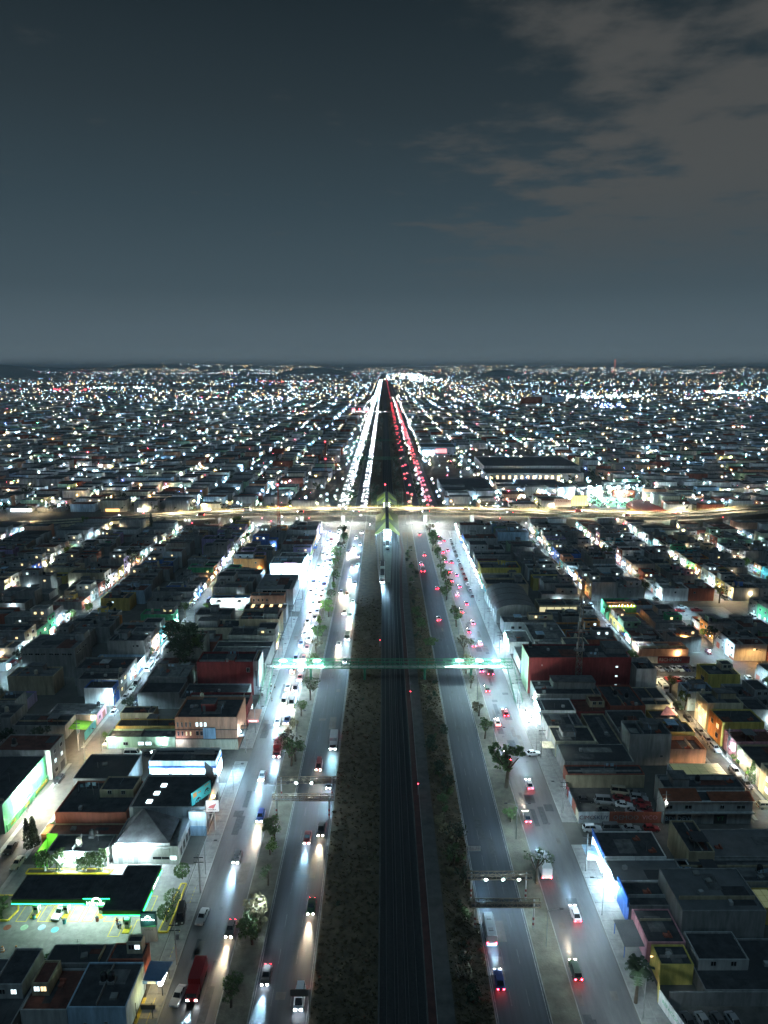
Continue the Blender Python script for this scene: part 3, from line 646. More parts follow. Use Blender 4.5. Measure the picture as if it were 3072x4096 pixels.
def sign_fascia(x0,x1,y,zc,parent,sc__=1.,logo=True):
    text(parent,'Hidrosina',((x0+x1)/2,y-.08,zc-.12*sc__),1.05*sc__,M['e_sign'])
    mb = MB(); cx = (x0+x1)/2
    for i in range(12):
        a0,a1 = math.pi*i/12, math.pi*(i+1)/12; r0,r1 = .62*sc__,.98*sc__
        mb.poly([(cx+r0*math.cos(a0),y-.06,zc+.28*sc__+r0*math.sin(a0)),(cx+r1*math.cos(a0),y-.06,zc+.28*sc__+r1*math.sin(a0)),(cx+r1*math.cos(a1),y-.06,zc+.28*sc__+r1*math.sin(a1)),(cx+r0*math.cos(a1),y-.06,zc+.28*sc__+r0*math.sin(a1))])
    part(parent,'logo_arch',mb,M['e_sign'])
mb = MB(); mb.box(-59.8,-54.7,123.2,123.38,4.95,6.35); part(gs,'sign_panel',mb,M['w_green'])
for a in ((-59.9,-54.6,6.35,6.45),(-59.9,-54.6,4.85,4.95)): mb = MB(); mb.box(a[0],a[1],123.1,123.19,a[2],a[3]); part(gs,'sign_border',mb,M['e_green'])
sign_fascia(-59.8,-54.7,123.15,5.5,gs)
mb = MB(); mb.box(-47.33,-47.2,126.5,130.8,4.9,6.3); part(gs,'sign_panel',mb,M['w_green'])
text(gs,'Hidrosina',(-47.15,128.6,5.6),.9,M['e_sign'],(R(90),0,R(90)))
# pumps
for i,(x,y) in enumerate(((-71.4,126.6),(-65.3,126.6),(-58,126.6),(-51.3,122.7),(-51.3,129.4))):
    t = thing('fuel_pump','fuel pump on a yellow-edged island, '+ordw(i+1)+' from the left under the canopy','fuel pump',(x,y,0),0,'fuel pumps')
    mb = MB(); mb.box(x-.7,x+.7,y-1.4,y+.5,.03,.2); part(t,'island',mb,M['yellow'])
    mb = MB(); mb.box(x-.45,x+.45,y-.3,y+.3,.2,1.9); part(t,'cabinet',mb,M['w_white']); mb = MB(); mb.box(x-.35,x+.35,y-.34,y-.302,1.1,1.7); part(t,'display',mb,M['black'])
    mb = MB(); mb.box(x-.5,x+.5,y-.35,y+.35,1.9,2.2); part(t,'header',mb,M['w_green'])
    mb = MB()
    for s in (-2.2,2.2):
        for a in ((x+s-1.1,x+s+1.1,y-2.2,y-2.06),(x+s-1.1,x+s+1.1,y+2.06,y+2.2),(x+s-1.1,x+s-.96,y-2.06,y+2.06),(x+s+.96,x+s+1.1,y-2.06,y+2.06)): mb.poly([(a[0],a[2],.03+.001*i),(a[1],a[2],.03+.001*i),(a[1],a[3],.03+.001*i),(a[0],a[3],.03+.001*i)])
        part(t,'bay_marking',mb,M['yellow']); mb = MB()
def bin_(x,y,mk,label):
    t = thing('litter_bin',label,'bin',(x,y,0)); mb = MB(); mb.lathe([(.3,.03),(.36,.9),(.38,.92)],(x,y,0)); part(t,'drum',mb,M[mk]); mb = MB(); mb.lathe([(.39,.925),(.3,1.08),(.05,1.14)],(x,y,0)); part(t,'lid',mb,M['dark_steel'])
bin_(-71.2,125.2,'w_turquoise','turquoise litter bin in front of the leftmost pump'); bin_(-64.5,124,'w_turquoise','turquoise litter bin in front of the second pump'); bin_(-58.1,124.6,'w_brick red','red litter bin standing alone before the green sign')
for i,(x,y) in enumerate(((-73.3,117),(-70.7,117.1),(-67.2,116.4))):
    t = thing('traffic_drum','orange and white traffic drum, '+('leftmost','middle','rightmost')[i]+' of three on the forecourt','traffic drum',(x,y,0),0,'traffic drums')
    for k in range(5): mb = MB(); r = .34-.04*k; mb.lathe([(r,.03+k*.22),(r-.03,.245+k*.22)],(x,y,0)); part(t,'band',mb,M['w_orange'] if k % 2 == 0 else M['w_white'])
    mb = MB(); mb.box(x-.38,x+.38,y-.38,y+.38,.0,.028); part(t,'base',mb,M['rubber'])
for x,y,mk,lab in ((-75.5,122.9,'w_brick red','red round tank cover set in the forecourt'),(-72.1,122.9,'w_pale green','pale green round tank cover beside the red one'),(-68.6,122.9,'w_pale blue','pale blue round tank cover on the forecourt'),(-65.7,122.3,'w_turquoise','worn green patch of tank cover near the white taxi')):
    mb = MB(); mb.lathe([(.75,.02),(.75,.04)],(x,y,0),16); solo('tank_cover',mb,M[mk],lab,'cover')
tt = thing('totem_sign','dark green filling station totem sign with white lettering by the road','sign',(-45.8,119.6,0))
mb = MB(); mb.box(-47.3,-44.3,119.3,119.9,0,3.4); part(tt,'base',mb,M['w_pale grey']); mb = MB(); mb.box(-47.3,-44.3,119.25,119.95,3.45,6.4); part(tt,'sign_panel',mb,mat('totem',(.01,.06,.06),var=0)); mb = MB(); mb.poly([(-47.3,119.2,3.4),(-44.3,119.2,3.4),(-44.3,119.2,3.9)]); part(tt,'stripe',mb,M['w_green'])
sign_fascia(-47.3,-44.3,119.2,5.2,tt,.62); text(tt,'FLOTILLAS',(-45.8,119.28,2.7),.35,M['dark_steel'])
lamp(tt,(0,-1,5.2),250,(.7,1,.85),.3)
def planter(label, pts, m='yellow'):
    t = thing('planter',label,'planter',(*pts[0],0)); mb = MB(); n = len(pts)
    for i in range(n):
        a,b = Vector((*pts[i],0)),Vector((*pts[(i+1)%n],0)); d = (b-a).normalized(); nn = Vector((-d.y,d.x,0))*.16
        mb.prism([(p_.x,p_.y) for p_ in (a-nn,b-nn,b+nn,a+nn)],.02,.3+.002*i)
    part(t,'edging',mb,M[m]); mb = MB(); mb.poly([(*p_,.24) for p_ in pts]); part(t,'soil',mb,M['dust'])
planter('long yellow-edged planter with white-stemmed trees behind the canopy',[(-79.3,138.2),(-61,138.2),(-60.4,139.6),(-79.3,139.6)])
planter('narrow yellow-edged planter with clipped trees between forecourt and road',[(-44.8,121.6),(-43,121.6),(-42.9,135),(-44,135)])
planter('yellow-edged planter with bushes at the forecourt edge of the side street',[(-82.5,124.6),(-76.2,124.6),(-75.6,127.5),(-77.5,131.5),(-82.5,131.5)])

# --- left side, near blocks
pale = [('S',x,.9,1.2,1.,'glass') for x in (-58.5,-49)]
t = B('pale_house','pale restaurant building with a dark pyramid roof and two glaring floodlights','building',-61.2,-46.3,141.6,152,3.6,'pale grey','roof_pale',.8,
  wins=[('S',-50.2,1.0,4.2,.9,'glass'),('S',-47.6,.9,1.6,1.2,'e_win_cool'),('S',-53.5,3.,.9,.9,'glass')]+[('E',y,.8,1.4,2.2,'glass') for y in (143.5,145.8,148.1,150.4)],doors=[('S',-56,1.,2.1,'metal_door'),('S',-59.5,1.,2.1,'metal_door')],lamps=[('S',-60,4.25,'e_wall'),('S',-54.2,4.25,'e_wall')])
mb = MB(); a,b,c,d = (-60.6,142.4,4.7),(-48.6,142.4,4.7),(-48.6,151.4,4.7),(-60.6,151.4,4.7); ap = (-56.2,149.,9.)
for p_,q_ in ((a,b),(b,c),(c,d),(d,a)): mb.poly([p_,q_,ap])
mb.poly([d,c,b,a]); part(t,'pyramid_roof',mb,M['roof_dark'])
fascia(t,-60.8,-48.4,142.2,142.38,3.9,4.7,'w_white'); fascia(t,-53.6,-48.2,141.2,141.55,2.7,3.9,'w_pale grey','sign_band')
mb = MB(); mb.prism([(-48.2,152.2),(-46.5,152.2),(-46.4,143),(-46.9,143)],4.42,4.6); part(t,'side_roof',mb,M['sheet_y'])
for x in (-59.9,-54.2):
    mb = MB(); mb.box(x-.45,x+.45,140.9,141.3,4.0,4.7); part(t,'floodlight',mb,M['e_wall']); lamp(t,(x+53.75,140.-146.8,4.2),1500,(.8,.95,1),.3)
t = B('green_house','flat dark house with a bright green yard wall beside the side street','house',-75.5,-62.2,140.6,146.6,3.6,'grey','roof_dark',.3,tanks=[(-69.2,143,'tank_beige'),(-67.5,146,'tank_black')],wall_s='pale grey')
mb = MB(); mb.box(-78.2,-75.6,146.3,146.5,0,4.2); mb.box(-78.3,-78.1,140.8,146.3,0,3.0); mb.box(-78.1,-75.6,140.62,140.8,0,2.6); part(t,'yard_wall',mb,mat('lime_wall',(.12,.55,.03),var=.15)); lamp(t,(-76.9+68.85,143.5-143.6,3.4),600,(.95,1,.8),.2)
t = B('orange_house','low brown-roofed house with an orange porch behind the green yard','house',-78.5,-61.6,147,151.2,3.2,'tan','roof_red',.25,wall_s='tan')
mb = MB(); mb.box(-79.9,-78.6,147.2,151.0,0,3.4); part(t,'porch_wall',mb,M['w_orange']); lamp(t,(-79.2+70.05,-.3,4.2),200,WARM,.15)
B('warehouse','black-roofed warehouse between the side street and the motorcycle showroom','warehouse',-78.5,-61.4,151.6,164.8,5.6,'brick red','roof_dark',.5)
t = B('showroom','long black-roofed motorcycle showroom with three glowing skylights','showroom',-61,-42.8,152.4,166.4,6.4,'pale grey','roof_dark',.6,wins=[('E',y,1,2.6,2.4,'glass') for y in (157,160.2,163.4)],doors=[('E',154.4,1.2,2.2,'metal_door')],lamps=[('E',159,5.5,'e_wall_orange')])
for y in (155.4,158.8,162.2): mb = MB(); x = -57.2+(y-155)*.22; mb.box(x-.65,x+.65,y-.65,y+.65,6.41,6.6); part(t,'skylight',mb,M['e_shop_dim'])
for x in range(-60,-45,2): mb = MB(); mb.box(x,x+1.9,152.2,152.385,4.4,6.9); part(t,'cladding_panel',mb,M['sheet'])
t = B('corner_wall','blank white wall block at the showroom corner facing the road','wall',-46.6,-42.5,151.5,152.2,6.2,'white','roof_pale',.1)
fascia(t,-46.6,-42.5,151.38,151.48,0,2.6,'w_pale blue','lower_band')
lamp(t,(0,-2.5,6),900,COOL,.3)
t = thing('logo_sign','white motorcycle brand sign with a red wing on a white post','sign',(-40.9,153.4,0))
mb = MB(); mb.tube((-40.9,153.4,0),(-40.9,153.4,5.2),.17); mb.tube((-40.9,153.4,4.6),(-42.6,153.4,4.6),.09); part(t,'post',mb,M['w_white'])
mb = MB(); mb.box(-42.8,-39.8,153.2,153.6,5.2,8.0); part(t,'sign_panel',mb,emis('sign_face',(.95,.98,1),.75))
mb = MB(); wg = [(-42.3,6.35),(-42.0,6.15),(-41.4,6.2),(-41.2,6.0),(-40.9,6.25),(-40.75,6.5),(-40.6,6.75),(-40.45,7.),(-40.35,7.35),(-41.1,7.1),(-41.9,6.75)]
mb.poly([(x,153.17,z) for x,z in wg]); part(t,'wing_logo',mb,emis('logo_red',(.8,.02,.04),.6)); text(t,'HONDA',(-41.3,153.17,5.72),.52,M['black'])
t = thing('billboard','turquoise motorcycle billboard angled on the showroom roof','billboard',(-44,154.5,7.0))
def bb(u,z,o=0.): return (-45.6+(u*3.4)/7+o*.87,151.9+u*.87,z)     # along the angled face
def bquad(u0,u1,z0,z1,o): return [bb(u0,z0,o),bb(u1,z0,o),bb(u1,z1,o),bb(u0,z1,o)]
mb = MB(); mb.poly(bquad(0,6.4,7.6,10.9,0)); mb.poly(list(reversed(bquad(0,6.4,7.6,10.9,-.25)))); mb.poly([bb(0,7.6,0),bb(0,10.9,0),bb(0,10.9,-.25),bb(0,7.6,-.25)]); mb.poly([bb(0,10.9,0),bb(6.4,10.9,0),bb(6.4,10.9,-.25),bb(0,10.9,-.25)]); part(t,'panel',mb,mat('bb_teal',(.06,.42,.44),var=.12,scale=.3))
mb = MB(); mb.poly(bquad(.3,1.5,9.4,10.6,.03)); mb.poly(bquad(4.2,5.9,10.35,10.6,.03)); mb.poly(bquad(1.9,2.9,9.75,10.1,.03)); part(t,'orange_print',mb,M['w_orange'])
mb = MB()
for u,z,s in ((1.2,8.0,.45),(2.4,8.05,.45),(4.3,8.8,.4),(5.4,8.95,.4)):
    for i in range(10):
        a0,a1 = 6.283*i/10,6.283*(i+1)/10; mb.poly([bb(u+s*math.cos(a0),z+s*math.sin(a0),.03),bb(u+s*math.cos(a1),z+s*math.sin(a1),.03),bb(u+s*.6*math.cos(a1),z+s*.6*math.sin(a1),.03),bb(u+s*.6*math.cos(a0),z+s*.6*math.sin(a0),.03)])
for u,z in ((1.8,8.35),(4.85,9.15)): mb.poly([bb(u-.6,z,.035),bb(u+.5,z-.1,.035),bb(u+.6,z+.4,.035),bb(u+.1,z+.55,.035),bb(u-.5,z+.3,.035)])
part(t,'motorcycle_print',mb,M['black'])
mb = MB()
for u in (1,3.2,5.4): p_ = bb(u,7.6,-.2); q_ = bb(u,6.95,-.2); mb.tube(q_,p_,.07); mb.tube((q_[0]-1.6,q_[1]+.4,6.95),bb(u,10.,-.2),.06)
part(t,'frame',mb,M['dark_steel']); lamp(t,(1.9,-3,2.6),420,(.85,1,1),.3)
t = thing('billboard','dark lattice back of a billboard on the showroom roof end','billboard',(-44.5,165.5,7))
mb = MB(); mb.prism([(-46,165.4),(-43.1,162.2),(-42.95,162.35),(-45.85,165.55)],7.5,11); part(t,'panel',mb,M['dark_steel'])
mb = MB(); mb.tube((-45.6,165.1,6.95),(-45.6,165.1,7.6),.1); mb.tube((-43.5,162.8,6.95),(-43.5,162.8,7.6),.1); part(t,'frame',mb,M['steel'])
B('warehouse','dark sheet-roofed warehouse with a pale lit edge behind the long showroom','warehouse',-80.5,-66.6,166.2,178,5.6,'grey','sheet_dark',.3)
t = B('store','white shop with a blue stripe and a blazing lit canopy underside','shop',-63.4,-45.4,174.2,181,5.4,'white','roof_dark',.7)
fascia(t,-63.5,-45.3,173.9,174.18,4.1,4.6,'w_blue','stripe'); fascia(t,-45.38,-45.2,173.9,181,4.1,4.6,'w_blue','stripe')
for x in (-61,-56.5,-52,-47.5): mb = MB(); mb.box(x-1.6,x+1.6,173.6,173.88,3.2,3.9); part(t,'tube_light',mb,M['e_shop'])
for i,x in enumerate((-60.5,-55,-49.5)): mb = MB(); mb.box(x-2.3,x+2.3,174.12,174.17,.4,3.1); part(t,'shop_window',mb,M['e_shop_dim'])
mb = MB(); mb.box(-45.37,-45.3,175,180.4,.4,3.4); part(t,'shop_window',mb,M['e_shop'])
lamp(t,(-8,-6.5,3.4),3000,COOL,.4); lamp(t,(3,-6.5,3.4),3500,COOL,.4); lamp(t,(13,-1,3.6),6000,COOL,.4)
mb = MB(); mb.box(-52,-46.5,177,178.6,6.3,6.9); part(t,'duct',mb,M['steel'])
sheet('forecourt',-66,-42.6,167.2,173.4,M['concrete'],.026)
# green building along the side street
t = B('green_warehouse','dark-roofed building with a vivid green street wall and glaring floodlights','warehouse',-120,-91.2,152,174,7.6,'grey','sheet_dark',.2,facade=('E','green'))
for y0,y1,tx in ((151.5,157,'ADES'),(157.6,164.6,'ADES'),(165.2,172.8,'AUTOPARTES')):
    mb = MB(); mb.box(-90.3,-90.15,y0,y1,.9,2.7); part(t,'green_sign',mb,M['w_green']); text(t,tx,(-90.12,(y0+y1)/2,1.8),1.05,M['yellow'],(R(90),0,R(90)))
for y in (161,168.8): mb = MB(); mb.box(-91.05,-90.75,y-.35,y+.35,6.2,6.7); part(t,'floodlight',mb,M['e_wall'])
for y,p_ in ((159,9000),(164,9000),(169.5,6000)): lamp(t,(-90+105.6-.0,y-163,5.6),p_,(.82,1,.93),.3)
B('shed','low dark shed with a fenced yard left of the green wall','shed',-118,-92.6,137,151.2,4,'grey','roof_dark',.3,tanks=[(-95,146,'tank_black')])
# bottom-left
t = B('bottom_house','large dark flat roof with two black tanks and a pale blue gable wall','building',-52.8,-43,99.4,108.6,5.4,'pale blue','roof_dark',.25,tanks=[(-48.6,104.6,'tank_black'),(-47.3,104.6,'tank_black')],wins=[('S',-50,2.2,.6,.4,'glass'),('S',-46.5,2.4,.6,.4,'glass')])
B('bottom_house','dark flat roof with a pale front edge, second from the filling station hedge','building',-61,-53.2,100,108.4,4.2,'pale grey','roof_red',.3)
t = B('bottom_house','dark ridged sheet roof just below the filling station hedge','building',-61.2,-50,109,113.4,4.8,'grey','sheet_dark',.15)
B('bottom_house','dark box building with a brick side right behind the totem sign','building',-49.6,-43.4,109.2,113,5.4,'brick red','roof_dark',.2)
B('bottom_house','dark yard building with rubble-strewn roof at the left picture edge','building',-76,-61.8,98,112,3.0,'grey','roof_dark',.2)
t = thing('food_stall','blue-roofed food stall glowing yellow inside with a white lit fascia','stall',(-41,108.8,0)); claim(-43,-38,101,112)
mb = MB(); mb.prism([(-42.8,107),(-39.4,106.8),(-38.6,110.9),(-42.8,111.1)],3.35,3.55); part(t,'awning',mb,mat('awning_blue',(.12,.20,.32),var=.2,wave=('X',7.)))
mb = MB(); mb.box(-42.8,-39.5,106.7,106.79,2.9,3.5); part(t,'sign_panel',mb,M['w_blue']); text(t,'JARDINES Y\nBARBECUES',(-41.2,106.68,3.2),.27,M['w_white'])
mb = MB(); mb.box(-39.35,-39.25,106.75,110.9,2.7,3.45); mb.box(-40.0,-39.4,106.6,106.68,2.6,3.4); part(t,'lit_fascia',mb,emis('stall_fascia',(.95,.98,1),14))
for x,y in ((-42.6,107),(-39.5,107),(-39.3,110.5),(-42.6,102.5),(-39.8,102.5)): mb = MB(); mb.tube((x,y,0),(x,y,3.3),.06); part(t,'post',mb,M['dark_steel'])
mb = MB(); mb.box(-42.8,-39.6,101.5,106.6,.102,.13); part(t,'floor',mb,mat('stall_floor',(.5,.36,.05),var=.3,scale=.8)); mb = MB(); mb.box(-42.5,-40,104.2,104.5,.13,1.1); part(t,'counter',mb,M['dark_wall'])
lamp(t,(-.2,-3.4,2.8),420,(1,.78,.25),.2); lamp(t,(-.2,.2,3.0),300,(1,.78,.25),.2)
# blocks beyond the crossing
t = B('apartment_block','three-storey orange block with a dark roof and a white ground floor','apartment block',-61,-42.9,190.8,204,9.3,'salmon','roof_dark',.9,tanks=[(-51,199,'tank_black')],room=(-54.5,-50.5,196,200,2.4,'dark red'),
  wins=[('S',x,7.1,.5,1.5,'glass') for x in (-60.2,-59,-57.8,-56.6)]+[('S',x,4.3,.5,1.4,'e_win_warm' if i>1 else 'glass') for i,x in enumerate((-60.2,-59,-57.8,-56.6))]+[('S',x,7.2,.8,1.4,'e_win_cool') for x in (-54.6,-53.4,-52.2)]+[('S',x,4.4,.8,1.4,'glass') for x in (-54.6,-53.4,-52.2)]+[('S',-59.6,1.2,1.5,1.2,'glass'),('S',-56.8,1.2,1.8,1.2,'glass'),('S',-46.8,1.,1.4,1.4,'e_win_warm')],doors=[('S',-51.5,2.,2.6,'w_lilac'),('S',-54,1.6,2.3,'metal_door')],lamps=[('E',192,5.,'e_wall')])
fascia(t,-61.1,-42.8,190.6,190.78,0,3.2,'w_cream','ground_floor'); fascia(t,-61.1,-42.8,190.65,190.79,3.25,3.45,'dark_wall'); fascia(t,-61.1,-42.8,190.65,190.79,6.2,6.38,'dark_wall')
fascia(t,-52.8,-49.2,190.3,190.6,3.6,7.,'w_pale blue','banner'); lamp(t,(-8,-8.5,2.8),500,(.8,.8,1),.2)
mb = MB(); mb.box(-42.82,-40.9,191.5,196,3.6,3.75); part(t,'awning',mb,M['sheet_dark'])
t = B('shop_block','dark-roofed shop block with a red front wall under a brown street awning','building',-62.2,-42.6,204.6,213.4,6.4,'dark red','roof_dark',.7,tanks=[(-58,210,'tank_beige')],wins=[('E',y,1,2.4,2.4,'e_win_cool') for y in (206,209,212)])
mb = MB(); mb.prism([(-42.55,202.4),(-38.8,202.2),(-38.8,209.2),(-42.55,209.3)],3.2,3.35); part(t,'awning',mb,mat('awning_brown',(.30,.16,.12),var=.2,wave=('X',6.)))
mb = MB(); mb.box(-42,-38.8,202.08,202.18,2.6,3.3); part(t,'sign_panel',mb,emis('awning_sign',(1,.12,.12),1.1)); text(t,'Water Bar',(-40.4,202.06,2.95),.5,M['e_sign'])
B('red_building','tall plain dark red block left of the footbridge','building',-63.6,-44.6,226,235,11.4,'dark red','roof_dark',.7,room=(-54,-51,226.1,231,1.3,'dark red'),wins=[('S',-46.2,8.4,1.2,1.6,'glass')],wall_s='dark red')
B('narrow_block','tall narrow grey block between the red building and the pavement','building',-44.5,-42.6,226.2,235.4,12,'pale grey','roof_dark',.4,wins=[('S',-43.6,3,.6,6,'glass')])
B('block_wall_yard','large windowless grey block-wall yard behind parked vans','yard',-80.8,-67,216,226,4.6,'grey','roof_dark',1.1)
B('shed','dark cluttered low roofs below the tall red block','shed',-66.4,-45.2,214,225.4,4.2,'grey','roof_dark',.3,tanks=[(-60,218,'tank_black')])
t = B('corner_house','tan flat house with a red patch on the street corner','house',-81.2,-70.8,201.5,206,5.6,'tan','roof_dark',.4,wins=[('S',-76,2.8,1.4,1.6,'w_brick red')])
t = B('corner_shop','pale green low shop with lit windows and a blue-white corner door','shop',-81.6,-61.4,191.2,196,3.2,'pale green','roof_grey',.5,wins=[('S',x,1,1.8,1.2,'e_win_cool') for x in (-71.5,-69.3,-64.5)]+[('S',-76,1,1.5,1.1,'glass')],doors=[('S',-80,2.2,2.4,'w_pale blue')],lamps=[('S',-79.5,3,'e_wall'),('S',-65,2.8,'e_wall')])
B('shed','low dark roof with a striped cloth behind the corner shop','shed',-80.8,-61.6,196.6,201,4.,'ochre','sheet_dark',.3)
B('grey_factory','three-storey grey block factory with a strip of high windows','factory',-130.4,-111,240,254,10.6,'grey','roof_grey',.5,wins=[('S',x,8.6,1.7,.8,'glass') for x in (-129,-127,-124.6,-122.6,-119.6,-117.6,-115,-113)]+[('E',y,8.6,1.7,.8,'glass') for y in (242,244,247,249)],room=(-114.5,-111.2,249,253.8,2.8,'pale grey'),wall_s='grey',lamps=[('W',243,6,'e_wall_blue')])
B('stucco_house','brown house with roof rooms and a lit cream side below the grey factory','house',-128.5,-113,226,234,6.4,'tan','roof_grey',.5,room=(-123,-118,230,233,2.4,'grey'),tanks=[(-119.5,228,'tank_beige')],facade=('E','cream'))
B('blue_house','bright blue two-storey house on the left side street','house',-99,-89.6,218,224,6.,'blue','roof_dark',.4,wins=[('E',220,3.6,1.2,1.3,'glass'),('E',222.4,3.6,1.2,1.3,'glass')],doors=[('E',219.6,1.,2.1,'metal_door')],lamps=[('S',-90.6,4.2,'e_wall')],wall_s='white')
t = B('gate_house','grey house with a bright green artificial lawn roof by the side street','house',-112,-96,196.6,204,4.,'grey','roof_dark',.4)
mb = MB(); mb.poly([(-95.8,198,2.6),(-90.2,197.6,2.6),(-90.2,202.6,2.6),(-95.8,203.6,2.6)]); mb.poly([(-90.2,197.6,2.5),(-95.8,198,2.5),(-95.8,198,2.6),(-90.2,197.6,2.6)]); part(t,'lawn_roof',mb,mat('lawn',(.14,.36,.02),var=.3))
mb = MB(); mb.box(-90.1,-89.9,196,204,0,2.5); part(t,'gate_wall',mb,M['w_turquoise']); claim(-96,-89,196,204.5); lamp(t,(12,-1,3.6),220,(.9,1,.8),.2)
B('white_house','pale two-storey house at the left edge behind dark trees','house',-128,-108.5,178,190,5.6,'pale grey','roof_dark',.4,wins=[('E',181,3,1.6,1.6,'e_win_cool'),('S',-110,3.2,1.6,1.4,'e_win_cool')])
t = B('timber_yard','white timber shop with green tree logos on its wall','shop',-79.8,-62,312.6,319,5.6,'white','sheet_blue',.3,lamps=[('S',-80.5+1,4.8,'e_wall'),('S',-64,5.2,'e_wall')])
for x in (-76,-66.6):
    mb = MB(); mb.poly([(x+.9*math.cos(a),312.55,4.2+.9*math.sin(a)) for a in [math.pi*i/8 for i in range(9)]]); part(t,'arch_window',mb,M['glass'])
for x in (-73.6,-71.4,-69.2): mb = MB(); mb.poly([(x-.6,312.56,4.1),(x+.6,312.56,4.1),(x,312.56,5.7)]); part(t,'tree_logo',mb,M['w_turquoise'])
text(t,'Madererias',(-71.3,312.52,4.5),1.0,M['black']); text(t,'TRIPLAY',(-64.2,312.52,5.2),.7,M['black'])
for x0,x1 in ((-79.7,-73),(-67.5,-62.2)): fascia(t,x0,x1,312.5,312.58,.2,.7,'w_green','base_band')
lamp(t,(0,-6,4.5),3500,(.9,1,.95),.3)
B('roof_lights_shed','dark shop with orange-lit roof panels beside the timber shop','shop',-61.6,-43,296.4,303.6,6,'pale grey','roof_dark',.4)
for i in range(4):
    mb = MB(); x = -58+i*4; mb.box(x-.6,x+.6,298.2,302.2,6.42,6.5); solo('skylight',mb,M['e_win_warm'],f'orange-lit roof panel, {ordw(i+1)} from the left on the dark shop roof','skylight','orange-lit roof panels')
B('beige_block','beige two-storey block with high small windows by the left road','building',-59.6,-43,277,288,8.2,'tan','roof_dark',.6,wins=[('S',x,1.6,1.6,.5,'glass') for x in (-57.5,-54,-51)]+[('S',-48.5,4.6,3,1.2,'e_win_cool')],room=(-50,-44,279,287,2.2,'pale grey'),lamps=[('S',-45.2,3.6,'e_wall')])
B('beige_annex','long cream yard wall and low buildings left of the beige block','building',-78,-60.2,277,287,4.6,'cream','roof_dark',.4,tanks=[(-67,282,'tank_beige')],room=(-77,-69,279,284,2.6,'pale grey'))
B('dark_hall','wide black roof behind the tall red block','warehouse',-64.6,-43,240,262,5,'grey','roof_dark',.4)
B('white_warehouse','large pale block warehouse left of the bright showroom','warehouse',-80.4,-61,338,349,9,'pale grey','roof_dark',.7,wins=[('S',-71,6,.5,.8,'glass'),('S',-70,6,.5,.8,'glass')])
B('salmon_house','low salmon building with a row of windows behind the timber shop','building',-61.6,-46,313,318,6.6,'salmon','roof_grey',.4,wins=[('S',x,4.2,.7,1.3,'glass') for x in (-60,-58,-56,-54)])
t = B('grey_hall','grey sheet-roofed hall with a glass lattice front before the bright showroom','warehouse',-60.4,-42.8,320,345,7.4,'pale grey','sheet',.4)
for i in range(5):
    for k in range(3): mb = MB(); mb.box(-57+i*2.2,-55+i*2.2,319.86,319.98,2.2+k*1.7,3.75+k*1.7); part(t,'glass_panel',mb,M['glass'])
t = B('tile_showroom','blindingly lit white tile showroom with a red sign beside the left road','showroom',-60,-42.8,360,374,8.4,'white','roof_pale',.8)
mb = MB(); mb.box(-52.5,-45.5,359.6,359.9,5.2,9.6); part(t,'sign_panel',mb,emis('tile_sign',(.75,.06,.16),.9)); text(t,'INTERCERAMIC',(-49,359.55,6.4),.85,M['e_sign'])
mb = MB()
for a in ((-49.7,7.3),(-48.9,7.3),(-49.7,8.1),(-48.9,8.1)): mb.poly([(a[0],359.56,a[1]),(a[0]+.65,359.56,a[1]),(a[0]+.65,359.56,a[1]+.65),(a[0],359.56,a[1]+.65)])
part(t,'logo',mb,M['e_sign'])
for x in (-57,-51,-45.5): mb = MB(); mb.box(x-2,x+2,359.8,359.97,.3,4.2); part(t,'shop_window',mb,M['e_shop'])
mb = MB(); mb.box(-42.75,-42.6,361,373,.3,5); part(t,'shop_window',mb,M['e_shop'])
for x,y,p_ in ((-54,352,26000),(-46,351,26000),(-39.5,366,22000),(-39.5,380,15000)): lamp(t,(x+51.4,y-367,7.),p_,COOL,.6)
sheet('parking_lot',-60,-42.6,346,359.4,M['concrete'],.026); claim(-60,-42.6,346,360)
B('lit_shop','white-fronted shop with lit windows behind the tile showroom','shop',-58,-42.8,378,390,7,'white','roof_dark',.5,wins=[('E',y,.6,3,2.6,'e_shop') for y in (380,384,388)])

# --- right side, near blocks
t = B('red_building','huge dark red block beside the right end of the footbridge','building',49.4,84.4,227.4,239.4,12.6,'dark red','roof_dark',.5,wins=[('S',79.6,z,.9,.7,'e_win_cool') for z in (2.6,6,9.4)],facade=('W','pale green'),tanks=[(52,238,'tank_black')],room=(77,84,232,239,1.8,'grey'))
text(t,'a',(54,227.38,10.4),1.3,M['w_white'])
B('grey_block','grey end block joined to the right of the huge red block','building',84.6,91.4,222.5,232,10.6,'grey','roof_dark',.6,wall_s='pale grey')
tw = thing('telecom_tower','tall slender lattice telecom mast with antennas in front of the red block','tower',(66,225.9,0))
H_ = 41; wb = lambda z: 1.15*(1-z/H_)+.32
cs = [(math.cos(a),math.sin(a)) for a in (R(90),R(210),R(330))]
for c in cs:
    mb = MB(); mb.tube((66+c[0]*wb(0),225.9+c[1]*wb(0),0),(66+c[0]*wb(H_),225.9+c[1]*wb(H_),H_),.11,6); part(tw,'leg',mb,M['rust_steel'])
for i in range(20):
    z0,z1 = i*H_/20,(i+1)*H_/20; mb = MB()
    for k in range(3):
        a,b = cs[k],cs[(k+1)%3]; mb.tube((66+a[0]*wb(z0),225.9+a[1]*wb(z0),z0),(66+b[0]*wb(z1),225.9+b[1]*wb(z1),z1),.05,4); mb.tube((66+a[0]*wb(z1),225.9+a[1]*wb(z1),z1),(66+b[0]*wb(z1),225.9+b[1]*wb(z1),z1),.05,4)
    part(tw,'bracing',mb,M['steel'])
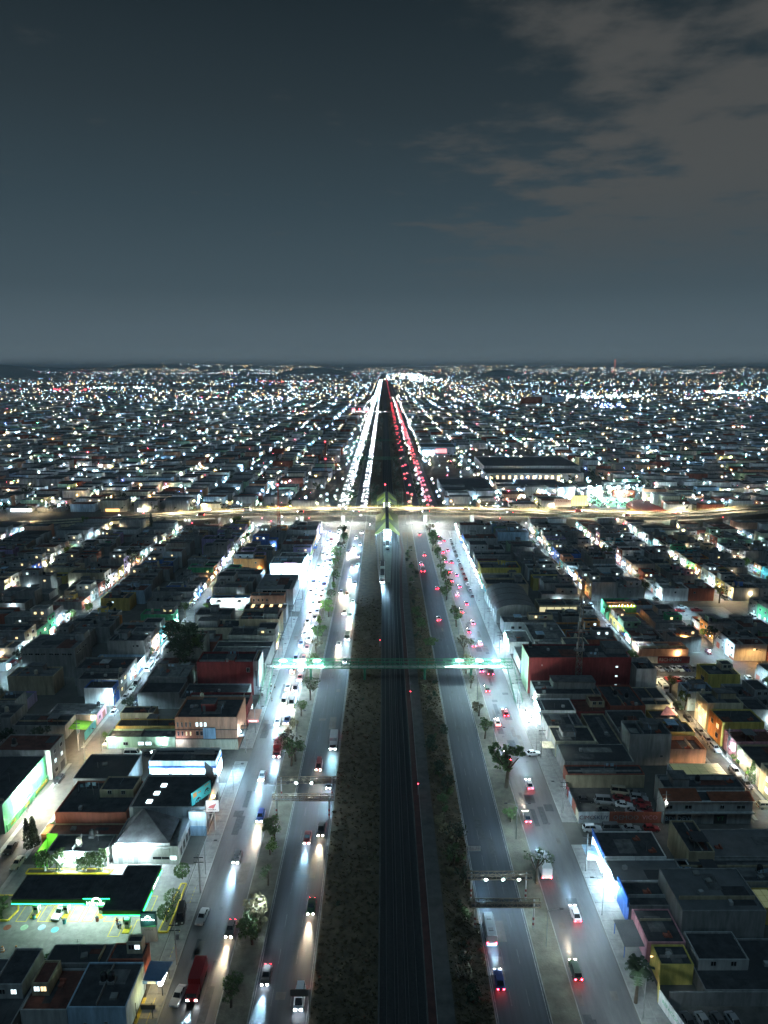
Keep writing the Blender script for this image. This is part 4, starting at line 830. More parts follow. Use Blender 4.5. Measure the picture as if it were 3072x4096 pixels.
for x,y,z in ((-1,-.6,24),(1.1,-.5,24),(.1,1.1,24),(-1,-.6,17),(1.1,-.5,17),(0,-1.1,33)): mb = MB(); mb.box(65.8+x,66.2+x,225.8+y,226+y,z,z+2.6); part(tw,'antenna',mb,M['w_pale grey'])
mb = MB(); mb.prism([(66+1.9*math.cos(i*.785),225.9+1.9*math.sin(i*.785)) for i in range(8)],16.6,16.75); part(tw,'platform',mb,M['steel']); mb = MB(); mb.box(65.3,65.9,224.9,225.2,27,28.2); part(tw,'equipment_box',mb,M['w_white'])
B('workshop','grey block workshop with an open sheet lean-to before the red block','workshop',49.6,70.6,214.2,224.4,5.6,'grey','roof_dark',.5,room=(56,70,219,224,2.4,'grey'),wins=[('S',68,4,1.4,1.4,'e_win_warm')],lamps=[('W',216,4,'e_wall')])
t = B('shop','small shop with blue signs and a glaring white front by the stairs','shop',49,60,205,213.4,4.6,'white','sheet_dark',.4,facade=('W','white'),lamps=[('W',207,4.2,'e_wall'),('W',211,4.4,'e_wall')])
mb = MB(); mb.box(48.85,48.92,205.4,213,.3,3.2); part(t,'shop_window',mb,M['e_shop']); fascia(t,48.7,48.84,205.2,209,3.3,4.2,'w_blue','sign_band'); lamp(t,(-8.3,2,4.2),7500,(.9,1,.93),.4)
B('brick_house','long brick house with a cluttered dark roof behind the small shop','house',70.9,82,206,221,5.6,'brick red','roof_dark',.5,tanks=[(75,214,'tank_black'),(78,212,'tank_black')])
B('sheet_building','grey sheet-roofed building with a cream wall facing the side street','building',82.4,91.4,209,221.6,4.8,'cream','sheet_dark',.2)
t = B('gable_house','house with a pink gable porch by the right side street','house',83,91.2,198,208,3.4,'ochre','roof_dark',.4)
mb = MB(); mb.poly([(86,204,3.9),(91.6,204,3.9),(89,207,5.6)]); mb.poly([(91.6,204,3.9),(91.6,208,3.9),(89,207,5.6)]); part(t,'porch_roof',mb,M['w_pink'])
B('low_house','dark low roofs with pale skylights between shop and brick house','house',60.4,70.6,205.2,213.6,4.2,'dark red','roof_red',.3)
B('shop','shop with a slanted dark canopy and a white advertising board','shop',49.2,60,196,204.6,4.,'grey','roof_grey',.4,facade=('W','white'),lamps=[('N',58,3,'e_wall')])
t = B('shop','shop with an ochre board and a wide pale roof patch','shop',49.2,61,186.6,195.6,4.4,'cream','roof_dark',.5,facade=('W','pale grey'),room=(52,56,190,194,1.6,'pale grey'))
mb = MB(); mb.box(45.8,49.1,186.9,190.6,2.5,2.62); part(t,'awning',mb,M['w_cream']); lamp(t,(-9,-2,6.),900,(.9,1,.85),.3)
B('patio_house','low roofs with an amber-lit patio wall','house',61.4,68.4,186,204.6,3.8,'tan','roof_dark',.4,lamps=[('S',67,2.6,'e_wall_orange')])
B('block_house','tall unplastered grey block house with an orange-lit roof corner','house',68.8,80.4,182,190,8.8,'grey','roof_dark',.8,wins=[('S',78,2.5,.8,.8,'glass')],room=(74,78,186,189.6,1.6,'grey'))
t = B('orange_patio','walled patio glowing orange beside the right side street','patio',80.8,91,183,190.6,3.2,'salmon','roof_red',1.2); lamp(t,(1,-.6,5.4),170,(1,.6,.25),.2)
B('ochre_house','ochre walled house with a dark slanted awning on the right side street','house',80.8,91.2,191.2,197.4,4.8,'ochre','roof_dark',.5,lamps=[('E',195,3.4,'e_wall_orange')])
B('dark_house','cluttered dark roofs beside the ochre walled house','house',69,80.4,190.8,205,4.8,'grey','roof_dark',.4,tanks=[(73,198,'tank_black')])
B('long_shed','long dark sheet shed with two small openings facing the car yard','shed',49.4,68.4,176.6,186,4.2,'grey','sheet_dark',.2,wins=[('S',56,2.6,1,.5,'glass'),('S',60,2.6,1,.5,'glass')])
B('scrap_shed','dark patchwork roof above the car yard wall','shed',49,69.6,171.8,176.2,3.4,'brick red','roof_dark',.3)
t = B('glass_roof_house','house with a glowing yellow-green translucent roof','building',77,90.8,167,175.6,4.4,'white','roof_dark',.1)
mb = MB(); n = 0
for i in range(6):
    for k in range(4): x = 77.4+i*2.2; y = 167.5+k*1.95; mb = MB(); mb.box(x,x+2.1,y,y+1.85,4.62,4.68); part(t,'roof_panel',mb,emis('lit_roof',(.75,.85,.30),.13) if 'lit_roof' not in bpy.data.materials else bpy.data.materials['lit_roof'])
lamp(t,(1,-5.2,3.6),300,(.9,1,.9),.2)
B('dark_house','black flat roofs behind the tiled white house','house',70.2,90.6,160.8,166.6,6.2,'grey','roof_dark',.6,room=(73,77,162,166,2.,'grey'),tanks=[(80,164,'tank_black')])
t = B('tiled_house','white two-storey house with a red tiled roof and graffiti shutters','house',68.6,90.2,154.4+1.6,160.4,6.0,'white','roof_dark',.15,wins=[('S',x,4.,w_,1.1,'glass') for x,w_ in ((69.8,1.8),(74.5,1.8),(82.8,1.1),(87.4,2.2))],
  doors=[('S',70.2,2.8,2.5,'dark_steel'),('S',73.8,3.2,2.5,'sheet_dark'),('S',82.6,3.2,2.5,'dark_steel'),('S',77.5,1.,2.1,'metal_door')],wall_s='pale grey')
def tiles(t, x0,x1,y0,y1,z0,z1):
    nx, ny = int((x1-x0)/.55), int((y1-y0)/.6); mb0 = MB(); dx = (x1-x0)/nx; dy = (y1-y0)/ny; dz = (z1-z0)/ny
    mb0.poly([(0,0,.05),(dx*.97,0,.05),(dx*.97,dy*1.02,.05+dz),(0,dy*1.02,.05+dz)]); mb0.poly([(0,0,-.03),(dx*.97,0,-.03),(dx*.97,0,.05),(0,0,.05)]); mb0.poly([(dx*.97,0,-.03),(dx*.97,dy,dz-.03),(dx*.97,dy,dz+.05),(dx*.97,0,.05)])
    me = mb0.mesh('roof_tile', M['tile_roof']); base = MB(); base.poly([(x0,y0,z0-.05),(x1,y0,z0-.05),(x1,y1,z1-.05),(x0,y1,z1-.05)]); rb = part(t,'tile_roof',base,M['tile_roof'])
    k = 0
    for j in range(ny):
        for i in range(nx): obj('roof_tile', me, rb, Vector((x0+i*dx, y0+j*dy, z0+j*dz+rnd.uniform(0,.02)))-t.location)
tiles(t,68.3,77.6,155.7,159.6,6.3,7.3); tiles(t,79.8,90.5,155.7,158.6,6.3,7.1)
fascia(t,68.3,90.6,155.1,155.98,3.2,3.42,'w_pale grey','balcony'); fascia(t,68.2,90.6,155.6,155.75,6.16,6.28,'w_white','gutter')
for x,b in ((70.2,'BDI'),(73.8,'DEW'),(82.6,'YT')): text(t,b,(x,155.9,1.4),1.6,M['w_pale blue'] if b != 'YT' else M['w_green'],ext=.005)
lamp(t,(-11,-3.6,6.6),420,(.95,1,.9),.2)
t = thing('graffiti_wall','white and brick graffiti wall in front of the crowded car yard','wall',(58,156.3,0))
mb = MB(); mb.box(47.9,55.4,156.2,156.4,.0,3.); part(t,'white_wall',mb,M['w_white']); mb = MB(); mb.box(55.42,68.2,156.2,156.42,.0,3.); part(t,'brick_wall',mb,M['w_brick red'])
for bd,x,s,mk in (('CIMO',49.9,1.5,'w_dark red'),('SKUY',53.4,1.5,'p_blue'),('OEMOO',59.5,1.7,'w_grey'),('VICO',65.4,1.6,'w_pink')): text(t,bd,(x,156.17,1.5),s,M[mk],ext=.004)
t = thing('yard_wall','high block wall between the car yard and the dark sheds','wall',(59,171.4,0)); mb = MB(); mb.box(48.4,69.4,171.2,171.5,0,3.6); part(t,'masonry',mb,M['w_tan'])
t = thing('yard_fence','patchwork advertising fence of the car yard along the pavement','fence',(48,164,0))
for i,(y0,y1,mk) in enumerate(((156.5,159,'w_cream'),(159.1,162.6,'w_brick red'),(162.7,166,'w_pale blue'),(166.1,169,'w_dark red'),(169.1,171.1,'w_white'))): mb = MB(); mb.box(47.9,48.05,y0,y1,0,2.5+.4*(i%2)); part(t,'fence_panel',mb,M[mk])
claim(47.5,70,156,176)
# bottom-right
t = B('shop','white-lit corner shop with a pale blue awning, right of the road','shop',48.4,62,137.6,146.4,4.6,'white','roof_dark',.2,facade=('W','white'))
mb = MB(); mb.box(48.2,48.29,138.2,146,.3,3.6); part(t,'shop_window',mb,M['e_shop_dim']); mb = MB(); mb.box(45.2,48.2,139.6,144,3.,3.1); part(t,'awning',mb,M['w_pale blue']); mb = MB(); mb.box(45.3,48.1,139.5,139.58,2.6,3.05); part(t,'sign_band',mb,M['e_sign']); lamp(t,(-9,-2,3.4),1500,COOL,.3)
fascia(t,48.1,48.32,137.8,146.4,4.2,5.6,'w_blue','sign_band')
t = B('shop','striped-roofed shop with a glaring white open front','shop',48.4,66,130.4,137.2,4.4,'white','sheet',.2,facade=('W','white'))
mb = MB(); mb.box(48.2,48.29,130.8,136.8,.2,3.6); part(t,'shop_window',mb,M['e_shop']); lamp(t,(-9.6,-.6,4),4800,COOL,.4)
t = B('shop','blue-fronted shop below the glaring white shop','shop',49,63,123.2,130,4.6,'grey','roof_dark',.2,facade=('W','blue'),lamps=[('W',129,4.2,'e_wall')])
fascia(t,48.6,48.9,123.4,129.8,4.3,6.2,mat('shop_blue',(.02,.12,.5),var=.1),'sign_band')
t = B('shop','pink and blue shop under a sheet awning below the blue shop','shop',49.4,56.6,114.4,122.8,4.2,'pink','roof_dark',.2,facade=('W','pink'))
mb = MB(); mb.box(45.4,49.2,115,121.6,2.9,3.0); part(t,'awning',mb,M['sheet_dark'])
for y in (115.4,121.2): mb = MB(); mb.tube((45.6,y,.1),(45.6,y,2.9),.07); part(t,'post',mb,M['w_blue'])
t = B('shop','yellow-fronted shop behind the dark palm','shop',50,56,109.4,114,4,'yellow','roof_dark',.3,facade=('W','yellow'),lamps=[('W',112.6,3,'e_win_warm')])
B('warehouse','pale sheet-roofed warehouse with a blank grey end wall in the dark yard','warehouse',57,73,117.6,129.4,8.2,'grey','sheet',.25)
B('dark_yard','black open yard roofs in the darkest corner right of the palm','yard',56.4,78,105.4,117,2.6,'grey','roof_dark',.3)
B('dark_house','dark flat house with a tank beside the long pale sheet roof','house',66.4,72,136.6,147.6,6.4,'tan','roof_dark',.4,tanks=[(69,141,'tank_black')])
t = B('long_warehouse','long pale corrugated roof running to the right picture edge','warehouse',72.4,98,137.4,147,4.8,'grey','sheet',.15)
B('dark_hall','wide black hall roofs below the long pale sheet roof','warehouse',63.4,96,130,137,4.4,'grey','roof_dark',.4,tanks=[(80,133,'tank_black')])
t = B('glass_roof_house','small yard with a glowing yellow lattice roof among black halls','building',73.4,80,130-6.4,129.4,3.6,'ochre','roof_dark',.2)
for i in range(4):
    for k in range(3): x = 73.7+i*1.5; y = 124+k*1.7; mb = MB(); mb.box(x,x+1.4,y,y+1.6,3.64,3.7); part(t,'roof_panel',mb,bpy.data.materials['lit_roof'])
B('dark_house','dark two-storey house near the right edge above the bottom car yard','house',80.6,92,112,128,6.4,'grey','roof_dark',.5,wins=[('S',84,3,1.4,1.4,'glass'),('W',118,3.6,1.2,1.2,'e_win_warm')])
t = thing('advert_wall','white pavement wall with green lettering at the bottom yard','wall',(49,103,0)); mb = MB(); mb.prism([(50.1,97.5),(50.3,97.5),(48.5,105.4),(48.3,105.4)],0,3.); part(t,'masonry',mb,M['w_white'])
text(t,'REFACCIONES',(49.25,101.2,1.8),1.0,M['w_green'],(R(90),0,R(-77)),ext=.004)
t = thing('advert_wall','yellow pavement wall behind the palm stem','wall',(48.2,108,0)); mb = MB(); mb.prism([(48.3,105.6),(48.5,105.6),(49.8,109.2),(49.6,109.2)],0,3.1); part(t,'masonry',mb,M['w_yellow'])
sheet('yard',50.5,80,94,105,M['street'],.018); claim(44,82,90,105)
t = thing('yard_wall','grey wall along the back of the bottom car yard','wall',(62,105.2,0)); mb = MB(); mb.box(50,80,105.0,105.25,0,2.9); part(t,'masonry',mb,M['w_grey'])
# beyond the red block on the right
t = thing('vaulted_hall','large hall with a curved grey vault roof beside the right road','hall',(58.5,310,0)); claim(48.8,68,294,330)
mb = MB(); rf = MB(); N = 14
for i in range(N):
    a0,a1 = math.pi*i/N, math.pi*(i+1)/N; x0,x1 = 58.4-9.*math.cos(a0),58.4-9.*math.cos(a1); z0,z1 = 5+3.6*math.sin(a0),5+3.6*math.sin(a1)
    rf.poly([(x0,296,z0),(x1,296,z1),(x1,328,z1),(x0,328,z0)]); mb.poly([(x0,296.3,0),(x1,296.3,0),(x1,296.3,z1),(x0,296.3,z0)])
mb.poly([(49.4,296,0),(49.4,328,0),(49.4,328,5),(49.4,296,5)]); mb.poly([(67.4,328,0),(67.4,296,0),(67.4,296,5),(67.4,328,5)])
part(t,'wall',mb,M['w_grey']); part(t,'vault_roof',rf,M['sheet_y'])
for y in (303,312,320):
    mb = MB()
    for i in range(2,N-2):
        a0,a1 = math.pi*i/N, math.pi*(i+1)/N; mb.poly([(58.4-9.03*math.cos(a0),y,5.03+3.6*math.sin(a0)),(58.4-9.03*math.cos(a1),y,5.03+3.6*math.sin(a1)),(58.4-9.03*math.cos(a1),y+.5,5.03+3.6*math.sin(a1)),(58.4-9.03*math.cos(a0),y+.5,5.03+3.6*math.sin(a0))])
    part(t,'roof_rib',mb,M['dark_wall'])
t = thing('yard_wall','pale street wall with tall boards beside the vaulted hall','wall',(48.9,310,0)); mb = MB(); mb.box(48.8,48.98,294,330,.1,3.6); part(t,'masonry',mb,M['w_pale grey'])
for y in (300,306,312,318): mb = MB(); mb.box(48.7,48.78,y,y+2,1.4,4.8); part(t,'advert_board',mb,M['w_white'])
t = B('market_hall','open-fronted stall hall with a row of lit yellow bays','hall',70,91.4,306,315,4.6,'cream','roof_dark',.2,lamps=[('E',312,4.2,'e_wall_blue')])
for i in range(6): mb = MB(); mb.box(70.4+i*3.4,73.4+i*3.4,305.9,305.98,1.4,3.9); part(t,'lit_bay',mb,emis('bay',(1,.9,.5),.8) if 'bay' not in bpy.data.materials else bpy.data.materials['bay'])
B('pale_hotel','long pale low block with a row of blue doors below the vaulted hall','building',50,72,282,290,5.2,'pale grey','roof_grey',.4,wins=[('S',x,2.6,1.4,1.2,'glass') for x in (54,57,63)],doors=[('S',x,.9,2.,'w_blue') for x in (52,60,66,69)])
t = B('shop','green-edged white shop with blue parasols by the right road','shop',49.2,58,262,275,4.4,'white','roof_pale',.4,facade=('W','pale green'),lamps=[('W',266,4,'e_wall'),('W',272,4,'e_wall')]); lamp(t,(-8.5,0,4.2),5000,COOL,.4)
mb = MB(); mb.box(49.,49.1,263,274,.3,3.2); part(t,'shop_window',mb,M['e_shop_dim'])
B('grey_hall','grey roofed hall with fans beside the white shop','building',58.4,72,262,280,5.4,'pale grey','roof_grey',.4,tanks=[(66,276,'tank_beige')])
t = B('shop','blue-signed shop next to the huge red block','shop',50,58,244,258,4.4,'pale grey','roof_pale',.3,facade=('S','blue')); lamp(t,(-7.6,-3,4.4),2200,(.9,1,.95),.3)
B('grey_house','plain grey house behind the huge red block','building',58.6,78,243,260,5.6,'grey','roof_grey',.5)
t = B('green_corner_house','green two-storey corner house with lights along its roof edge','house',99.6,112,300,311,5.8,'green','roof_dark',.6,wins=[('S',x,3.6,1.4,1.3,'e_win_warm') for x in (102,106)]+[('S',x,1,1.4,1.3,'glass') for x in (102,106)],facade=('S','green'))
for i in range(9): mb = MB(); mb.octa((100.2+i*1.3,299.8,6.6),.13); part(t,'bulb',mb,M['e_wall_orange'])
B('blue_corner_house','bright blue two-storey house beside the green corner house','house',112.4,121.4,302,311,5.6,'pale blue','roof_dark',.5,facade=('S','pale blue'))
t = B('yellow_block','tall pale yellow block-walled house on the right side street','house',99.4,110.4,202,210,8.4,'cream','roof_dark',.6,wins=[('W',205,3.6,2.6,2.2,'glass'),('W',208.4,3.6,1.6,2.2,'glass')],room=(104,110,206,209.6,1.9,'tan'),wall_s='cream',doors=[('W',206,3,2.4,'w_white')],tanks=[(101,209,'tank_beige')])
B('orange_house','orange and yellow house with white-framed windows on the right side street','house',99.6,112,192.4,200.8,7.2,'yellow','roof_dark',.5,wins=[('W',195,4.4,1.6,1.6,'e_win_warm'),('W',198.5,4.4,1.6,1.6,'glass'),('W',195,1.4,1.6,1.6,'glass')],facade=('W','orange'))
B('pink_house','pink walled house with a sloping brown roof on the right side street','house',100,112,184.6,191.8,5.2,'pink','roof_red',.6,lamps=[('W',186.2,3.4,'e_wall')])
B('teal_house','cream house with turquoise balconies at the right edge','house',99.6,112,160,170.6,7.2,'cream','roof_dark',.5,wins=[('W',y,z,2.,1.6,'e_win_cool') for y in (162.4,166.6) for z in (1.4,4.4)],lamps=[('W',161,3.,'e_wall')])
B('shop_house','low cream house with lit doors above the turquoise balconies','house',100,113,171.4,183.8,5,'tan','roof_dark',.5,lamps=[('W',181,3,'e_wall'),('W',174,3,'e_wall')])
B('blue_white_house','pale blue house with a bright sheet canopy near the walled car park','house',98.8,108,214.6,222,6.2,'pale blue','roof_dark',.5,facade=('W','pale blue'),room=(101,106,218,221,1.7,'pale blue'),wins=[('W',217,3.6,1.4,1.2,'e_win_cool')])
B('dark_house','dark roofed house with a yellow side between car park and amber road','house',111,122,227,236,6.6,'yellow','roof_dark',.5,wins=[('W',231,3.4,2.4,1.4,'glass')])
t = thing('lettered_wall','dark red wall with large grey lettering above the walled car park','wall',(109.5,253,0)); mb = MB(); mb.box(104,116,252.9,253.1,0,2.6); part(t,'masonry',mb,M['w_dark red']); text(t,'RICHMAN',(108.6,252.88,1.3),1.9,M['w_pale grey'],ext=.004)
t = thing('yard_wall','pale sheet wall left of the lettered dark red wall','wall',(100,253,0)); mb = MB(); mb.box(96.6,103.9,252.9,253.08,0,2.6); part(t,'masonry',mb,M['w_pale grey'])
B('brick_row','orange-lit brick house behind the walled car park','house',97,116,254.6,262,4.6,'salmon','roof_red',.4,lamps=[('S',112,3.4,'e_wall_warm')])
claim(98,126,233,254); claim(121,160,299,318)
for x in LST: claim(x-3.2,x+3.2,90,480)
for x in RST: claim(x-3.4,x+3.4,90 if x < 100 else 240,480)
for a in ((-360,-42.4,184.3,190.8),(-360,-61,304.3,311.5),(49.4,104,148.2,155.6),(110,420,246.6,253.6),(98,340,318,325)): claim(*a)

# --- the ordinary houses: lots along every street, each house a thing of its own
def inview(x, y, m=8): return abs(x) < .548*(y*.98+22)+m
def free(x0,x1,y0,y1): return not any(x0 < b and x1 > a and y0 < d and y1 > c for a,b,c,d in OCC)
cols = [(-61.6,-42.6,1,'left road front','avenue')]
def side_cols(S, first, sgn):
    out = []; prev = first
    for i, s in enumerate(S):
        a, b = sorted((prev, s-sgn*4.4)); mid = (a+b)/2
        nm = f'{ordw(i+1)} {"left" if sgn < 0 else "right"} side street'
        nm0 = f'{ordw(i)} {"left" if sgn < 0 else "right"} side street' if i else None
        if i == 0: out += [((a,b) if sgn > 0 else (a,b))+(sgn, nm, 'inner')]
        else:
            if sgn < 0: out += [(mid,b,1,nm0,'outer'),(a,mid,-1,nm,'inner')]
            else: out += [(a,mid,-1,nm0,'outer'),(mid,b,1,nm,'inner')]
        prev = s+sgn*4.4
    return out
cols += side_cols(LST,-61.8,-1); cols += [(49.6,70.4,-1,'right road front','avenue')] + side_cols(RST,70.6,1)
NAMEC = list(WALLS)
WT = ['grey']*7+['pale grey']*4+['white']*3+['cream']*2+['ochre','salmon','salmon','pink','orange','brick red','brick red','pale green','green','turquoise','blue','pale blue','lilac','yellow','tan','tan']
lots = []
for x0,x1,side,nm,pos in cols:
    y = 100+rnd.uniform(0,4)
    while y < 476:
        d = rnd.uniform(6.8,10.5) if pos != 'avenue' else rnd.uniform(9,15)
        a, b = x0+.15, x1-.15; dep = b-a
        if dep > 14 and pos != 'avenue':
            k = rnd.uniform(.62,.98)
            if side > 0: a = b-dep*k
            else: b = a+dep*k
        if inview((a+b)/2, y, 4) and free(a,b,y,y+d): lots.append((math.hypot((a+b)/2,y),a,b,y+.1,y+d-.1,side,nm,pos)); OCC.append((a,b,y,y+d)); y += d
        else: y += .8
lots.sort(); n_special = 90
near, extra = lots[:300], lots[300:]
cnt = {}
for L in sorted(near, key=lambda L:-L[3]):
    _,a,b,y0,y1,side,nm,pos = L; kk = (nm,pos); cnt[kk] = cnt.get(kk,0)+1
    st_ = rnd.choices((1,2,3),(4,6,1.6))[0] if pos != 'avenue' else rnd.choices((1,2,3),(2,5,2))[0]
    h = st_*2.75+rnd.uniform(.1,.7); colr = rnd.choice(WT); face = 'E' if side > 0 else 'W'
    fc = rnd.choice(WT[7:]); wall = colr if rnd.random() < .45 else 'grey'; if_f = rnd.random() < .75
    yc = (y0+y1)/2; w_ = y1-y0; wins = []; lamps_ = []; doors = []
    lit = lambda: rnd.choices(('glass','e_win_warm','e_win_cool'),(5,1.2,1.2))[0]
    for s in range(st_):
        for u in (y0+w_*.28,y0+w_*.72):
            if s == 0 and u > yc: continue
            wins.append((face,u,s*2.75+1.1,rnd.choice((1.2,1.6)),1.2,lit()))
    doors.append((face,y0+w_*.72,2.4,2.2,rnd.choice(('metal_door','w_white','dark_steel','w_brick red'))))
    if h > 5 and rnd.random() < .6: wins.append(('S',rnd.uniform(a+2,b-2),h-2,1.,.9,lit()))
    if h > 5 and rnd.random() < .3: wins.append(('S',rnd.uniform(a+2,b-2),h-2,.8,.8,'glass'))
    r = rnd.random()
    if r < .52: lamps_.append((face,y0+w_*.5,2.7,rnd.choices(('e_wall','e_wall_warm','e_wall_orange','e_wall_blue'),(9,2.5,1.,.6))[0]))
    elif r < .84: lamps_.append(('S',rnd.uniform(a+1,b-1),min(h,4)-.4,rnd.choice(('e_wall','e_wall','e_wall_warm'))))
    tanks = [(rnd.uniform(a+1.5,b-1.5),rnd.uniform(y0+1.5,y1-1.5),rnd.choice(('tank_black','tank_black','tank_beige')))] if rnd.random() < .62 else []
    room = None
    if rnd.random() < .42:
        ra = rnd.uniform(a+1,b-5); room = (ra,ra+rnd.uniform(2.4,4),y1-rnd.uniform(3,4),y1-.5,2.3,rnd.choice(('grey','pale grey',colr)))
    up = None
    if room is None and rnd.random() < .55 and b-a > 8:
        fx,fy = rnd.uniform(.35,.62),rnd.uniform(.5,.9); xa = (b-.3-(b-a)*fx) if side > 0 else a+.3; up = (xa,xa+(b-a)*fx,y1-.35-(y1-y0-.7)*fy,y1-.35,rnd.uniform(2.2,2.9),rnd.choice((wall,'grey','pale grey',colr)))
        if side > 0: tanks = [q for q in tanks if q[0] < xa-1]
        else: tanks = [q for q in tanks if q[0] > xa+(b-a)*fx+1]
    roof = rnd.choices(('roof_dark','roof_grey','roof_red','roof_pale','sheet'),(6,4,3,.8,1))[0]
    feat = 'black tank' if tanks and tanks[0][2] == 'tank_black' else 'beige tank' if tanks else 'roof room' if room else 'red roof' if roof == 'roof_red' else 'bare roof'
    shown = fc if if_f else wall
    lab = f'{("one","two","three")[st_-1]}-storey {shown} house, {feat}, {ordw(cnt[kk])} from overpass, ' + (nm if pos == 'avenue' else f'{pos} side of {nm}')
    th_ = bld('house',lab,'house',a,b,y0,y1,h,wall,roof,rnd.uniform(.25,.9),wins,doors,tanks,room,lamps_,(face,fc) if if_f else None,'houses on the side streets',None,up); clutter(th_,a+.3,b-.3,y0+.3,y1-.3,h)
    fx_ = b+.073 if side > 0 else a-.073; o_ = .05 if side > 0 else -.05
    if pos == 'avenue' or rnd.random() < .12:
        mb = MB(); mb.box(min(fx_,fx_+o_*4),max(fx_,fx_+o_*4),y0+.3,y1-.3,2.75,min(h,3.7)); part(th_,'sign_band',mb,M[rnd.choice(('w_blue','w_dark red','w_white','w_yellow','w_green','w_turquoise','w_orange'))])
        if rnd.random() < .6: mb = MB(); u0 = rnd.uniform(y0+.4,y0+1.2); mb.box(min(fx_,fx_+o_),max(fx_,fx_+o_),u0,u0+rnd.uniform(2.2,w_*.6),.25,2.6); part(th_,'shop_window',mb,M[rnd.choice(('e_shop_dim','e_shop_dim','e_shop_warm'))])
        if rnd.random() < .5: mb = MB(); u0 = rnd.uniform(y0+.3,y0+w_*.4); mb.prism([(fx_,u0),(fx_+o_*40,u0),(fx_+o_*40,u0+w_*.5),(fx_,u0+w_*.5)] if side > 0 else [(fx_+o_*40,u0),(fx_,u0),(fx_,u0+w_*.5),(fx_+o_*40,u0+w_*.5)],2.62,2.7); part(th_,'awning',mb,M[rnd.choice(('sheet','w_blue','w_dark red','w_pale grey','sheet_dark'))])
    elif if_f and rnd.random() < .55:
        mb = MB(); mb.box(min(fx_,fx_+o_*.4),max(fx_,fx_+o_*.4),y0+.05,y0+w_*.72-1.25,.03,.95); part(th_,'base_band',mb,M['w_'+rnd.choice(('dark red','grey','brick red','blue','tan'))])

# ------------------------------------------------------------------ the far city (too many to count: joined)
def boxes(name, A, mi, mats, kind='stuff'):
    """A: rows cx,cy,w,d,h,z0 ; wall material mi, roof material last entries"""
    A = np.asarray(A, float); n = len(A); cx,cy_,w_,d_,h_ = A[:,:5].T; z0 = A[:,5] if A.shape[1] > 5 else np.zeros(n)
    V = np.zeros((n,8,3)); sx = np.array([-1,1,1,-1]*2)*.5; sy = np.array([-1,-1,1,1]*2)*.5
    V[:,:,0] = cx[:,None]+w_[:,None]*sx; V[:,:,1] = cy_[:,None]+d_[:,None]*sy; V[:,:4,2] = z0[:,None]; V[:,4:,2] = (z0+h_)[:,None]
    F = np.array([(4,5,6,7),(0,1,5,4),(1,2,6,5),(2,3,7,6),(3,0,4,7)]); I = (np.arange(n)[:,None,None]*8+F[None]).reshape(-1)
    me = bpy.data.meshes.new(name); me.vertices.add(n*8); me.vertices.foreach_set('co',V.reshape(-1)); me.loops.add(len(I)); me.loops.foreach_set('vertex_index',I.astype(np.int32))
    me.polygons.add(n*5); me.polygons.foreach_set('loop_start',(np.arange(n*5)*4).astype(np.int32))
    for m in mats: me.materials.append(m)
    pm = np.repeat(np.asarray(mi)[:,:1],5,1); pm[:,0] = np.asarray(mi)[:,1]; me.polygons.foreach_set('material_index',pm.reshape(-1).astype(np.int32)); me.update(calc_edges=True)
    return tag(obj(name,me),kind=kind)
rg = np.random.default_rng(11)
fm = [M['w_grey'],M['w_pale grey'],M['w_white'],M['w_cream'],M['w_salmon'],M['w_brick red'],M['w_pale green'],M['w_pale blue'],M['roof_dark'],M['roof_grey'],M['roof_red']]
A = [((a+b)/2,(y0+y1)/2,b-a,y1-y0-.2,rnd.choice((3.2,5.8,6,6.2,8.6)),0) for _,a,b,y0,y1,*_r in extra]
BIGS = [(44,212,640,970),(168,216,545,604),(-62,-44,560,640)]
ycur = 541.
while ycur < 3900:
    d = 9. if ycur < 2000 else 14.
    X = .548*(ycur*.98+22)+10
    for c in range(-int(X/49)-1, int(X/49)+2):
        for s in (0,1):
            cx = (c+.5)*49-2+ (12.2 if s else -11.2); w_ = rg.uniform(13,21)
            if abs(cx) < 57 or abs(cx) > X or rg.random() < .05: continue
            if any(p[0] < cx+11 and p[1] > cx-11 and p[2] < ycur+8 and p[3] > ycur for p in BIGS): continue
            A.append((cx+rg.uniform(-1,1),ycur+d/2,w_,d-.25,rg.choice((3.1,3.3,5.8,6.1,6.4,8.7,9)),0))
    ycur += d if int(ycur/9) % 14 else d+9
ycur = 3900
while ycur < 11500:
    X = .548*ycur; nn = int(2*X/62); cx = -X+np.arange(nn)*62+rg.uniform(-14,14,nn); cx = cx[np.abs(cx) > 70]
    A += [(x,ycur+rg.uniform(-14,14),rg.uniform(24,52),rg.uniform(18,36),rg.uniform(4,13),0) for x in cx]; ycur += 58
for x,y,w_,h_ in ((430,2100,60,26),(470,2130,40,30),(520,2160,40,24)): A.append((x,y,w_,20,h_,0))
n = len(A); wm = rg.choice(8,n,p=[.34,.2,.12,.1,.07,.07,.05,.05]); rm = rg.choice([8,9,10],n,p=[.55,.3,.15])
boxes('distant_houses',A,np.stack([wm,rm],1),fm)
